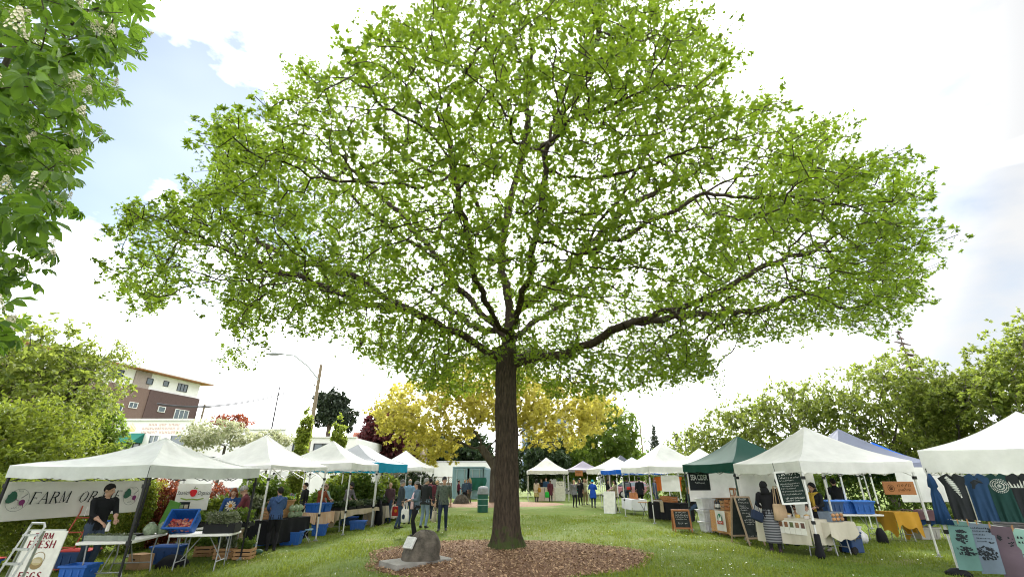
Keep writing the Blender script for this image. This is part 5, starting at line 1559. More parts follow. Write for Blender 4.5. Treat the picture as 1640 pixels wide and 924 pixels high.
# apple banner of the growers' stall
sb = thing('apple_banner', 'white banner with a red apple and the words Saanich Organics', 'banner', (-9.55, 14.2, .93), R(4))
banner_sheet(sb, .92, .68, fabric('banner_white', (.70, .69, .65), .15), .012)
b = MB(); M = Matrix.Translation((0, -.022, 0))
disc(b, M, .47, .44, .085, .095, 18, 0, .003); disc(b, M, .43, .47, .06, .06, 12, 0, .004); disc(b, M, .51, .47, .06, .06, 12, 0, .0045)
poly(b, M, [(.46, .55), (.48, .55), (.50, .61), (.485, .615)], 1, .005); poly(b, M, [(.48, .56), (.53, .58), (.58, .57), (.53, .55)], 2, .0055)
font_text(b, 'Saanich', M @ Matrix.Translation((.03, 0, .40)), .10, .25, 1, 0, .82)
font_text(b, 'Organics', M @ Matrix.Translation((.585, 0, .40)), .10, .25, 1, 0, .68)
for s in (-1, 1): poly(b, M, [(.47, .30), (.47 + s * .15, .285), (.47 + s * .31, .32), (.47 + s * .32, .29), (.47 + s * .15, .25), (.47, .27)], 2, .003 + .0005 * s)
props(b.build('print', [mat('apple_red', (.50, .02, .025), .7), INK, mat('ribbon_green', (.20, .30, .05), .8)], sb), kind='stuff')
b = MB(); b.tube([(.0, .02, .66), (.0, .02, 1.05)], .006, 4); b.tube([(.92, .02, .66), (.92, .02, 1.05)], .006, 4); b.build('cord', W_BLK, sb)

# ------------------------------------------------------------------ first left stall
ra = math.atan2(.97, -.24)
fold_table('white folding table in front of the man in the black hoodie', (-8.28, 11.05), ra, 1.68, .98)
fold_table('white folding table with the black seedling pots, beside the black leg', (-7.10, 11.95), R(10), 1.28, .78)
fold_table('folding table of plants behind the tilted blue tub', (-7.85, 13.35), R(8), 1.7, .7)
def at_tab(tc, rz, x, y): return Vector((tc[0] + x * math.cos(rz) - y * math.sin(rz), tc[1] + x * math.sin(rz) + y * math.cos(rz)))
CLEAR = mat('clear_plastic', (.45, .50, .44), .2, trans=.5)
for k in range(4):
    p = at_tab((-8.28, 11.05), 0, -.28 + k * .24, -.52 - .01 * k)
    o = thing('greens_punnet', 'clear punnet of micro greens, %s in the row of four on the front table' % ('first', 'second', 'third', 'last')[k], 'punnet', (p.x, p.y, gz(p.x) + .744), R(6), 'punnets of greens')
    b = MB(); b.box((0, 0, .045), (.22, .16, .09), None, 0, 1.08); b.build('box', CLEAR, o, bevel=.006)
    plants_on(o, .21, .15, .06, .05, 'sage', 60, .035, 600 + k)
def greens_bag(label, loc, r, h, seed, group='bags of salad greens'):
    o = thing('greens_bag', label, 'bag', loc, random.Random(seed).random() * 3, group)
    b = MB(); b.lathe([(r * .7, 0), (r, h * .2), (r * 1.02, h * .5), (r * .75, h * .8), (r * .3, h * .92), (r * .5, h)], 12, wob=lambda a, z: 1 + .12 * math.sin(3 * a + seed + z * 20) + .06 * math.sin(7 * a + seed)); b.build('bag', mat('bag_film', (.34, .42, .28), .25, trans=.45, var=.35, scale=22), o, smooth=180)
    return o
for k, (x, y) in enumerate(((-8.22, 11.66), (-8.0, 11.72), (-8.12, 11.5))):
    greens_bag(('left', 'right', 'front')[k] + ' bag of leafy greens of three beside the tilted blue tub', (x, y, gz(x) + .745), .12, .24, k)
o = thing('tray_lid', 'black flat tray lying behind the bags of greens', 'tray', (-8.3, 11.35, gz(-8.3) + .745), ra)
b = MB(); b.box((0, 0, .02), (.3, .22, .04), None, 0, 1.05); b.build('tray', TRAY_M, o, bevel=.005)
tub = tote('blue tub tilted towards the path and half filled with radishes', (-7.66, 12.02), R(6), .60, .42, .36, TUB, z=.86, tilt=R(58))
o = thing('radishes', 'heap of red and white radishes in the tilted blue tub', 'radishes', (-7.66, 11.93, gz(-7.5) + .76), R(6))
rs = np.random.default_rng(31); n = 190
ib = MB(); ib.ball((0, 0, 0), 1, 6, 4)
tv = np.array(ib.v); tf = np.array([(f[0], f[1], f[2]) for f in ib.f] + [(f[0], f[2], f[3]) for f in ib.f])
p = np.column_stack([(rs.random(n) - .5) * .5, -.07 - .10 * rs.random(n), .03 + .23 * rs.random(n)])
p[:, 1] += (p[:, 2] - .1) * .35
V, F, T = stamp(tv, tf, p, frames(rs.normal(size=(n, 3)), rs), .018 + .012 * rs.random(n), rs)
props(npmesh('roots', V, F, mat('radish', (.40, .015, .03), .5, attr='tone', col2=(.50, .24, .16)), o, tone=T, smooth=True), kind='stuff')
tray('black seedling pots of leafy greens at the right end of the front table', (-6.78, 12.0), R(10), .66, .44, .74, 'sage', .24, 420, 33, size=.06, H=.17)
tray('low seedling tray in the middle of the plant table, left of the black pots', (-7.35, 13.2), R(8), .5, .4, .74, 'sage', .26, 300, 34, size=.06)
tray('taller seedling tray at the right end of the plant table', (-7.55 + .45, 13.4), R(8), .5, .45, .74, 'green', .30, 300, 35, size=.07)
tray('dense seedling tray at the left end of the plant table', (-8.3, 13.3), R(8), .5, .45, .74, 'green', .25, 300, 36, size=.06)
o = thing('photo_stand', 'folded green display stand with photos under the apple banner', 'display', (-8.95, 13.5, gz(-8.9) + .74), R(5), None)
b = MB(); b.box((-.16, 0, .30), (.30, .015, .60), Matrix.Rotation(.25, 3, 'Y')); b.build('panel', mat('green_board', (.10, .26, .05), .7), o)
b = MB(); b.box((.14, .02, .29), (.27, .015, .58)); b.build('panel', INK, o)
b = MB()
for i in range(2):
    for k in range(4): b.box((.08 + i * .12, .008, .08 + k * .13), (.09, .008, .09), None, (i + k) % 2)
props(b.build('photo', [mat('photo_a', (.45, .40, .32), .5), mat('photo_b', (.25, .32, .18), .5)], o), kind='stuff')
for lab, u, v, L_, lf in (('slatted crate of seedlings under the front table, left of the pair', 319, 892, .42, 'green'), ('slatted crate of leafy plants, left of the pair by the black leg', 352, 896, .46, 'sage'), ('slatted crate of leafy plants touching the black leg', 383, 897, .44, 'green')):
    p = S(u, v); crate(lab, (p.x, p.y + .2), R(10), L_, .36, .26)
    tray('seedlings in the crate at the %s' % {319: 'left under the front table', 352: 'middle under the front table', 383: 'right by the black leg'}[u], (p.x, p.y + .2), R(10), L_ - .08, .3, .09, lf, .26, 260, u, size=.06)
p = S(250, 905); tote('blue tub on the grass under the front table', (p.x, p.y + .3), R(8), .6, .42, .36, TUB_D, TUB)
p = S(213, 913); cardbox('brown cardboard fruit box on the grass in front of the blue tub', (p.x, p.y + .15), R(-22), .42, .30, .30, closed=True)
tote('big blue tub standing on the grass by the egg sign', (S(108, 940).x, S(108, 940).y + .15), R(5), .47, .40, .36, TUB)
tote('blue tub with a red lid at the left edge behind the ladder', (-10.9, 10.7), R(5), .6, .42, .36, TUB, mat('red_lid', (.42, .03, .03), .45))
tote('navy cool box with a red and white lid behind the man in black', (-9.9, 11.9), R(5), .62, .4, .38, TUB_D, mat('red_lid', (.42, .03, .03), .45), name='cool_box', cat='cool box', group=None)
o = thing('black_heap', 'black cloth bundled on the grass beneath the front table', 'cloth', (-8.0, 12.35, 0), 0)  # low black mound filling the dark space beneath the front table
b = MB(); b.lathe([(.34, 0), (.32, .08), (.22, .18), (.1, .24), (0, .25)], 20, wob=lambda a, z: 1 + .12 * math.sin(3 * a) + .06 * math.sin(8 * a + z * 9)); b.build('heap', BLACK_CLOTH, o, smooth=180)
p = S(375, 889)
o = thing('weight_bag', 'flat dark green sand bag lying at the foot of the black leg', 'sandbag', (p.x + .2, p.y + .1, 0), R(15))
b = MB(); b.ball((0, 0, .06), (.34, .15, .085), 14, 8); b.ball((.30, .05, .06), (.16, .13, .07), 10, 6); b.build('bag', mat('bag_green', (.03, .09, .06), .6, var=.2), o, smooth=180)
# egg sign and ladder
eg = thing('egg_sign', 'white board reading farm fresh eggs with an egg basket', 'sign', (-9.62, 10.15, gz(-9.95)), R(4))
eg.rotation_euler = (R(-7), 0, R(4))
b = MB(); b.box((.36, .012, .47), (.70, .022, .94)); b.build('board', mat('sign_white', (.70, .69, .63), .7), eg, bevel=.004)
b = MB(); b.box((.28, .05, .48), (.70, .02, .98)); b.build('back_board', mat('sign_grey', (.50, .52, .48), .8), eg)
b = MB(); M = Matrix.Translation((.06, 0, 0))
serif_text(b, 'FARM', M @ Matrix.Translation((.06, 0, .80)), .10, 0, .22, .13, .06)
serif_text(b, 'FRESH', M @ Matrix.Translation((.0, 0, .645)), .125, 0, .2, .10, .06)
serif_text(b, 'EGGS', M @ Matrix.Translation((.07, 0, .12)), .12, 0, .22, .12, .10)
props(b.build('lettering', mat('maroon_paint', (.20, .02, .035), .7), eg), kind='stuff')
b = MB(); disc(b, M, .31, .38, .115, .10, 18, 0, .003); disc(b, M, .31, .42, .10, .07, 16, 1, .004); disc(b, M, .31, .46, .12, .12, 20, 0, .0025, .9)
for k in range(14): disc(b, M, .25 + .03 * (k % 5), .40 + .02 * (k // 5), .018, .015, 8, 2, .005 + .0003 * k)
props(b.build('basket_print', [mat('basket_brown', (.26, .19, .09), .8), mat('basket_straw', (.45, .38, .2), .8), mat('egg_cream', (.55, .48, .34), .8)], eg), kind='stuff')
ld = thing('step_ladder', 'folded aluminium step ladder leaning at the left edge', 'ladder', (-8.42, 8.95, gz(-9.1)), R(-8))
ALU = mat('aluminium', (.52, .53, .54), .35, metal=.6)
for s, nm in ((0, 'rail'), (1, 'rail')):
    b = MB(); b.bar((-.36 + s * .34, -.10, 0), (-.16 + s * .30, .12, 1.12), .05, .028); b.build('rail', ALU, ld)
    b = MB(); b.bar((-.46 + s * .34, .22, 0), (-.20 + s * .30, .17, 1.05), .035, .022); b.build('rear_rail', ALU, ld)
for k in range(5):
    t = .12 + k * .19; b = MB(); x0 = -.36 + .2 * t; x1 = -.02 + .16 * t
    b.box(((x0 + x1) / 2, -.10 + .22 * t, 1.12 * t), (x1 - x0 - .02, .085, .03)); b.build('step', ALU, ld)
b = MB(); b.tube([(-.17, .12, 1.1), (-.13, .11, 1.17), (.12, .11, 1.17), (.15, .12, 1.1)], .02, 6); b.build('top_handle', ALU, ld)
ht = thing('hand_truck', 'orange red hand truck with black tyres against the hedge', 'hand truck', (-10.2, 11.75, 0), R(10))
red_m = mat('hand_truck_red', (.36, .06, .025), .5)
for s in (0, 1):
    b = MB(); b.tube([(-.16 + s * .34, .02, .16), (-.02 + s * .30, .30, 1.15), (.0 + s * .28, .28, 1.3)], .016, 6); b.build('rail', red_m, ht)
for z in (.45, .75, 1.05):
    b = MB(); b.bar((-.16 + .14 * (z / 1.15), .02 + .28 * (z / 1.15) - .04, z), (.18 + .1 * (z / 1.15), .02 + .28 * (z / 1.15) - .04, z), .025); b.build('rung', red_m, ht)
b = MB(); b.box((.02, -.08, .05), (.36, .2, .012)); b.build('toe_plate', red_m, ht)
for s in (-1, 1):
    b = MB(); b.T = Matrix.Translation((.02 + s * .25, .12, .13)) @ Matrix.Rotation(math.pi / 2, 4, 'Y'); b.lathe([(.05, -.04), (.12, -.04), (.13, 0), (.12, .04), (.05, .04)], 16); b.build('wheel', mat('tyre_rubber', (.02, .02, .02), .9), ht)

# ------------------------------------------------------------------ second left stall
r2 = math.atan2(.97, .22); t2 = (-7.3, 16.05)
fold_table('folding table hidden under the black cloth of the second stall', t2, r2, 1.9, .76)
cloth('black tablecloth of the second stall, behind the woman in blue', t2, r2, 1.9, .76, .74, (.62, .4, .60, .66), BLACK_CLOTH, 'tablecloths on the left', seed=2)
def basket(label, loc, r, h, m, group='baskets', fill=None, seed=0):
    o = thing('basket', label, 'basket', loc, 0, group)
    b = MB(); b.lathe([(r * .78, 0), (r, h), (r * .94, h), (r * .72, .015), (0, .015)], 18)
    b.build('bowl', m, o, smooth=50)
    b = MB(); b.lathe([(r * .98, h - .02), (r * 1.06, h - .012), (r * 1.06, h + .012), (r * .98, h + .012)], 18); b.build('rim', m, o, smooth=50)
    if fill: plants_on(o, r * 1.3, r * 1.3, h * .6, h * 1.0, fill, 120, .08, seed)
    return o
p = at_tab(t2, r2, -.35, .05); crate('upright pine display crate on the black table', p, r2, .62, .36, .34, z=.75, rows=4, group='display crates on the left stalls')
basket('wooden basket heaped with leeks on the display crate', (p.x, p.y, gz(p.x) + 1.105), .2, .13, WOOD, 'baskets', 'sage', 1)
p = at_tab(t2, r2, .38, .12); crate('wider pine display crate at the right of the black table', p, r2, .7, .34, .34, z=.75, rows=4, group='display crates on the left stalls')
basket('wicker basket tipped on the right display crate', (p.x, p.y, gz(p.x) + 1.105), .22, .14, WOOD, 'baskets', 'green', 2)
for k in range(6):
    q = at_tab(t2, r2, .16 + .21 * (k % 3), -.22); zz = .756 + .185 * (k // 3)
    greens_bag('%s bag of salad in the %s row on the black table' % (('left', 'middle', 'right')[k % 3], ('lower', 'upper')[k // 3]), (q.x, q.y, gz(q.x) + zz), .095, .185, 40 + k, 'stacked bags of salad')
p = S(462, 874); tote('blue tub under the black tablecloth, right of the woman in blue', (p.x - .1, p.y + .35), R(8), .62, .44, .36, TUB)
p = S(418, 876); tote('blue tub half hidden behind the white tent leg', (p.x - .2, p.y + .5), R(8), .6, .42, .36, TUB)
o = thing('stool', 'low folding stool with a pale blue seat under the black table', 'stool', (S(485, 868).x, S(485, 868).y + .1, 0), R(12))
b = MB(); b.box((0, 0, .36), (.4, .3, .03)); b.build('seat', mat('pale_blue_plastic', (.2, .36, .5), .5), o)
for s in (-1, 1):
    b = MB(); b.tube([(s * .17, -.13, 0), (s * -.1, .0, .345)], .012, 6); b.tube([(s * .17, .13, 0), (s * -.1, .02, .345)], .012, 6); b.build('leg', W_GRY, o)

# ------------------------------------------------------------------ third and fourth left stalls
def check_mat(name, c1, c2, sc_):
    if name in MATS: return MATS[name]
    m = bpy.data.materials.new(name); m.use_nodes = True; MATS[name] = m
    t = m.node_tree; bs = t.nodes['Principled BSDF']; bs.inputs['Roughness'].default_value = .9
    tc = t.nodes.new('ShaderNodeTexCoord'); w = []
    for ax in ('X', 'Y'):
        n = t.nodes.new('ShaderNodeTexWave'); n.bands_direction = ax; n.inputs['Scale'].default_value = sc_; t.links.new(tc.outputs['Object'], n.inputs['Vector']); w.append(n)
    a = t.nodes.new('ShaderNodeMath'); a.operation = 'MULTIPLY'; t.links.new(w[0].outputs['Fac'], a.inputs[0]); t.links.new(w[1].outputs['Fac'], a.inputs[1])
    mx = t.nodes.new('ShaderNodeMix'); mx.data_type = 'RGBA'; mx.inputs['A'].default_value = c1 + (1,); mx.inputs['B'].default_value = c2 + (1,)
    t.links.new(a.outputs[0], mx.inputs['Factor']); t.links.new(mx.outputs['Result'], bs.inputs['Base Color'])
    return m
LINEN = fabric('linen', (.46, .38, .27), .15, var=.12)
r3 = math.radians(74); t3a = (-7.25, 18.9)
fold_table('small folding table under the orange checked cloth', t3a, r3, 1.0, .7)
cloth('orange checked tablecloth under the blue tubs', t3a, r3, 1.0, .7, .74, (.42, .2, .30, .35), check_mat('orange_check', (.50, .30, .18), (.55, .44, .33), 4.5), 'tablecloths on the left', seed=3, ragged=.15)
for k in range(2):
    q = at_tab(t3a, r3, -.22 + .46 * k, 0); tote(('left', 'right')[k] + ' blue tub of the two on the orange checked cloth', q, r3 + math.pi / 2, .55, .4, .3, TUB, z=.75)
p = S(512, 860); tote('blue tub standing upright beneath the orange checked cloth', (p.x - .25, p.y + .55), R(12), .5, .4, .38, TUB)
t3 = (-6.62, 21.05)
fold_table('long folding table of seedlings under the third tent', t3, r3, 2.9, .82)
cloth('linen tablecloth with ragged hem under the seedlings of the third tent', t3, r3, 2.9, .82, .74, (.20, .2, .52, .68), LINEN, 'tablecloths on the left', seed=4, ragged=.25)
for k in range(5):
    q = at_tab(t3, r3, -1.12 + .56 * k, -.02)
    tray('%s seedling tray along the linen table of the third tent' % ('nearest', 'second', 'middle', 'fourth', 'farthest')[k], q, r3, .5, .62, .752, ('dark', 'dark', 'sage', 'dark', 'sage')[k], .17, 320, 50 + k, size=.09)
for lab, u, v in (('blue tub with lid under the linen table, front one', 572, 850), ('blue tub under the linen table, rear one', 560, 842)):
    p = S(u, v); tote(lab, (p.x - .15, p.y + .5), R(10), .6, .42, .3, TUB_D if u == 560 else TUB, TUB)
t4 = (-6.05, 24.45); r4 = math.radians(86)
fold_table('long folding table under the turquoise edged tent', t4, r4, 3.0, .8)
cloth('pale linen tablecloth hanging to the grass under the turquoise edged tent', t4, r4, 3.0, .8, .74, (.6, .2, .68, .7), fabric('pale_linen', (.46, .40, .33), .15, var=.1), 'tablecloths on the left', seed=5, ripple=.035, ragged=.12)
for k, lf in enumerate(('dark', 'green', 'dark', 'lime')):
    q = at_tab(t4, r4, -1.1 + .7 * k, -.05); tray('%s tray of vegetables on the turquoise edged stall' % ('nearest', 'second', 'third', 'farthest')[k], q, r4, .6, .6, .752, lf, .2, 260, 60 + k, size=.1, group='trays of vegetables')
o = thing('towel_stand', 'white cloth draped stand on the table of the turquoise edged stall', 'stand', (*at_tab(t4, r4, .35, .2), gz(-6) + .75), 0)
b = MB(); b.lathe([(.28, 0), (.24, .2), (.13, .45), (.10, .5), (0, .5)], 14, wob=lambda a, z: 1 + .08 * math.sin(5 * a)); b.build('drape', C_WHITE, o, smooth=180)
o = thing('carrots', 'heap of orange carrots at the far end of the turquoise edged stall', 'carrots', (*at_tab(t4, r4, 1.25, -.2), gz(-6) + .752), 0)
b = MB(); rr = random.Random(3)
for k in range(40):
    a = rr.random() * 6; x, y = rr.uniform(-.2, .2), rr.uniform(-.16, .16); z = .02 + rr.random() * .12
    b.tube([(x, y, z), (x + .16 * math.cos(a), y + .16 * math.sin(a), z + rr.uniform(-.01, .03))], [.018, .004], 5)
props(b.build('roots', mat('carrot', (.55, .17, .02), .6), o), kind='stuff')
o = thing('closed_parasol', 'dark closed parasol bag standing between the linen tables', 'parasol', (-5.85, 22.3, gz(-5.85)), 0)
b = MB(); b.lathe([(.06, 0), (.17, .08), (.15, .5), (.09, .85), (.03, 1.0)], 12, wob=lambda a, z: 1 + .1 * math.sin(4 * a)); b.build('bag', BLACK_CLOTH, o, smooth=180)

# ------------------------------------------------------------------ far end stall
o = thing('market_counter', 'white panelled counter of the far pyramid tent', 'counter', (1.9, 41.9, 0))
for k in range(3):
    b = MB(); b.box((.42 + k * .86, 0, .52), (.82, .04, 1.0)); b.build('panel', mat(('panel_pink', 'panel_cream', 'sign_white')[k], ((.62, .50, .46), (.66, .58, .54), (.70, .69, .63))[k], .7), o)
b = MB(); b.box((1.28, .3, 1.04), (2.6, .65, .04)); b.build('counter_top', TABLE_W, o)
o = thing('counter_sign', 'white sign with two lines of black letters on the far counter', 'sign', (3.75, 42.0, 1.065))
b = MB(); b.box((.33, 0, .24), (.72, .03, .44)); b.build('board', mat('sign_white', (.70, .69, .63), .7), o)
b = MB(); scribble(b, Matrix.Translation((0, -.02, 0)), .06, .6, .29, .10, 71); scribble(b, Matrix.Translation((0, -.02, 0)), .04, .64, .08, .15, 72); props(b.build('lettering', INK, o), kind='stuff')
o = thing('market_sign', 'small brown sign hanging under the lavender tent edge', 'sign', (5.15, 40.0, 1.95)); b = MB(); b.box((.3, 0, .2), (.62, .03, .42)); b.build('board', WOOD_R, o); b = MB(); scribble(b, Matrix.Translation((0, -.02, 0)), .05, .55, .2, .1, 73); props(b.build('lettering', INK, o), kind='stuff')

# ------------------------------------------------------------------ A-frame boards
def aframe(label, p, rz, w, h, board, frame, lines, spread=.45, fw=.045, chalk=None, legs=.0, group='A frame boards'):
    o = thing('a_frame_sign', label, 'sign', (p[0], p[1], gz(p[0])), rz, group)
    lean = math.atan2(spread / 2, h)
    for s, nm in ((-1, 'front'), (1, 'rear')):
        M = Matrix.Translation((0, s * spread / 2, legs)) @ Matrix.Rotation(lean * s, 4, 'X')
        b = MB(); b.T = M
        hh = h - legs
        for x in (-w / 2 + fw / 2, w / 2 - fw / 2): b.box((x, 0, hh / 2), (fw, .03, hh))
        for z in (fw / 2, hh - fw / 2): b.box((0, 0, z), (w - 2 * fw, .028, fw))
        if legs:
            for x in (-w / 2 + fw / 2, w / 2 - fw / 2): b.box((x, 0, -legs / 2), (fw * .8, .025, legs))
        f = b.build('frame', frame, o)
        b = MB(); b.T = M; b.box((0, 0, hh / 2), (w - 2 * fw + .006, .012, hh - 2 * fw + .006)); b.build('panel', board, f)
        if s < 0 and lines:
            b = MB()
            for k, (z, x0, x1, hz) in enumerate(lines): scribble(b, M @ Matrix.Translation((0, -.008, 0)), x0 * w, x1 * w, z * hh, hz * hh, hash(label) % 97 + k if False else len(label) + k)
            props(b.build('lettering', chalk or CHALK, f), kind='stuff')
    return o
aframe('wood framed chalkboard standing at the corner of the green tent', (6.1, 18.35), R(-8), .62, .74, SLATE, WOOD_R, [(.8, -.3, .3, .07), (.68, -.36, .36, .06), (.58, -.36, .36, .06), (.47, -.3, .3, .05), (.25, -.25, .05, .07), (.25, .12, .32, .07)], legs=.10, fw=.055)
aframe('tall chalkboard with handwritten menu before the orange patterned table', (6.86, 15.05), R(10), .52, 1.30, SLATE, mat('pale_oak', (.36, .27, .19), .7, aniso=(8, 8, 1)), [(.90, -.3, .3, .05), (.83, -.3, .3, .03), (.75, -.3, .1, .03), (.70, -.34, .2, .025), (.65, -.34, .1, .025), (.58, -.3, .2, .025), (.50, -.15, .2, .05), (.42, -.3, .3, .025), (.37, -.3, .3, .025), (.32, -.2, .2, .025), (.06, -.35, -.05, .02), (.06, .05, .3, .02)], spread=.75, legs=.16)
aframe('blank white A frame board beside the shopper in blue', (5.42, 27.8), R(-22), .62, 1.12, mat('sign_white', (.70, .69, .63), .7), mat('white_frame', (.75, .75, .74), .6), [], spread=.55, fw=.04)

# ------------------------------------------------------------------ right row, middle stalls
rr_ = R(-88); tw_ = (6.55, 27.0)
fold_table('folding table under the white box cloth of the blue edged tent', tw_, rr_, 2.0, .76)
cloth('smooth white box cloth on the table of the blue edged tent', tw_, rr_, 2.0, .76, .74, (.5, .4, .5, .5), fabric('white_cloth', (.70, .70, .74), .1), 'tablecloths on the right', ripple=.004, ragged=.01)
def slotted(label, loc, rz, seed):
    o = thing('display_stand', label, 'stand', loc, rz, 'wooden displays on the white cloth'); b = MB(); r_ = random.Random(seed)
    for k in range(4): b.box((-.15 + k * .1, 0, .1 + .05 * r_.random()), (.06, .06, .2 + .2 * r_.random()))
    b.box((0, 0, .012), (.42, .2, .022)); props(b.build('blocks', WOOD_R, o), kind='stuff'); return o
for k in range(3):
    q = at_tab(tw_, rr_, -.5 + .55 * k, 0); slotted(('far', 'middle', 'near')[k] + ' small wooden display on the white box cloth', (q.x, q.y, .75), rr_, k)
o = thing('bar_table', 'small round folding side table beside the black covered table', 'table', (6.25, 23.9, 0), 0)
b = MB(); b.lathe([(0, .70), (.26, .70), (.26, .73), (0, .73)], 18); b.build('tabletop', WOOD, o)
for s in (-1, 1):
    b = MB(); b.tube([(s * .16, -.15, 0), (-s * .14, .1, .7)], .012, 6); b.build('leg', W_BLK, o)
rb_ = R(-62); tb2 = (7.25, 23.1)
fold_table('folding table hidden by the black floor length cloth', tb2, rb_, 1.9, .8)
cloth('black floor length tablecloth behind the wood framed chalkboard', tb2, rb_, 1.9, .8, .74, (.72, .5, .7, .72), BLACK_CLOTH, 'tablecloths on the right', seed=9)
q = at_tab(tb2, rb_, .15, -.1); crate('orange wooden crate on the black covered table', q, rb_, .55, .36, .24, z=.75, m=WOOD_R, group='orange crates')
q = at_tab(tb2, rb_, -.35, .12); crate('smaller orange wooden crate behind the bottles on the black table', q, rb_, .4, .3, .26, z=.75, m=WOOD_R, group='orange crates')
def jars(label, c, rz, nx, ny, z, cols, r=.035, h=.12, dx=.09, name='jar', cat='jar', group='jars', lab=True):
    """rows of small jars or bottles, each its own thing"""
    first = None; k = 0
    for i in range(nx):
        for j in range(ny):
            q = at_tab(c, rz, (i - (nx - 1) / 2) * dx, (j - (ny - 1) / 2) * dx)
            o = thing(name, label, cat, (q.x, q.y, gz(q.x) + z), 0, group)
            m = cols[k % len(cols)]; k += 1
            b = MB(); b.lathe([(r, 0), (r, h * .7), (r * .45, h * .88), (r * .42, h)], 10); b.build('glass', m, o, smooth=40)
            b = MB(); b.lathe([(r * .5, h), (r * .5, h * 1.08), (0, h * 1.08)], 8); b.build('lid', W_BLK, o)
            if lab:
                b = MB(); b.lathe([(r * 1.03, h * .2), (r * 1.03, h * .55)], 10); b.build('paper_label', mat('sign_white', (.70, .69, .63), .7), o)
AMBER = mat('amber_glass', (.10, .04, .015), .2); GLASS_D = mat('dark_bottle', (.012, .016, .014), .2)
jars('small brown jar in a close row on the black covered table', at_tab(tb2, rb_, -.62, -.12), rb_, 4, 3, .75, [AMBER], group='brown jars on the black table')
jars('dark bottle standing behind the crate on the black covered table', at_tab(tb2, rb_, .1, .25), rb_, 5, 1, .75, [GLASS_D], .04, .3, .11, 'bottle', 'bottle', 'dark bottles on the black table')
o = thing('hanging_towel', 'beige printed tea towel hanging over the black tablecloth', 'towel', (*at_tab(tb2, rb_, -.05, -.46), .78), rb_)
b = MB(); b.box((0, 0, -.2), (.2, .012, .46)); b.build('cloth', LINEN, o); b = MB(); scribble(b, Matrix.Translation((0, -.008, 0)), -.06, .06, -.22, .1, 81); props(b.build('print', INK, o), kind='stuff')
o = thing('hanging_sheet', 'blank white sheet hung at the back of the big white tent', 'panel', (7.55, 25.0, 1.15), R(6))
banner_sheet(o, .95, .72, C_WHITE, .02, 'sheet', 2)
for k, (x, y) in enumerate(((8.9, 29.5), (9.5, 29.6), (10.1, 29.3))):
    pass
rk = thing('clothes_rack', 'metal clothes rail behind the big white tent', 'rack', (8.4, 29.2, 0))
b = MB(); b.tube([(0, 0, 0), (0, 0, 1.9), (2.6, 0, 1.9), (2.6, 0, 0)], .02, 6); b.build('rail', W_GRY, rk)
b = MB(); b.bar((0, -.3, .03), (0, .3, .03), .04); b.bar((2.6, -.3, .03), (2.6, .3, .03), .04); b.build('foot', W_BLK, rk)
# ------------------------------------------------------------------ green tent: cider stall
def wall_sheet(label, a, e, z0, z1, m, group='white side walls', name='tent_wall'):
    a, e = Vector((*a, 0)), Vector((*e, 0)); d_ = e - a
    o = thing(name, label, 'tent wall', (a.x, a.y, z0), math.atan2(d_.y, d_.x), group)
    banner_sheet(o, d_.length, z1 - z0, m, .02, 'sheet', len(label), 28, 12)
    return o
wall_sheet('white side wall at the back of the cider stall', (6.75, 18.95), (9.4, 19.5), .95, 2.02, C_WHITE)
o = thing('cider_banner', 'black banner with white lettering reading SEA CIDER', 'banner', (6.68, 18.62, 1.34), R(12))
banner_sheet(o, .86, .66, mat('banner_black', (.022, .025, .03), .7), .008, 'sheet', 1)
b = MB(); M = Matrix.Translation((.06, -.02, .36))
font_text(b, 'SEA CIDER', M, .19, 0, 0, .004, .56); scribble(b, M @ Matrix.Translation((.16, 0, -.14)), 0, .46, 0, .055, 91)
props(b.build('lettering', mat('white_ink', (.7, .7, .68), .8), o), kind='stuff')
tcd = (8.05, 18.2)
fold_table('folding table of bottles at the back of the cider stall', tcd, R(12), 1.8, .7)
jars('dark cider bottle with a pale label in the rows on the cider table', at_tab(tcd, R(12), -.3, -.1), R(12), 9, 2, .75, [GLASS_D], .042, .3, .12, 'bottle', 'bottle', 'cider bottles')
for k in range(5):
    q = at_tab(tcd, R(12), -.85 + .44 * k, -.55); cardbox('%s brown carton of the row on the grass below the cider bottles' % ('leftmost', 'second', 'middle', 'fourth', 'rightmost')[k], q, R(12 + 6 * (k % 2)), .40, .34, .42 + .06 * (k % 3), group='cartons at the cider stall', closed=k % 2 == 0)
for k in range(3):
    q = at_tab(tcd, R(12), -.15 + .48 * k, .62); cardbox(('left', 'middle', 'right')[k] + ' carton stacked behind the cider bottles', q, R(5), .46, .4, .3, z=.71, group='cartons stacked behind the cider bottles', m=(CARD, WOOD_R, CARD)[k])
    cardbox(('left', 'middle', 'right')[k] + ' carton low down behind the cider table', q, R(5), .46, .4, .70, z=0, group='cartons stacked behind the cider bottles', closed=True)
wtub = mat('white_plastic', (.62, .62, .64), .4)
for k in range(3):
    tote('%s white lidded tub of the stack beside the cider cartons' % ('lowest', 'middle', 'top')[k], (6.98, 18.15), R(12), .5, .4, .32, wtub, wtub, z=k * .37, group='white tubs', name='white_tub')
to = (7.36, 17.0)
fold_table('folding table under the orange patterned cloth', to, R(-84), 1.35, .76)
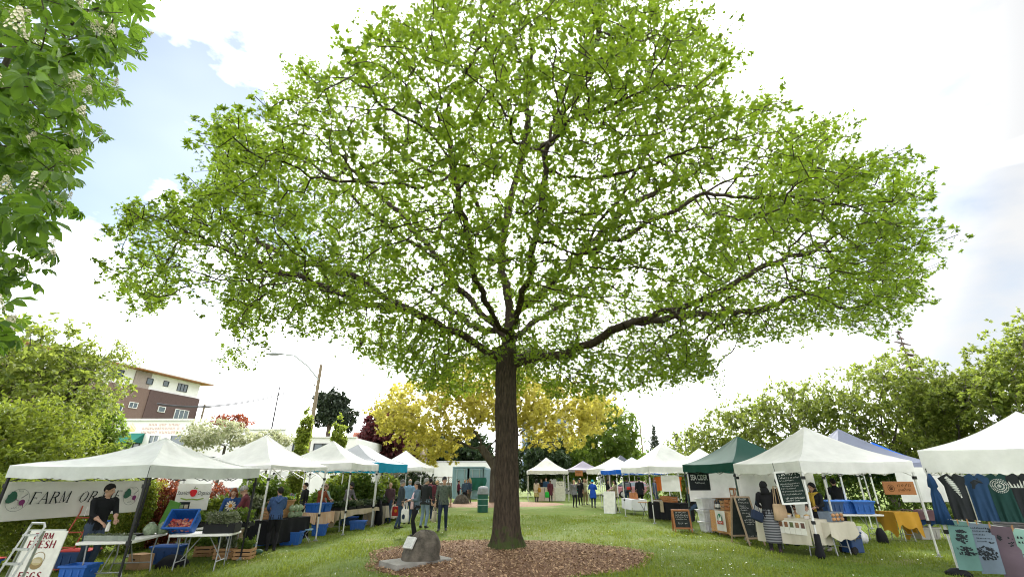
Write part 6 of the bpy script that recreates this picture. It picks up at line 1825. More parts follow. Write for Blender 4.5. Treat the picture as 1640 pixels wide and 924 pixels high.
def pattern_mat(name, c1, c2, c3, sc_):
    m = bpy.data.materials.new(name); m.use_nodes = True
    t = m.node_tree; bs = t.nodes['Principled BSDF']; bs.inputs['Roughness'].default_value = .85
    tc = t.nodes.new('ShaderNodeTexCoord'); v = t.nodes.new('ShaderNodeTexVoronoi'); v.inputs['Scale'].default_value = sc_; t.links.new(tc.outputs['Object'], v.inputs['Vector'])
    r = t.nodes.new('ShaderNodeValToRGB'); r.color_ramp.elements[0].color = c1 + (1,); r.color_ramp.elements[1].color = c2 + (1,); r.color_ramp.elements[0].position = .18; r.color_ramp.elements[1].position = .5
    e = r.color_ramp.elements.new(.32); e.color = c3 + (1,)
    t.links.new(v.outputs['Distance'], r.inputs[0]); t.links.new(r.outputs[0], bs.inputs['Base Color']); return m
cloth('orange patterned tablecloth behind the tall chalkboard', to, R(-84), 1.35, .76, .74, (.66, .3, .6, .6), pattern_mat('orange_paisley', (.42, .06, .03), (.50, .26, .10), (.52, .38, .2), 16), 'tablecloths on the right', seed=12)
o = thing('logo_cloth', 'white cloth with a green bird and red bar hanging over the orange tablecloth', 'cloth', (6.89, 16.72, .775), R(-84))
b = MB(); b.grid(lambda s, t: Vector(((s - .5) * .62, -.035 - .02 * math.sin(s * 8) * t, -t * .60)), 12, 8); b.build('sheet', C_WHITE, o, smooth=180)
b = MB(); M = Matrix.Translation((0, -.06, -.3)); disc(b, M, 0, .06, .15, .15, 18, 0, .003); poly(b, M, [(-.1, .0), (-.04, .17), (.02, .06), (.09, .18), (.1, .05), (.05, -.03)], 1, .005); b.add([M @ Vector(q) for q in ((-.19, -.007, -.10), (.19, -.007, -.10), (.19, -.007, .0), (-.19, -.007, .0))], [(0, 1, 2, 3)], 2); scribble(b, M, -.16, .16, -.08, .055, 93, 1, .009)
props(b.build('print', [mat('logo_green', (.02, .14, .07), .8), mat('white_ink', (.7, .7, .68), .8), mat('logo_red', (.36, .06, .04), .8)], o), kind='stuff')
for k in range(4):
    q = at_tab(to, R(-84), -.45 + .3 * k, .1); crate('%s wooden display box on the orange tablecloth' % ('farthest', 'third', 'second', 'nearest')[k], q, R(-84), .27, .26, .30 + .05 * (k % 2), z=.75, m=WOOD_R if k % 2 else WOOD, group='wooden display boxes', rows=3)
for k in range(3):
    q = at_tab(to, R(-84), -.3 + .34 * k, .2); o = thing('picture_board', '%s framed brown card standing on the display boxes' % ('left', 'middle', 'right')[k], 'frame', (q.x + .12, q.y, 1.11), R(-80), 'framed cards')
    b = MB(); b.box((0, 0, .17), (.26, .02, .34)); b.build('board', WOOD_R, o); b = MB(); b.box((0, -.012, .19), (.14, .008, .16)); b.build('card', mat('sign_white', (.70, .69, .63), .7), o)
# ------------------------------------------------------------------ largest white tent: food stall
wall_sheet('tall white side wall between the cider stall and the food stall', (6.98, 15.32), (9.55, 15.6), .35, 1.95, C_WHITE)
rf = R(-68); tf2 = (7.33, 13.42)
fold_table('folding counter table of the food stall', tf2, rf, 1.55, .66, .80)
cloth('cream tablecloth on the food stall counter behind the striped skirt', tf2, rf, 1.55, .66, .80, (.58, .3, .4, .55), fabric('cream_cloth', (.58, .54, .44), .15), 'tablecloths on the right', seed=14)
for k in range(5):
    q = at_tab(tf2, rf, .02 + .155 * k, -.385)
    o = thing('photo_card', '%s of the five photo cards pinned along the cream counter cloth' % ('first', 'second', 'third', 'fourth', 'last')[k], 'card', (q.x, q.y, .47), rf, 'photo cards')
    b = MB(); b.box((0, 0, .14), (.145, .006, .30)); b.build('card', mat('sign_white', (.70, .69, .63), .7), o)
    b = MB(); b.box((0, -.005, .20), (.10, .004, .12)); b.build('photo', mat('photo_dish_%d' % k, ((.16, .08, .04), (.22, .10, .05), (.10, .12, .05), (.25, .14, .08), (.12, .06, .05))[k], .5, var=.5, scale=30), o)
rr = random.Random(4)
for k in range(7):
    q = at_tab(tf2, rf, -.45 + .17 * k, -.1 + .12 * (k % 3)); o = thing('food_tub', '%s small tub of food along the cream counter' % ('first', 'second', 'third', 'fourth', 'fifth', 'sixth', 'last')[k], 'tub', (q.x, q.y, .812), 0, 'food tubs')
    b = MB(); b.lathe([(.05, 0), (.07, .07), (.065, .07), (0, .055)], 12); b.build('bowl', mat('tub_%d' % (k % 3), ((.55, .52, .5), (.5, .36, .1), (.35, .22, .14))[k % 3], .5), o, smooth=40)
    b = MB(); b.ball((0, 0, .06), (.058, .058, .03), 10, 4); b.build('food', mat('food_%d' % (k % 2), ((.40, .25, .12), (.45, .35, .1))[k % 2], .8), o, smooth=180)
mb_ = thing('menu_board', 'white framed menu chalkboard hanging over the food stall counter', 'sign', (7.32, 12.95, 1.16), R(-25))
mb_.rotation_euler = (0, R(-4), R(-25))
b = MB()
for x in (-.30, .30): b.box((x, 0, .38), (.045, .03, .80))
for z in (0.0, .76): b.box((0, 0, z), (.555, .028, .045))
b.build('frame', mat('white_frame', (.75, .75, .74), .6), mb_)
b = MB(); b.box((0, .004, .38), (.56, .012, .72)); b.build('panel', mat('green_slate', (.018, .032, .028), .8, var=.2), mb_)
b = MB()
for k, (z, x0, x1, h_) in enumerate(((.66, -.22, .2, .05), (.59, -.24, .24, .035), (.53, -.24, .1, .03), (.45, -.24, .22, .025), (.40, -.2, .2, .025), (.34, -.24, .1, .025), (.27, -.24, .24, .025), (.20, -.24, .2, .025), (.10, -.2, .24, .04), (.05, -.2, .1, .03))): scribble(b, Matrix.Translation((0, -.006, 0)), x0, x1, z, h_, 140 + k)
props(b.build('lettering', CHALK, mb_), kind='stuff')
b = MB(); b.tube([(-.28, 0, .78), (-.28, .1, 1.0)], .006, 4); b.tube([(.28, 0, .78), (.28, .1, 1.0)], .006, 4); b.build('cord', W_BLK, mb_)
ts = (8.08, 12.98)
fold_table('side table of the food stall in front of the scarf wearer', ts, R(22), .92, .6)
cloth('cream side tablecloth falling low at its right corner', ts, R(22), .92, .6, .74, (.34, .2, .3, .42), fabric('cream_cloth', (.58, .54, .44), .15), 'tablecloths on the right', seed=15, ragged=.18)
o = thing('bread_bin', 'clear plastic bin of round loaves on the side table', 'bin', (8.12, 12.93, .752), R(22))
b = MB(); b.box((0, 0, .11), (.46, .32, .22), None, 0, 1.06); b.build('bin', mat('clear_blue', (.30, .36, .45), .15, trans=.55), o, bevel=.01)
for k in range(6):
    b = MB(); b.ball((-.15 + .15 * (k % 3), -.172, .06 + .09 * (k // 3)), (.062, .04, .045), 10, 6); b.build('loaf', mat('crust', (.40, .22, .11), .8, var=.3), o, smooth=180)
p = S(1352, 885)
o = thing('wheeled_cooler', 'dark blue wheeled cooler with a red cloth on its lid', 'cooler', (p.x + .16, p.y - .12, 0), R(18))
b = MB(); b.box((0, 0, .24), (.38, .34, .42), None, 0, 1.06); b.build('body', mat('cooler_blue', (.012, .045, .15), .45), o, bevel=.02)
b = MB(); b.box((0, 0, .475), (.42, .38, .05)); b.build('lid', mat('cooler_blue', (.012, .045, .15), .45), o, bevel=.012)
b = MB(); b.ball((-.02, 0, .51), (.22, .2, .04), 12, 6); b.build('red_cloth', mat('red_cloth', (.55, .03, .02), .8), o, smooth=180)
for s in (-1, 1):
    b = MB(); b.T = Matrix.Translation((-.14, s * .16, .09)) @ Matrix.Rotation(math.pi / 2, 4, 'X'); b.lathe([(0, -.03), (.09, -.03), (.09, .03), (0, .03)], 14); b.build('wheel', mat('tyre_rubber', (.02, .02, .02), .9), o)
b = MB(); b.tube([(-.1, -.19, .40), (-.1, -.22, .36), (.1, -.22, .36), (.1, -.19, .40)], .012, 6); b.build('handle', W_BLK, o)
# blue tubs on the table behind
tq = (10.45, 15.75)
fold_table('white folding table with blue tubs under the lavender blue tent', tq, R(0), 1.75, .72, .74)
for k, (x, y) in enumerate(((-.45, .05), (.08, .12), (.42, -.08))):
    tote(('left', 'rear', 'front')[k] + ' blue lidded tub on the white table of the lavender blue tent', (tq[0] + x, tq[1] + y), R(4 - 8 * k), .56, .4, .34, TUB if k else TUB_D, mat('tub_lid_blue', (.03, .18, .6), .45), z=.745)
ty_ = (11.95, 15.75)
fold_table('small folding table under the mustard cloth', ty_, R(4), .75, .7, .8)
cloth('mustard yellow cloth hanging to a point over the small table', ty_, R(4), .75, .7, .8, (.5, .3, .5, .62), fabric('mustard', (.48, .26, .03), .15), 'tablecloths on the right', seed=17, ragged=.25, ripple=.03)
ws = thing('wooden_sign', 'orange wooden sign with a burnt round emblem hanging by the white pole', 'sign', (10.12, 13.55, 1.34), R(-3))
b = MB(); b.box((.42, 0, .17), (.82, .03, .33)); b.build('board', WOOD_R, ws, bevel=.008)
b = MB(); M = Matrix.Translation((0, -.016, 0)); disc(b, M, .2, .17, .09, .09, 18, 0, .003, .86); disc(b, M, .2, .17, .05, .05, 14, 0, .0035, .7); poly(b, M, [(.16, .13), (.24, .13), (.2, .21)], 0, .003); scribble(b, M, .36, .74, .19, .07, 151); scribble(b, M, .36, .76, .08, .07, 152)
props(b.build('lettering', mat('burnt_wood', (.06, .025, .01), .9), ws), kind='stuff')
p = S(1385, 870); o = thing('plastic_bag', 'knotted white plastic bag on the grass below the blue tubs', 'bag', (p.x, p.y + .1, 0)); b = MB(); b.lathe([(.14, 0), (.2, .08), (.17, .22), (.05, .36), (.09, .44)], 12, wob=lambda a, z: 1 + .12 * math.sin(3 * a + z * 10)); b.build('bag', mat('bag_white', (.62, .62, .63), .4, trans=.2), o, smooth=180)
p = S(1417, 870); o = thing('weight_bag', 'black sand bag round the foot of the pole beside the mustard cloth', 'sandbag', (p.x, p.y + .05, 0)); b = MB(); b.lathe([(.12, 0), (.15, .05), (.13, .26), (.06, .40)], 12, wob=lambda a, z: 1 + .1 * math.sin(4 * a)); b.build('bag', BLACK_CLOTH, o, smooth=180)
p = S(1417, 864); o = thing('tent_pole', 'white pole standing in the black sand bag', 'pole', (p.x, p.y + .1, 0)); b = MB(); b.tube([(0, 0, .02), (-.04, 0, 2.1)], .02, 8); b.build('tube', W_ALU, o)
o = thing('weight_bag', 'black sleeve weight round the foot of the leg by the cream counter', 'sandbag', (7.34, 12.42, 0)); b = MB(); b.lathe([(.10, 0), (.11, .06), (.075, .25), (.065, .5), (.055, .52)], 12, wob=lambda a, z: 1 + .1 * math.sin(3 * a + z * 7)); b.build('sleeve', BLACK_CLOTH, o, smooth=180)
wall_sheet('white half wall hanging beside the wooden sign', (12.05, 15.45), (14.0, 15.6), 1.08, 2.08, C_WHITE)
tm = (13.1, 16.3)
fold_table('folding table with folded clothes below the white half wall', tm, R(4), 1.2, .7)
cloth('dark blue tablecloth under the folded clothes', tm, R(4), 1.2, .7, .74, (.3, .2, .2, .35), fabric('navy_cloth', (.012, .045, .14), .1), 'tablecloths on the right', seed=18, ragged=.2)
o = thing('folded_clothes', 'maroon garment draped over the dark blue tablecloth', 'clothes', (13.0, 16.2, .765), R(4)); b = MB(); b.grid(lambda s, t: Vector(((s - .5) * .8, -.42 + .7 * t + .0, .05 * math.sin(s * 9) * .4 + (.05 if t > .25 else .05 - (.25 - t) * 1.0))), 14, 12); b.build('cloth', fabric('maroon_cloth', (.10, .05, .055), .1), o, smooth=180)
tote('grey tub on the grass under the folded clothes', (13.0, 16.2), R(4), .7, .45, .34, mat('grey_tub', (.34, .33, .31), .5), None, group=None)

# ------------------------------------------------------------------ corner stall with shirts and towels
ln0, ln1 = Vector((8.76, 10.30, 1.82)), Vector((10.53, 7.94, 1.82))
ld_ = (ln1 - ln0); lu = ld_.normalized()
def line_thing(label, a, e, sag):
    o = thing('clothes_line', label, 'line', a, 0, 'clothes lines'); b = MB()
    b.tube([Vector((0, 0, 0)).lerp(e - a, k / 12) - Vector((0, 0, sag * 4 * (k / 12) * (1 - k / 12))) for k in range(13)], .006, 5); b.build('cord', mat('cord_white', (.5, .5, .48), .8), o); return o
line_thing('upper cord holding the shirts', ln0, ln1, .02)
lo0, lo1 = Vector((8.74, 10.22, 1.00)), Vector((10.48, 7.9, .78))
line_thing('lower cord holding the printed towels', lo0, lo1, .03)
def tee(label, y, col, print_fn, ink, w=.33, h=.84):
    t = (y - ln0.y) / (ln1.y - ln0.y); p = ln0.lerp(ln1, t)
    o = thing('t_shirt', label, 't-shirt', (p.x, p.y, p.z + .02), math.atan2(lu.y, lu.x), 'T shirts on the line')
    m = fabric('shirt_%02d%02d%02d' % tuple(int(c * 99) for c in col), col, .1, var=.1); ph = y * 7
    def f(s, t_, back=0):
        hw = w * .5 * (1.40 - .35 * max(0, t_ - .0) * 4 if t_ < .26 else 1.0)
        if t_ >= .26: hw = w * .5 * (1.0 + .03 * t_)
        sx = (s - .5) * 2
        z = -h * t_
        sh = .10 * max(0, abs(sx) - .3)                # sloping shoulders and sleeves
        if t_ < .26: z -= sh * (1 - t_ / .26) * 1.2 + (.05 * max(0, 1 - abs(sx) / .22) * (1 if t_ < .05 else 0))
        d_ = .018 * math.sin(sx * 6 + ph + 3 * t_) + .014 * math.sin(sx * 11 - 2 * t_ + ph) * t_
        bulge = .022 * math.cos(sx * math.pi / 2)
        return Vector((sx * hw, d_ * (.3 + t_) + (bulge if back else -bulge), z))
    b = MB(); b.grid(lambda s, t_: f(1 - s, 1 - t_), 26, 22); b.grid(lambda s, t_: f(s, 1 - t_, 1), 26, 22); b.build('body', m, o, smooth=180)
    b = MB(); print_fn(b, lambda x, z: f(x / w + .5, -z / h) + Vector((0, -.006, 0)))
    props(b.build('print', ink, o), kind='stuff')
    return o
def ppoly(b, F_, pts): b.add([F_(x, z) for x, z in pts], [tuple(range(len(pts)))])
def pr_feather(b, F_):
    for k in range(10):
        t = k / 9; x = -.06 + .12 * t; z = -.06 - .36 * t; w_ = .05 * math.sin(math.pi * (.12 + .85 * t)) + .01
        ppoly(b, F_, [(x - w_, z), (x - w_ * .2, z - .028), (x + w_, z - .012), (x + w_ * .3, z + .02)])
def pr_whale(b, F_):
    ppoly(b, F_, [(-.08, -.15), (-.02, -.11), (.05, -.12), (.09, -.17), (.03, -.17), (-.02, -.21), (-.05, -.28), (-.09, -.27), (-.07, -.2)])
    ppoly(b, F_, [(.01, -.10), (.03, -.07), (.04, -.115)])
def pr_mandala(b, F_):
    for r0, r1, n in ((.115, .125, 28), (.085, .10, 22), (.05, .07, 16), (.0, .03, 8)):
        for k in range(n):
            a0, a1 = 2 * math.pi * k / n, 2 * math.pi * (k + .62) / n
            ppoly(b, F_, [(r0 * math.cos(a0), -.22 + r0 * math.sin(a0)), (r1 * math.cos(a0), -.22 + r1 * math.sin(a0)), (r1 * math.cos(a1), -.22 + r1 * math.sin(a1)), (r0 * math.cos(a1), -.22 + r0 * math.sin(a1))])
def pr_trees(b, F_):
    rr = random.Random(2)
    for k in range(9):
        x = -.17 + k * .042; h_ = rr.uniform(.07, .14)
        ppoly(b, F_, [(x - .018, -.25), (x + .018, -.25), (x + .004, -.25 + h_), (x - .004, -.25 + h_)])
WINK = mat('pale_ink', (.50, .52, .48), .8)
tee('black T shirt with a pale feather print, first on the line', 10.04, (.022, .025, .028), pr_feather, WINK)
tee('blue T shirt with a dark whale print on the line', 9.76, (.020, .052, .115), pr_whale, INK)
tee('dark green T shirt with a round mandala print on the line', 9.51, (.012, .045, .04), pr_mandala, WINK)
tee('black T shirt with a row of pale trees on the line', 9.27, (.020, .023, .026), pr_trees, WINK)
def towel(label, y, col, w, h, seed, lines, blobs):
    t = (y - lo0.y) / (lo1.y - lo0.y); p = lo0.lerp(lo1, t) - Vector((0, 0, .03 * 4 * t * (1 - t)))
    o = thing('printed_towel', label, 'towel', (p.x, p.y, p.z), math.atan2(lu.y, lu.x), 'printed towels on the line')
    f = lambda x, z: Vector((x + .05 * z, -.01 + .02 * math.sin(x * 13 + seed) * (-z / h) + .012 * math.sin(z * 9 + seed), z * (1 + .03 * math.sin(x * 5 + seed))))
    b = MB(); b.grid(lambda s, t_: f((s - .5) * w, -h * (1 - t_)), 16, 16); b.grid(lambda s, t_: f((.5 - s) * w, -h * (1 - t_)) + Vector((0, .008, 0)), 16, 16); b.build('cloth', fabric('towel_%d' % seed, col, .12, var=.1), o, smooth=180)
    b = MB(); F_ = lambda x, z: f(x, z) + Vector((0, -.006, 0)); rr = random.Random(seed)
    for z, x0, x1, hh in lines:
        x = x0
        while x < x1:
            w_ = hh * rr.uniform(.3, .7); ppoly(b, F_, [(x, z), (x + w_, z), (x + w_ * .8, z + hh * rr.uniform(.5, 1)), (x + w_ * .1, z + hh * rr.uniform(.5, 1))]); x += w_ + hh * .3
    for x, z, rx, rz_, n in blobs:
        for k in range(n):
            a = rr.random() * 6.28; q = rr.random() ** .6; cx, cz = x + rx * q * math.cos(a), z + rz_ * q * math.sin(a); s_ = rr.uniform(.010, .026)
            ppoly(b, F_, [(cx + s_ * math.cos(j * 1.2566 + a) * rr.uniform(.5, 1.3), cz + s_ * math.sin(j * 1.2566 + a) * rr.uniform(.3, 1)) for j in range(5)])
    props(b.build('print', INK, o), kind='stuff')
    for s in (-1, 1):
        q = o.location + lu * (s * w * .46)
        pg = thing('clothes_peg', 'small wooden peg at the %s corner of the %s' % (('left', 'right')[s > 0], label.split(' with')[0].split(', hung')[0].split(' at the right')[0]), 'peg', (q.x - .012, q.y, q.z - .02), math.atan2(lu.y, lu.x), 'wooden pegs')
        for e in (-1, 1):
            b = MB(); b.box((e * .004, -.012, .02), (.007, .012, .085), Matrix.Rotation(.05 * e, 3, 'Y')); b.build('prong', WOOD, pg)
towel('pale green towel with a black orca and bear print', 10.10, (.13, .25, .23), .35, .84, 21, [(-.10, -.12, .14, .022)], [(-.0, -.18, .10, .02, 26), (0, -.29, .09, .10, 60), (0, -.48, .12, .04, 40), (.02, -.56, .14, .03, 40)])
towel('blue grey towel with a forest print and lines of words', 9.85, (.17, .22, .28), .34, .84, 22, [(-.09, -.15, .12, .03), (-.14, -.13, .1, .025), (-.20, -.14, .02, .025), (-.26, -.1, .12, .025), (-.31, -.1, .04, .02)], [(.13, -.12, .03, .03, 8), (.1, -.32, .03, .02, 6), (0, -.50, .15, .12, 110)])
towel('dusty mauve towel with a dark bee print', 9.61, (.13, .095, .12), .34, .84, 23, [], [(-.08, -.2, .03, .05, 20), (.06, -.25, .05, .08, 12)])
towel('mint towel with black words at the right edge of the frame', 9.37, (.26, .44, .38), .34, .84, 24, [(-.16, -.14, .15, .05), (-.24, -.14, .1, .05)], [(0, -.45, .12, .1, 60)])
towel('second pale green towel, hung behind the first', 9.98, (.30, .46, .40), .30, .78, 25, [], [])
bpy.data.objects['printed_towel.004'].location += Vector((.06, .05, 0))
o = thing('tied_cloth', 'dark blue cloth tied in pleats around the corner pole', 'cloth', (8.74, 10.30, .90), 0)
b = MB(); b.lathe([(.12, 0), (.105, .25), (.075, .55), (.045, .66), (.075, .70), (.06, .82), (.02, .95)], 40, wob=lambda a, z: 1 + .28 * max(0, 1 - z * 1.3) * math.sin(9 * a) + .12 * math.sin(4 * a + z * 6)); b.build('drape', fabric('blue_cloth', (.012, .042, .11), .1), o, smooth=180)
o = thing('weight_bag', 'black weight at the foot of the corner pole', 'sandbag', (8.78, 10.38, 0)); b = MB(); b.lathe([(.2, 0), (.2, .05), (.1, .12), (.05, .13)], 10, wob=lambda a, z: 1 + .15 * math.sin(3 * a)); b.build('bag', BLACK_CLOTH, o, smooth=180)
tk = (8.32, 7.3)
fold_table('table at the lower right corner under dark cloth', tk, R(-84), 1.0, .6, .84)
cloth('black tablecloth in the lower right corner', tk, R(-84), 1.0, .6, .84, (.6, .5, .6, .6), BLACK_CLOTH, 'tablecloths on the right', seed=21)
def folded(label, p, rz, L_, W_, H_, n, m, seed):
    o = thing('folded_towels', label, 'towels', p, rz, 'folded towels'); rr = random.Random(seed)
    for k in range(n):
        b = MB(); b.box((rr.uniform(-.01, .01), rr.uniform(-.01, .01), H_ * (k + .5)), (L_ * rr.uniform(.95, 1), W_ * rr.uniform(.95, 1), H_ * .92)); b.build('fold', m, o, bevel=H_ * .35)
    return o
folded('stack of folded blue towels on the lower right table', (tk[0] - .02, tk[1] - .02, .89), R(-84), .46, .34, .03, 3, fabric('blue_towel', (.03, .10, .24), .05), 1)
o = thing('hanging_towel', 'taupe towel draped over the lower right table', 'towel', (tk[0] - .33, tk[1] - .05, .86), R(-84)); b = MB(); b.grid(lambda s, t: Vector(((s - .5) * .8, -.04 - .012 * math.sin(s * 9), -.55 + .55 * t)), 12, 6); b.grid(lambda s, t: Vector(((s - .5) * .8, -.04 + .5 * t, .004 * math.sin(s * 9) )), 12, 3); b.build('cloth', fabric('taupe_cloth', (.20, .165, .15), .1), o, smooth=180)
tin = (11.0, 10.2)
fold_table('long table inside the corner stall behind the towels', tin, R(-80), 2.4, .8)
for k in range(4):
    q = at_tab(tin, R(-80), -.9 + .6 * k, 0); folded('%s pile of folded shirts on the long table inside the corner stall' % ('farthest', 'third', 'second', 'nearest')[k], (q.x, q.y, .75), R(-80), .5, .4, .05, 3 + k % 2, (fabric('grey_towel', (.2, .2, .22), .05), fabric('sand_towel', (.4, .33, .26), .05))[k % 2], 10 + k)
# ------------------------------------------------------------------ people
PEOPLE = []
class DenseMB(MB):
    def tube(self, pts, r, n=8, mi=0, cap=True, flat=None):
        pts = [Vector(p) for p in pts]; k = len(pts)
        rs = r if isinstance(r, (list, tuple)) else [r] * k
        fl = flat if isinstance(flat, (list, tuple)) else [flat or 1.0] * k
        P2, R2_, F2 = [], [], []
        for i in range(k - 1):
            m = max(1, int((pts[i + 1] - pts[i]).length / .022))
            for j in range(m):
                t = j / m; P2.append(pts[i].lerp(pts[i + 1], t)); R2_.append(rs[i] + (rs[i + 1] - rs[i]) * t); F2.append(fl[i] + (fl[i + 1] - fl[i]) * t)
        P2.append(pts[-1]); R2_.append(rs[-1]); F2.append(fl[-1])
        return MB.tube(self, P2, R2_, n, mi, cap, F2)
SKIN = mat('skin_light', (.46, .27, .19), .6, var=.06); SKIN_D = mat('skin_brown', (.20, .10, .06), .6, var=.06)
EYE_M = mat('eye_dark', (.02, .015, .015), .3); LIP_M = mat('lips', (.32, .12, .10), .6)
def cl(name, col, var=.12): return mat('wear_' + name, col, .85, var=var, scale=9, bump=.25, bscale=40)
JEANS = cl('jeans', (.035, .06, .11)); BLACKW = cl('black', (.012, .012, .015)); NAVY = cl('navy', (.018, .028, .055)); SHOE = cl('shoe', (.03, .03, .032)); PALE_SHOE = cl('pale_shoe', (.42, .38, .36))
HAIRS = {k: mat('hair_' + k, c, .7, var=.3, scale=30, aniso=(1, 1, .2)) for k, c in {'black': (.012, .010, .010), 'brown': (.06, .035, .02), 'auburn': (.16, .05, .02), 'grey': (.28, .27, .26), 'blond': (.36, .24, .12), 'white': (.5, .48, .45)}.items()}
def ik(a, t, l1, l2, pole):
    d = t - a; L = min(d.length, (l1 + l2) * .995); d = d.normalized()
    x = (l1 * l1 - l2 * l2 + L * L) / (2 * L); hgt = math.sqrt(max(0, l1 * l1 - x * x))
    p = (pole - d * pole.dot(d)).normalized()
    return a + d * x + p * hgt, a + d * L
def person(label, pos, face, h=1.72, top=BLACKW, bottom=JEANS, shoe=SHOE, skin=SKIN, hair='brown', style='short', hat=None, hat_m=None, lean=0.0, turn=0.0, nod=0.0, hands=None, feet=None, coat=0.0, skirt=None, sleeve=True, build=1.0, fem=False, detail=1, bare_arm=False, inner=None, grp='market visitors', sit=False, extra=None):
    """face: heading in degrees, 0 looks at -Y (towards the camera), 90 looks at +X; hands / feet: targets in metres for a 1.72 m figure"""
    s = h / 1.72
    B = DenseMB(); lab = []
    def mark(k):
        while len(lab) < len(B.v): lab.append(k)
    la = R(lean)
    Rx = Matrix.Rotation(la, 3, 'X')
    hz = .93
    def U(p):
        p = Vector(p); q = Rx @ Vector((p.x, p.y, p.z - hz)); return Vector((q.x, q.y, q.z + hz))
    w = build; ct = .012
    # legs
    ft = feet or ((.10, .0, 0), (-.10, .03, 0))
    for i, sg in ((0, 1), (1, -1)):
        hip = Vector((sg * .085, 0, .90)); f = Vector(ft[i]); ank = f + Vector((0, .02, .085))
        kn, an = ik(hip, ank, .425, .415, Vector((sg * .12, -1, 0)))
        B.tube([hip + Vector((0, 0, .06)), hip.lerp(kn, .35), hip.lerp(kn, .75), kn, kn.lerp(an, .3), kn.lerp(an, .75), an], [.098 * w, .09 * w, .07 * w, .062, .062, .05, .046], 12); mark(2)
        B.ball(hip + Vector((0, .02, .0)), (.10 * w, .10 * w, .11), 12, 8); mark(2)
        tdir = Vector((sg * .18, -1, 0)).normalized()
        B.tube([an + Vector((0, .035, -.045)), an + tdir * .08 + Vector((0, 0, -.055)), an + tdir * .19 + Vector((0, 0, -.062))], [.042, .042, .030], 10, flat=[1, .8, .7]); mark(3)
        B.tube([an + Vector((0, 0, .02)), an + Vector((0, .01, -.05))], [.043, .045], 10); mark(3)
    if skirt:
        z0, z1, rr_ = skirt
        B.tube([(0, 0, z0), (0, 0, (z0 + z1) / 2), (0, .01, z1 + .02), (0, .01, z1)], [.15 * w, (.17 * w + rr_) / 2 + .02, rr_, rr_ * .98], 18, flat=.78); mark(7)
    # torso
    wa = .135 if fem else .15
    pts = [(0, .0, .84), (0, 0, .95), (0, -.005, 1.10), (0, -.01, 1.28), (0, 0, 1.40), (0, .005, 1.455), (0, .0, 1.49)]
    rx = [.165 * w, .168 * w, wa * w + ct, .172 * w + ct, .165 + ct, .085, .062]
    B.tube([U(p) if p[2] > .94 else p for p in pts], rx, 18, flat=[.72, .72, .76, .70, .60, .75, .95]); mark(1)
    if fem:
        for sg in (1, -1): B.ball(U((sg * .07, -.10, 1.26)), (.07, .055, .07), 10, 6); mark(1)
    if build > 1.1: B.ball(U((0, -.05 * w, 1.05)), (.15 * w, .12 * w, .16), 12, 8); mark(1)
    if coat:
        B.tube([U((0, 0, 1.05)), (0, .0, .92), (0, .005, (.92 + coat) / 2), (0, .01, coat + .015), (0, .01, coat)], [.16 * w, .185 * w, .195 * w, .205 * w, .20 * w], 18, flat=.74); mark(1)
    # neck, head
    neck, hc = U((0, .0, 1.45)), U((0, -.025, 1.60))
    Rh = Rx @ Matrix.Rotation(R(turn), 3, 'Z') @ Matrix.Rotation(R(nod), 3, 'X')
    def H(p): return hc + Rh @ (Vector(p) * (.97 if fem else 1.0))
    B.tube([neck - Vector((0, 0, .03)), hc + Vector((0, 0, -.05))], [.056, .05], 10); mark(0)
    B.ball(H((0, .012, .02)), (.077, .094, .10), 14, 10, rot=Rh); mark(0)
    B.ball(H((0, -.022, -.055)), (.058, .066, .065), 12, 8, rot=Rh); mark(0)
    B.tube([H((0, -.085, .02)), H((0, -.108, -.022)), H((0, -.088, -.032))], [.012, .018, .012], 8); mark(0)
    for sg in (1, -1): B.ball(H((sg * .078, .012, -.005)), (.014, .022, .034), 8, 6, rot=Rh); mark(0)
    # arms
    hd = hands or ((.26, -.05, .82), (-.26, -.05, .82))
    fing = []
    for i, sg in ((0, 1), (1, -1)):
        sh = U((sg * .19 * (.94 if fem else 1.03), .01, 1.405)); tg = Vector(hd[i])
        el, wr = ik(sh, tg, .285, .255, Vector((sg * .55, .8, -.35)))
        B.ball(sh + Vector((-sg * .02, 0, -.01)), (.068, .066, .066), 12, 8); mark(1)
        B.tube([sh, sh.lerp(el, .5), el, el.lerp(wr, .3), el.lerp(wr, .55)], [.058 + ct * .5, .052 + ct * .5, .046 + ct * .5, .044 + ct * .5, .040 + ct * .4], 10); mark(1)
        B.tube([el.lerp(wr, .5), el.lerp(wr, .92 if sleeve else .6)], [.040 + ct * .4, .034 + ct * .5], 10); mark(1 if not bare_arm else 0)
        B.tube([el.lerp(wr, .45), wr], [.036, .027], 8); mark(0)
        d = (wr - el).normalized(); side = d.cross(Vector((0, 0, 1)))
        side = Vector((1, 0, 0)) if side.length < .2 else side.normalized()
        nrm = side.cross(d).normalized()
        B.tube([wr, wr + d * .045, wr + d * .085], [.026, .037, .034], 8, flat=[.8, .5, .45]); mark(0)
        fing.append((wr, d, side, nrm, sg))
    if extra: extra(B, U, H, mark)
    # surface
    M = Matrix.Translation(Vector(pos)) @ Matrix.Rotation(R(face), 4, 'Z') @ Matrix.Scale(s, 4)
    me = bpy.data.meshes.new('person_src'); me.from_pydata(B.v, [], B.f); me.update()
    so = bpy.data.objects.new('person_src', me); C.objects.link(so)
    md = so.modifiers.new('r', 'REMESH'); md.mode = 'VOXEL'; md.voxel_size = .014 if detail > 1 else .018 if detail else .026
    ms_ = so.modifiers.new('s', 'SMOOTH'); ms_.factor = .5; ms_.iterations = 2
    mats = [skin, top, bottom, shoe, EYE_M, LIP_M, inner or top, (skirt and skirt_m(label)) or bottom]
    root = bpy.data.objects.new('person', None); C.objects.link(root)
    root.empty_display_size = .2
    root.location = pos; root.rotation_euler = (0, 0, R(face)); root.scale = (s, s, s)
    props(root, label, 'person', grp)
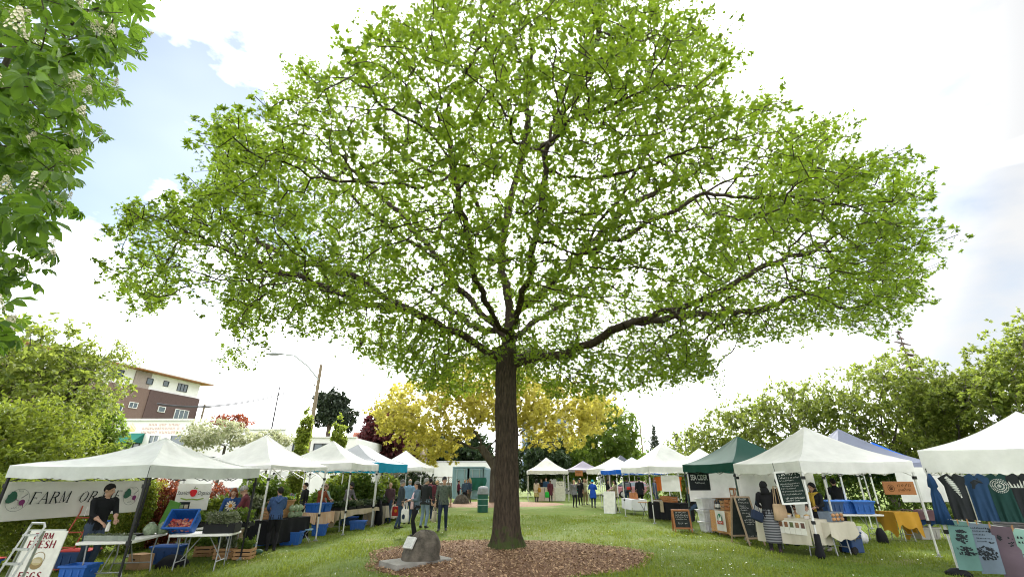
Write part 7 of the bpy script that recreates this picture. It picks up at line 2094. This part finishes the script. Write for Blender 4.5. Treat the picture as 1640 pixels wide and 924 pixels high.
    PEOPLE.append((so, B.v, lab, fing, H, Rh, mats, root))
    # hair and hats are children
    hm = HAIRS[hair]
    def cap(name, m, grow_, front, sidea, back, dz=.02, dy=.014, wob=.05, lo=None):
        b = MB()
        def f(u_, v_):
            a = u_ * 2 * math.pi                       # 0 = back (+Y)
            k = (1 + math.cos(a)) / 2                  # 1 at back, 0 at front
            lim = front + (sidea - front) * min(1, 3.4 * k) if k < .5 else sidea + (back - sidea) * (2 * k - 1)
            th = R(lim) * v_
            q = Vector((math.sin(th) * math.sin(a) * .077, math.sin(th) * math.cos(a) * .094, math.cos(th) * .10)) * grow_
            q *= 1 + wob * noise.noise(q * 30 + Vector((len(label), 0, 0)))
            if v_ > .97: q *= .93
            return H(q + Vector((0, dy, dz)))
        b.grid(f, 22, 12); return b.build(name, m, root, smooth=180)
    if style in ('short', 'long', 'bun', 'bob'): cap('hair', hm, 1.13, 64, 100, 138)
    if style == 'balding': cap('hair', hm, 1.05, 20, 96, 122, dz=.0)
    if style == 'beard':
        cap('hair', hm, 1.12, 56, 92, 122)
        b = MB(); b.ball(H((0, -.036, -.082)), (.058, .062, .052), 12, 8, rot=Rh); b.build('beard', hm, root, smooth=180)
    if style in ('long', 'bob'):
        b = MB(); zl = .30 if style == 'long' else .14
        for sg in (-1, 1): b.tube([H((sg * .066, .03, .03)), H((sg * .082, .025, -.06)), H((sg * .085, .035, -.06 - zl * .5)), H((sg * .075, .03, -.08 - zl))], [.034, .04, .038, .014], 8, flat=.8)
        b.tube([H((0, .075, .03)), H((0, .105, -.06)), H((0, .11, -.06 - zl * .5)), H((0, .105, -.09 - zl))], [.06, .072, .068, .02], 10, flat=.6)
        props(b.build('hair', hm, root, smooth=180), kind='stuff')
    if style == 'bun':
        b = MB(); b.ball(H((0, .11, .05)), (.045, .04, .045), 10, 6); b.build('hair_bun', hm, root, smooth=180)
    if hat == 'beanie': cap('knit_cap', hat_m, 1.22, 70, 84, 100, dz=.03)
    if hat == 'hood':
        cap('hood', hat_m, 1.30, 62, 100, 150, dz=.01, dy=.02, wob=.06)
        b = MB(); b.tube([H((0, .03, -.06)), U((0, .035, 1.47)), U((0, .04, 1.38))], [.098, .11, .12], 14, flat=.85); b.build('hood', hat_m, root, smooth=180)
    if hat in ('cap', 'flat'):
        cap('cap', hat_m, 1.19, 66, 78, 92, dz=.03)
        b = MB()
        b.grid(lambda u_, v_: H((.078 * math.sin((u_ - .5) * 2.4) * (1 + .1 * v_), -.072 * math.cos((u_ - .5) * 2.4) - v_ * .075 * math.cos((u_ - .5) * 2.2), .060 - .018 * v_)), 10, 4)
        b.build('visor', hat_m, root, smooth=180)
    if hat == 'beret':
        b = MB(); b.ball(H((.015, .0, .10)), (.115, .12, .038), 16, 8, rot=Rh); b.build('beret', hat_m, root, smooth=180)
    return root
SKIRTS = {}
def skirt_m(label):
    for k, m in SKIRTS.items():
        if k in label: return m
    return BLACKW
def finish_people():
    bpy.context.view_layer.update()
    dg = bpy.context.evaluated_depsgraph_get()
    for so, sv, lab, fing, H, Rh, mats, root in PEOPLE:
        ev = so.evaluated_get(dg); em = ev.to_mesh()
        n = len(em.vertices); co = np.empty(n * 3); em.vertices.foreach_get('co', co); co = co.reshape(-1, 3)
        faces = [tuple(p.vertices) for p in em.polygons]
        ev.to_mesh_clear()
        kd = kdtree.KDTree(len(sv))
        for i, p in enumerate(sv): kd.insert(p, i)
        kd.balance()
        vl = [lab[kd.find(Vector(p))[1]] for p in co]
        b = MB(); b.v = [tuple(p) for p in co]; b.f = faces
        b.m = []
        for f in faces:
            k = [vl[i] for i in f]; b.m.append(max(set(k), key=k.count))
        # fingers and thumb
        for wr, d, side, nrm, sg in fing:
            for j, (o_, L) in enumerate(((-.026, .070), (-.009, .080), (.009, .075), (.025, .058))):
                p0 = wr + d * .078 + side * o_; c1 = d * L * .5 - nrm * L * .14; c2 = d * L * .35 - nrm * L * .42
                b.tube([p0, p0 + c1, p0 + c1 + c2], [.0095, .0085, .006], 6, 0)
            q = wr + d * .03 + side * (-.03)
            b.tube([q, q + d * .03 - side * .024 - nrm * .012, q + d * .062 - side * .026 - nrm * .022], [.013, .011, .008], 6, 0)
        # eyes, brows and mouth
        for sg in (1, -1):
            b.ball(H((sg * .031, -.077, .008)), (.012, .008, .007), 8, 5, 4, rot=Rh)
        b.ball(H((0, -.086, -.066)), (.022, .008, .006), 8, 5, 5, rot=Rh)
        o = b.build('body', mats, root, smooth=180)
        bpy.data.objects.remove(so)
def pp(u, v): return S(u, v)
def py(u, y): return at_u(u, y)
V3 = Vector
# left stalls -----------------------------------------------------------------
def sleeve_print(): pass
man = person('man in black hooded sweatshirt and jeans looking to the right behind the front table', (-9.08, 11.15, gz(-9)), 66, 1.80, cl('black_hoodie', (.010, .011, .013)), cl('dark_denim', (.045, .065, .10)), hair='black', style='short', turn=28, nod=6, lean=8, hands=((.12, -.40, 1.04), (-.10, -.34, 1.00)), sleeve=False, bare_arm=True, detail=2, grp='stallholders')
b = MB()
for k in range(5): b.box((-.262, -.02, 1.12 + .035 * k), (.004, .022, .024))
props(b.build('sleeve_print', mat('white_ink', (.7, .7, .68), .8), man), kind='stuff')
b = MB(); b.tube([(0, .08, 1.40), (-.09, .06, 1.43), (0, .13, 1.44), (.09, .06, 1.43), (0, .08, 1.40)], .032, 8); b.build('hood', cl('black_hoodie', (.010, .011, .013)), man, smooth=180)
o = thing('spray_bottle', 'white spray bottle held by the man in black', 'bottle', (-8.70, 11.02, gz(-9) + .86), 0)
b = MB(); b.lathe([(.035, 0), (.037, .12), (.018, .16), (.014, .18)], 12); b.build('bottle', mat('sign_white', (.70, .69, .63), .7), o, smooth=50)
b = MB(); b.box((.0, -.02, .20), (.025, .07, .03)); b.build('trigger', TUB, o)
def daisy(B, U, H, mark): pass
dw = person('woman with auburn hair in a blue jumper with a large white daisy', (-7.98, 14.35, gz(-8)), 20, 1.66, cl('blue_jumper', (.018, .05, .15)), JEANS, hair='auburn', style='bob', fem=True, lean=8, nod=10, hands=((.22, -.36, .90), (-.25, -.34, .88)), detail=2, grp='stallholders')
b = MB()
for k in range(11):
    a = 2 * math.pi * k / 11 + .2
    pts = [(.045 * math.cos(a - .25), .045 * math.sin(a - .25)), (.12 * math.cos(a - .2), .12 * math.sin(a - .2)), (.145 * math.cos(a), .145 * math.sin(a)), (.12 * math.cos(a + .2), .12 * math.sin(a + .2)), (.045 * math.cos(a + .25), .045 * math.sin(a + .25))]
    b.add([(x, -.185 - .055 * (1 - 40 * x * x * .6) * 1.0 + .10 * max(0, z) * .3, 1.24 + z) for x, z in pts], [(0, 1, 2, 3, 4)], 0)
b.add([(.05 * math.cos(k * .6283), -.245, 1.24 + .05 * math.sin(k * .6283)) for k in range(10)], [tuple(range(10))], 1)
props(b.build('daisy_print', [mat('daisy_cream', (.62, .58, .48), .8), mat('daisy_orange', (.5, .2, .02), .8)], dw), kind='stuff')
person('grey haired man in maroon plaid shirt bending his head over the plants', (-7.40, 14.15, gz(-8)), -62, 1.74, check_mat('maroon_check', (.12, .02, .03), (.05, .015, .025), 9.0), cl('khaki', (.27, .20, .13)), hair='grey', lean=14, nod=32, hands=((.12, -.42, .98), (-.10, -.40, .95)), detail=2)
hw = person('woman with short dark hair in a blue hooded top, seen from behind', (*pp(432, 882).xy, gz(-7)), 205, 1.66, cl('blue_hoodie', (.045, .085, .20)), BLACKW, hair='black', style='short', fem=True, build=1.14, turn=20, hands=((.20, -.30, 1.02), (-.12, -.36, 1.06)), detail=2)
b = MB(); b.tube([(0, -.02, 1.44), (.10, .05, 1.42), (.06, .14, 1.36), (0, .155, 1.30), (-.06, .14, 1.36), (-.10, .05, 1.42), (0, -.02, 1.44)], .036, 8); b.build('hood', cl('blue_hoodie', (.045, .085, .20)), hw, smooth=180)
person('shopper in a bright orange hooded jacket behind the second left stall', py(452, 22), 70, 1.72, cl('orange', (.50, .13, .02)), BLACKW, hair='brown', hat='hood', hat_m=cl('orange', (.50, .13, .02)), lean=10, hands=((.1, -.35, 1.0), (-.15, -.3, .9)))
person('shopper in mauve with a teal bag behind the second left stall', py(470, 23), 150, 1.62, cl('mauve', (.20, .12, .18)), NAVY, hair='grey', style='bob', fem=True)
o = thing('shoulder_bag', 'turquoise bag beside the mauve shopper behind the second left stall', 'bag', py(474, 22.7) + V3((0, 0, .82)), 0); b = MB(); b.box((0, 0, .16), (.34, .12, .32), None, 0, .8); b.build('bag', cl('turquoise', (.02, .32, .34)), o, bevel=.04); b = MB(); b.tube([(-.1, 0, .3), (-.05, 0, .6), (.05, 0, .6), (.1, 0, .3)], .012, 6); b.build('strap', cl('turquoise', (.02, .32, .34)), o)
person('shopper in dark clothes with a maroon scarf behind the wooden crates', py(492, 21), -40, 1.74, BLACKW, BLACKW, hair='black', hat=None, inner=None)
person('shopper in a mint green top and dark trousers in the garden behind', py(522, 20.5), 75, 1.70, cl('mint', (.28, .40, .36)), NAVY, hair='brown', lean=6, hands=((.05, -.42, 1.1), (-.2, -.2, .9)))
person('man in a rust jumper and beige beret at the linen table', (-7.62, 19.9, gz(-8)), 78, 1.72, cl('rust', (.20, .055, .025)), cl('washed_denim', (.08, .12, .18)), hair='black', style='beard', hat='beret', hat_m=cl('beige_wool', (.35, .27, .18)), nod=14, lean=6, hands=((.12, -.45, 1.0), (-.12, -.42, .98)), grp='stallholders')
person('bearded man in a grey jumper and dark cap behind the seedling trays', (-7.35, 22.2, gz(-8)), 70, 1.76, cl('grey_jumper', (.16, .15, .16)), JEANS, hair='black', style='beard', hat='cap', hat_m=cl('dark_cap', (.04, .04, .045)), lean=16, nod=24, hands=((.15, -.45, .92), (-.1, -.45, .92)), grp='stallholders')
# the group by the turquoise tent ------------------------------------------------
JK = cl('slate_jacket', (.040, .050, .060))
person('man in a flat cap and slate jacket with jeans beside the linen table', pp(638, 846), 118, 1.76, JK, JEANS, hair='grey', hat='flat', hat_m=cl('grey_cap', (.10, .10, .10)), coat=.80, feet=((.12, -.06, 0), (-.10, .14, 0)), hands=((.24, -.18, .84), (-.26, -.02, .84)), detail=1, build=1.08)
person('bald man half hidden behind the flat cap man', py(627, 23.5), -20, 1.72, cl('plum_top', (.09, .05, .06)), JEANS, hair='white', style='none')
person('bald man in a pale blue shirt seen from behind', py(657, 22.3), 170, 1.80, cl('sky_shirt', (.20, .33, .50)), JEANS, hair='grey', style='balding')
gl = person('young woman in grey knit cap and denim jacket raising a camera', pp(663, 858), -58, 1.66, cl('denim_jacket', (.09, .13, .17)), BLACKW, shoe=cl('black_boot', (.02, .02, .022)), hair='black', style='long', hat='beanie', hat_m=cl('grey_knit', (.16, .16, .165), .25), fem=True, nod=14, hands=((.06, -.27, 1.12), (-.12, -.27, 1.10)), feet=((.07, -.08, 0), (-.08, .06, 0)), detail=2)
b = MB(); b.tube([(.0, -.10, 1.36), (.0, -.148, 1.18), (.0, -.155, .96), (.0, -.15, .84)], [.05, .085, .09, .095], 12, flat=.5); b.build('shirt', cl('pale_pink', (.60, .42, .44)), gl, smooth=180)
gp = gl.location
o = thing('camera', 'small dark camera in the hands of the woman in the knit cap', 'camera', gp + Matrix.Rotation(R(-58), 3, 'Z') @ V3((-.03, -.36, 1.07)), R(-58)); b = MB(); b.box((0, 0, .03), (.11, .05, .07)); b.build('body', W_BLK, o); b = MB(); b.tube([(0, -.02, .03), (0, -.07, .03)], .026, 10); b.build('lens', W_BLK, o)
def tote_bag(label, p, rz, m, w=.36, h=.38, strap=.3, print_m=None):
    o = thing('tote_bag', label, 'bag', p, rz, 'shopping bags')
    b = MB(); b.lathe([(.6, 0), (.95, .04), (1.0, .5), (.9, .9), (.82, 1.0), (.78, 1.0), (.85, .5), (.5, .05)], 16, wob=lambda a, z: 1 + .06 * math.sin(3 * a + z * 4))
    b.v = [(x * w / 2, y * .075, z * h) for x, y, z in b.v]; b.build('bag', m, o, smooth=180)
    b = MB()
    for s in (-1, 1): b.tube([(-w * .24, s * .04, h * .96), (-w * .12, s * .02, h + strap), (w * .12, s * .02, h + strap), (w * .24, s * .04, h * .96)], .010, 5)
    b.build('strap', m, o)
    if print_m:
        b = MB(); disc(b, Matrix.Translation((0, -.078, h * .45)), 0, 0, w * .2, h * .2, 12, 0, .004); b.build('print', print_m, o)
    return o
CANVAS = cl('canvas', (.52, .46, .35)); WCANVAS = cl('white_canvas', (.62, .61, .58))
tote_bag('white cotton bag with a dark print hanging from the camera woman', gp + V3((-.34, -.05, .40)), R(-30), WCANVAS, .34, .40, .25, cl('navy', (.018, .028, .055)))
o = thing('shopping_bag', 'red bag with a yellow spot behind the flat cap man', 'bag', pp(628, 838) + V3((0, .4, .28)), R(10)); b = MB(); b.box((0, 0, .2), (.3, .14, .4), None, 0, .9); b.build('bag', cl('red_bag', (.36, .03, .03)), o, bevel=.03); b = MB(); disc(b, Matrix.Translation((.02, -.075, .22)), 0, 0, .07, .07, 10, 0, .004); b.build('print', mat('daisy_orange', (.5, .2, .02), .8), o); b = MB(); b.tube([(-.08, 0, .38), (0, 0, .6), (.08, 0, .38)], .012, 5); b.build('strap', cl('red_bag', (.36, .03, .03)), o)
person('grey haired man in a dark jacket and pale jeans beside the knit cap woman', pp(678, 845), 160, 1.78, cl('charcoal_jacket', (.022, .024, .026)), cl('pale_denim', (.20, .27, .36)), hair='grey', style='short', turn=-30, feet=((.12, .0, 0), (-.12, .05, 0)), coat=.80)
person('man in a maroon jacket and navy trousers walking away', pp(686, 834), 185, 1.78, cl('maroon_jacket', (.13, .03, .045)), NAVY, hair='black', shoe=PALE_SHOE, coat=.82)
person('woman in a beige coat in the crowd behind the maroon jacket', py(692, 28.5), 150, 1.70, cl('beige_coat', (.30, .23, .15)), BLACKW, hair='black', style='bob', fem=True, coat=.5)
person('blond person in a long black coat in the crowd', py(700, 28), 140, 1.70, BLACKW, BLACKW, hair='blond', style='short', coat=.5)
wk = person('man in a camouflage green jacket walking towards the camera', pp(708, 849), 4, 1.80, pattern_mat('camouflage', (.030, .045, .035), (.075, .095, .075), (.05, .065, .05), 14), NAVY, shoe=cl('grey_shoe', (.08, .08, .085)), hair='black', hat='cap', hat_m=cl('dark_cap', (.04, .04, .045)), turn=16, feet=((.11, .10, 0), (-.11, -.16, 0)), hands=((.25, .06, .84), (-.29, -.03, .82)), coat=.82, detail=2)
tote_bag('cream canvas bag in the hand of the walking man in camouflage', wk.location + V3((-.31, -.03, .28)), R(70), CANVAS, .30, .36, .14)
# the far middle --------------------------------------------------------------
person('person in black with maroon sleeves by the container door', py(735, 38.5), 95, 1.68, cl('maroon_vest', (.10, .02, .04)), BLACKW, hair='black', style='bun', fem=True, hands=((.1, -.3, 1.15), (-.15, -.3, 1.05)), detail=0)
person('blond person in a denim shirt with back to us near the container', py(745, 37.5), 175, 1.68, cl('denim_shirt', (.05, .085, .13)), BLACKW, hair='blond', style='bun', fem=True, detail=0)
person('long haired woman in blue and olive trousers near the container', py(753, 37.8), -120, 1.76, cl('blue_top', (.04, .07, .12)), cl('olive', (.09, .085, .06)), hair='blond', style='long', fem=True, detail=0)
person('dark haired shopper behind the pair near the container', py(749, 39.5), 0, 1.74, BLACKW, JEANS, hair='black', detail=0)
SKIRTS['yellow patterned skirt'] = pattern_mat('yellow_skirt', (.30, .26, .10), (.42, .36, .14), (.14, .13, .06), 10)
person('woman in a cream cardigan and yellow patterned skirt at the white counter', py(859, 40.6), 150, 1.68, cl('cream_cardigan', (.55, .48, .38)), BLACKW, hair='black', style='long', fem=True, skirt=(1.0, .38, .24), coat=.72, detail=0)
person('shopper in a long maroon coat at the white counter', py(881, 40.8), 180, 1.62, cl('maroon_coat', (.09, .025, .04)), BLACKW, hair='brown', style='short', fem=True, coat=.52, detail=0)
tote_bag('bright green carrier bag held by the shopper in the maroon coat', py(875.5, 40.7) + V3((0, 0, .32)), 0, cl('bright_green', (.03, .45, .06)), .34, .42, .12)
tote_bag('mustard shoulder bag on the woman in the yellow skirt', py(863.5, 40.3) + V3((0, 0, .72)), R(40), cl('mustard_bag', (.36, .20, .03)), .30, .34, .25)
person('server in a blue shirt behind the white counters', py(874.5, 43.3), 10, 1.80, cl('server_blue', (.03, .07, .14)), JEANS, hair='brown', detail=0, grp='stallholders')
person('second server in dark clothes at the back of the far white tent', py(867, 44), -10, 1.70, BLACKW, BLACKW, hair='brown', detail=0, grp='stallholders')
person('woman in a grey jumper and black leggings with hands at her face', pp(921, 812), 20, 1.66, cl('grey_marl', (.16, .16, .165)), BLACKW, hair='blond', style='bun', fem=True, build=1.1, hands=((.10, -.20, 1.48), (-.12, -.20, 1.47)), coat=.78, detail=0)
person('person in a wide black hat and black coat behind the grey jumper', py(928, 36), -30, 1.74, BLACKW, BLACKW, hair='black', style='long', coat=.5, detail=0)
tote_bag('turquoise bag between the grey jumper and the khaki trousers', pp(930, 808) + V3((0, 1.2, .75)), R(60), cl('turquoise', (.02, .32, .34)), .4, .4, .2)
person('person in a cream shirt and khaki trousers adjusting the hair', pp(938, 808), 15, 1.74, cl('cream_shirt', (.50, .45, .36)), cl('khaki', (.27, .20, .13)), hair='blond', style='bun', fem=True, hands=((.12, -.12, 1.60), (-.2, -.30, 1.1)), detail=0)
person('shopper in a long royal blue coat with a cyan hood', pp(951, 813), 160, 1.66, cl('royal_blue', (.012, .06, .33)), NAVY, hair='brown', style='short', hat='beanie', hat_m=cl('cyan_knit', (.03, .34, .44)), fem=True, build=1.15, coat=.58, turn=25, hands=((.16, -.26, 1.2), (-.16, -.26, 1.15)), detail=0)
person('woman with black hair in a beige jacket behind the white board', py(984, 29.5), -95, 1.68, cl('beige_jacket', (.30, .25, .17)), BLACKW, hair='black', style='bob', fem=True, hands=((.1, -.4, 1.15), (-.1, -.38, 1.1)), coat=.78, detail=0)
person('shopper in black under the white tent, left of the beige jacket', py(972, 31), 70, 1.70, BLACKW, BLACKW, hair='black', style='long', fem=True, detail=0)
person('shopper with a grey and red backpack behind the blue edged tent', py(1003, 33.5), 170, 1.82, cl('dark_jacket', (.03, .035, .045)), JEANS, hair='black', detail=0)
q = py(1004, 33.15); o = thing('backpack', 'grey backpack with a red pocket on the shopper behind the blue edged tent', 'backpack', (q.x, q.y, 1.05), R(-10)); b = MB(); b.box((0, 0, .2), (.36, .18, .46), None, 0, .85); b.build('bag', cl('grey_pack', (.12, .13, .14)), o, bevel=.05); b = MB(); b.box((.05, -.11, .10), (.24, .06, .18)); b.build('pocket', cl('red_pack', (.45, .04, .03)), o, bevel=.02)
person('man in black with his back turned behind the white box cloth', py(1023, 31.5), 185, 1.84, cl('black_coat', (.016, .018, .022)), BLACKW, hair='black', coat=.75, detail=0)
person('shopper in a blue checked shirt by the clothes rail', py(1047, 30.5), 60, 1.78, check_mat('blue_check', (.05, .09, .18), (.12, .15, .22), 9), JEANS, hair='auburn', style='beard', detail=0)
person('seller with pale hair in black seated behind the black covered table', (8.15, 22.6, -.30), -70, 1.72, BLACKW, JEANS, hair='blond', style='bob', fem=True, lean=16, nod=24, hands=((.1, -.42, 1.02), (-.15, -.38, 1.0)), feet=((.12, -.4, .28), (-.12, -.38, .28)), grp='stallholders')
o = thing('folding_chair', 'black folding chair under the pale haired seller', 'chair', (8.22, 22.72, 0), R(-70)); b = MB(); b.box((0, .05, .46), (.42, .42, .03)); b.build('seat', W_BLK, o); b = MB(); b.box((0, .27, .78), (.42, .03, .24)); b.build('backrest', W_BLK, o)
for sx in (-1, 1):
    for sy in (-.14, .26):
        b = MB(); b.tube([(sx * .19, sy, 0), (sx * .19, sy, .80 if sy > 0 else .445)], .012, 6); b.build('leg', W_BLK, o)
# orange merchandise on the rail
for k in range(3):
    o = thing('hanging_shirt', '%s orange shirt hanging on the metal rail behind the big white tent' % ('left', 'middle', 'right')[k], 'shirt', (8.75 + .5 * k, 29.2, 1.86), 0, 'orange shirts on the rail')
    b = MB(); b.grid(lambda s, t: V3(((s - .5) * (.62 if t > .75 else .46), -.03 + .02 * math.sin(s * 12 + k), -.75 * (1 - t) - .12 * max(0, abs(s - .5) - .12))), 12, 8); b.grid(lambda s, t: V3(((.5 - s) * (.62 if t > .75 else .46), .03 + .02 * math.sin(s * 12 + k), -.75 * (1 - t) - .12 * max(0, abs(s - .5) - .12))), 12, 8); b.build('shirt', fabric('orange_fabric', (.50, .12, .02), .1), o, smooth=180)
    b = MB(); b.tube([(-.2, 0, -.06), (0, 0, .0), (.2, 0, -.06)], .008, 5); b.tube([(0, 0, 0), (0, 0, .06)], .004, 5); b.build('hanger', W_BLK, o)
# food stall -------------------------------------------------------------------
SKIRTS['grey striped skirt'] = None
def stripe_mat(name, c1, c2, sc_):
    m = bpy.data.materials.new(name); m.use_nodes = True
    t = m.node_tree; bs = t.nodes['Principled BSDF']; bs.inputs['Roughness'].default_value = .95
    tc = t.nodes.new('ShaderNodeTexCoord'); n = t.nodes.new('ShaderNodeTexWave'); n.bands_direction = 'Z'; n.inputs['Scale'].default_value = sc_; n.inputs['Distortion'].default_value = .6
    t.links.new(tc.outputs['Object'], n.inputs['Vector'])
    r = t.nodes.new('ShaderNodeValToRGB'); r.color_ramp.elements[0].color = c1 + (1,); r.color_ramp.elements[1].color = c2 + (1,); r.color_ramp.elements[0].position = .35; r.color_ramp.elements[1].position = .75
    t.links.new(n.outputs['Fac'], r.inputs[0]); t.links.new(r.outputs[0], bs.inputs['Base Color']); return m
SKIRTS['grey striped skirt'] = stripe_mat('grey_stripe', (.045, .048, .055), (.20, .205, .22), 5.2)
kw = person('woman in black with a long grey striped skirt, seen from behind at the food stall', pp(1244, 884), 155, 1.68, cl('black_wool', (.010, .010, .012)), BLACKW, shoe=cl('dark_trainer', (.05, .03, .04)), hair='black', style='none', hat='hood', hat_m=cl('black_wool', (.010, .010, .012)), fem=True, turn=-35, skirt=(1.02, .22, .20), hands=((.16, -.26, 1.06), (-.22, -.18, .95)), detail=2)
kp = kw.location
tote_bag('beige canvas shoulder bag on the woman in the striped skirt', kp + V3((.21, -.16, .74)), R(15), cl('tan_canvas', (.42, .30, .19)), .42, .40, .42)
o = thing('handbag', 'navy handbag on the left side of the woman in the striped skirt', 'bag', kp + V3((-.34, -.02, .72)), R(20)); b = MB(); b.box((0, 0, .12), (.34, .12, .24), Matrix.Rotation(.35, 3, 'Y')); b.build('bag', cl('navy', (.018, .028, .055)), o, bevel=.03); b = MB(); b.tube([(-.1, 0, .2), (.05, 0, .5), (.12, 0, .18)], .01, 5); b.build('strap', cl('navy', (.018, .028, .055)), o)
person('man in black with a dark knit cap facing the striped skirt woman', at_u(1246, 14.7), -10, 1.76, BLACKW, BLACKW, skin=SKIN, hair='black', hat='beanie', hat_m=cl('black_knit', (.02, .02, .022)), turn=25, detail=1)
sw = person('woman in a black padded jacket with a yellow scarf behind the side table', (8.30, 13.75, 0), -62, 1.64, cl('black_padded', (.014, .016, .02)), BLACKW, shoe=PALE_SHOE, hair='black', style='none', hat='hood', hat_m=cl('black_padded', (.014, .016, .02)), fem=True, nod=6, turn=-8, hands=((.12, -.30, 1.08), (-.12, -.28, 1.06)), coat=.80, detail=2, grp='stallholders')
b = MB(); b.tube([(-.10, .02, 1.44), (-.06, -.10, 1.42), (.06, -.10, 1.42), (.10, .02, 1.44), (0, .09, 1.46), (-.10, .02, 1.44)], .045, 10); b.tube([(.03, -.12, 1.42), (.04, -.165, 1.25), (.05, -.17, .98)], [.045, .05, .04], 8, flat=.5); b.tube([(-.05, -.12, 1.42), (-.06, -.16, 1.28), (-.07, -.165, 1.10)], [.045, .048, .04], 8, flat=.5); props(b.build('scarf', cl('yellow_scarf', (.48, .32, .05)), sw, smooth=180), kind='stuff')
person('man in a black hoodie with his back turned behind the blue tubs', (11.05, 17.0, 0), 175, 1.76, cl('black_hoodie', (.010, .011, .013)), BLACKW, hair='black', turn=-20, build=1.08, hands=((.3, -.25, 1.0), (-.25, -.3, 1.0)))
person('shopper in dark trousers and pink shoes walking behind the half wall', (13.45, 15.0, 0), 100, 1.74, cl('navy_top', (.02, .03, .05)), BLACKW, shoe=cl('pink_shoe', (.50, .34, .30)), hair='brown', feet=((.10, -.22, 0), (-.10, .18, 0)))
person('person in a maroon shirt at the back of the lavender blue tent', (10.9, 19.0, 0), -20, 1.70, cl('wine_shirt', (.20, .03, .05)), JEANS, hair='brown')
finish_people()
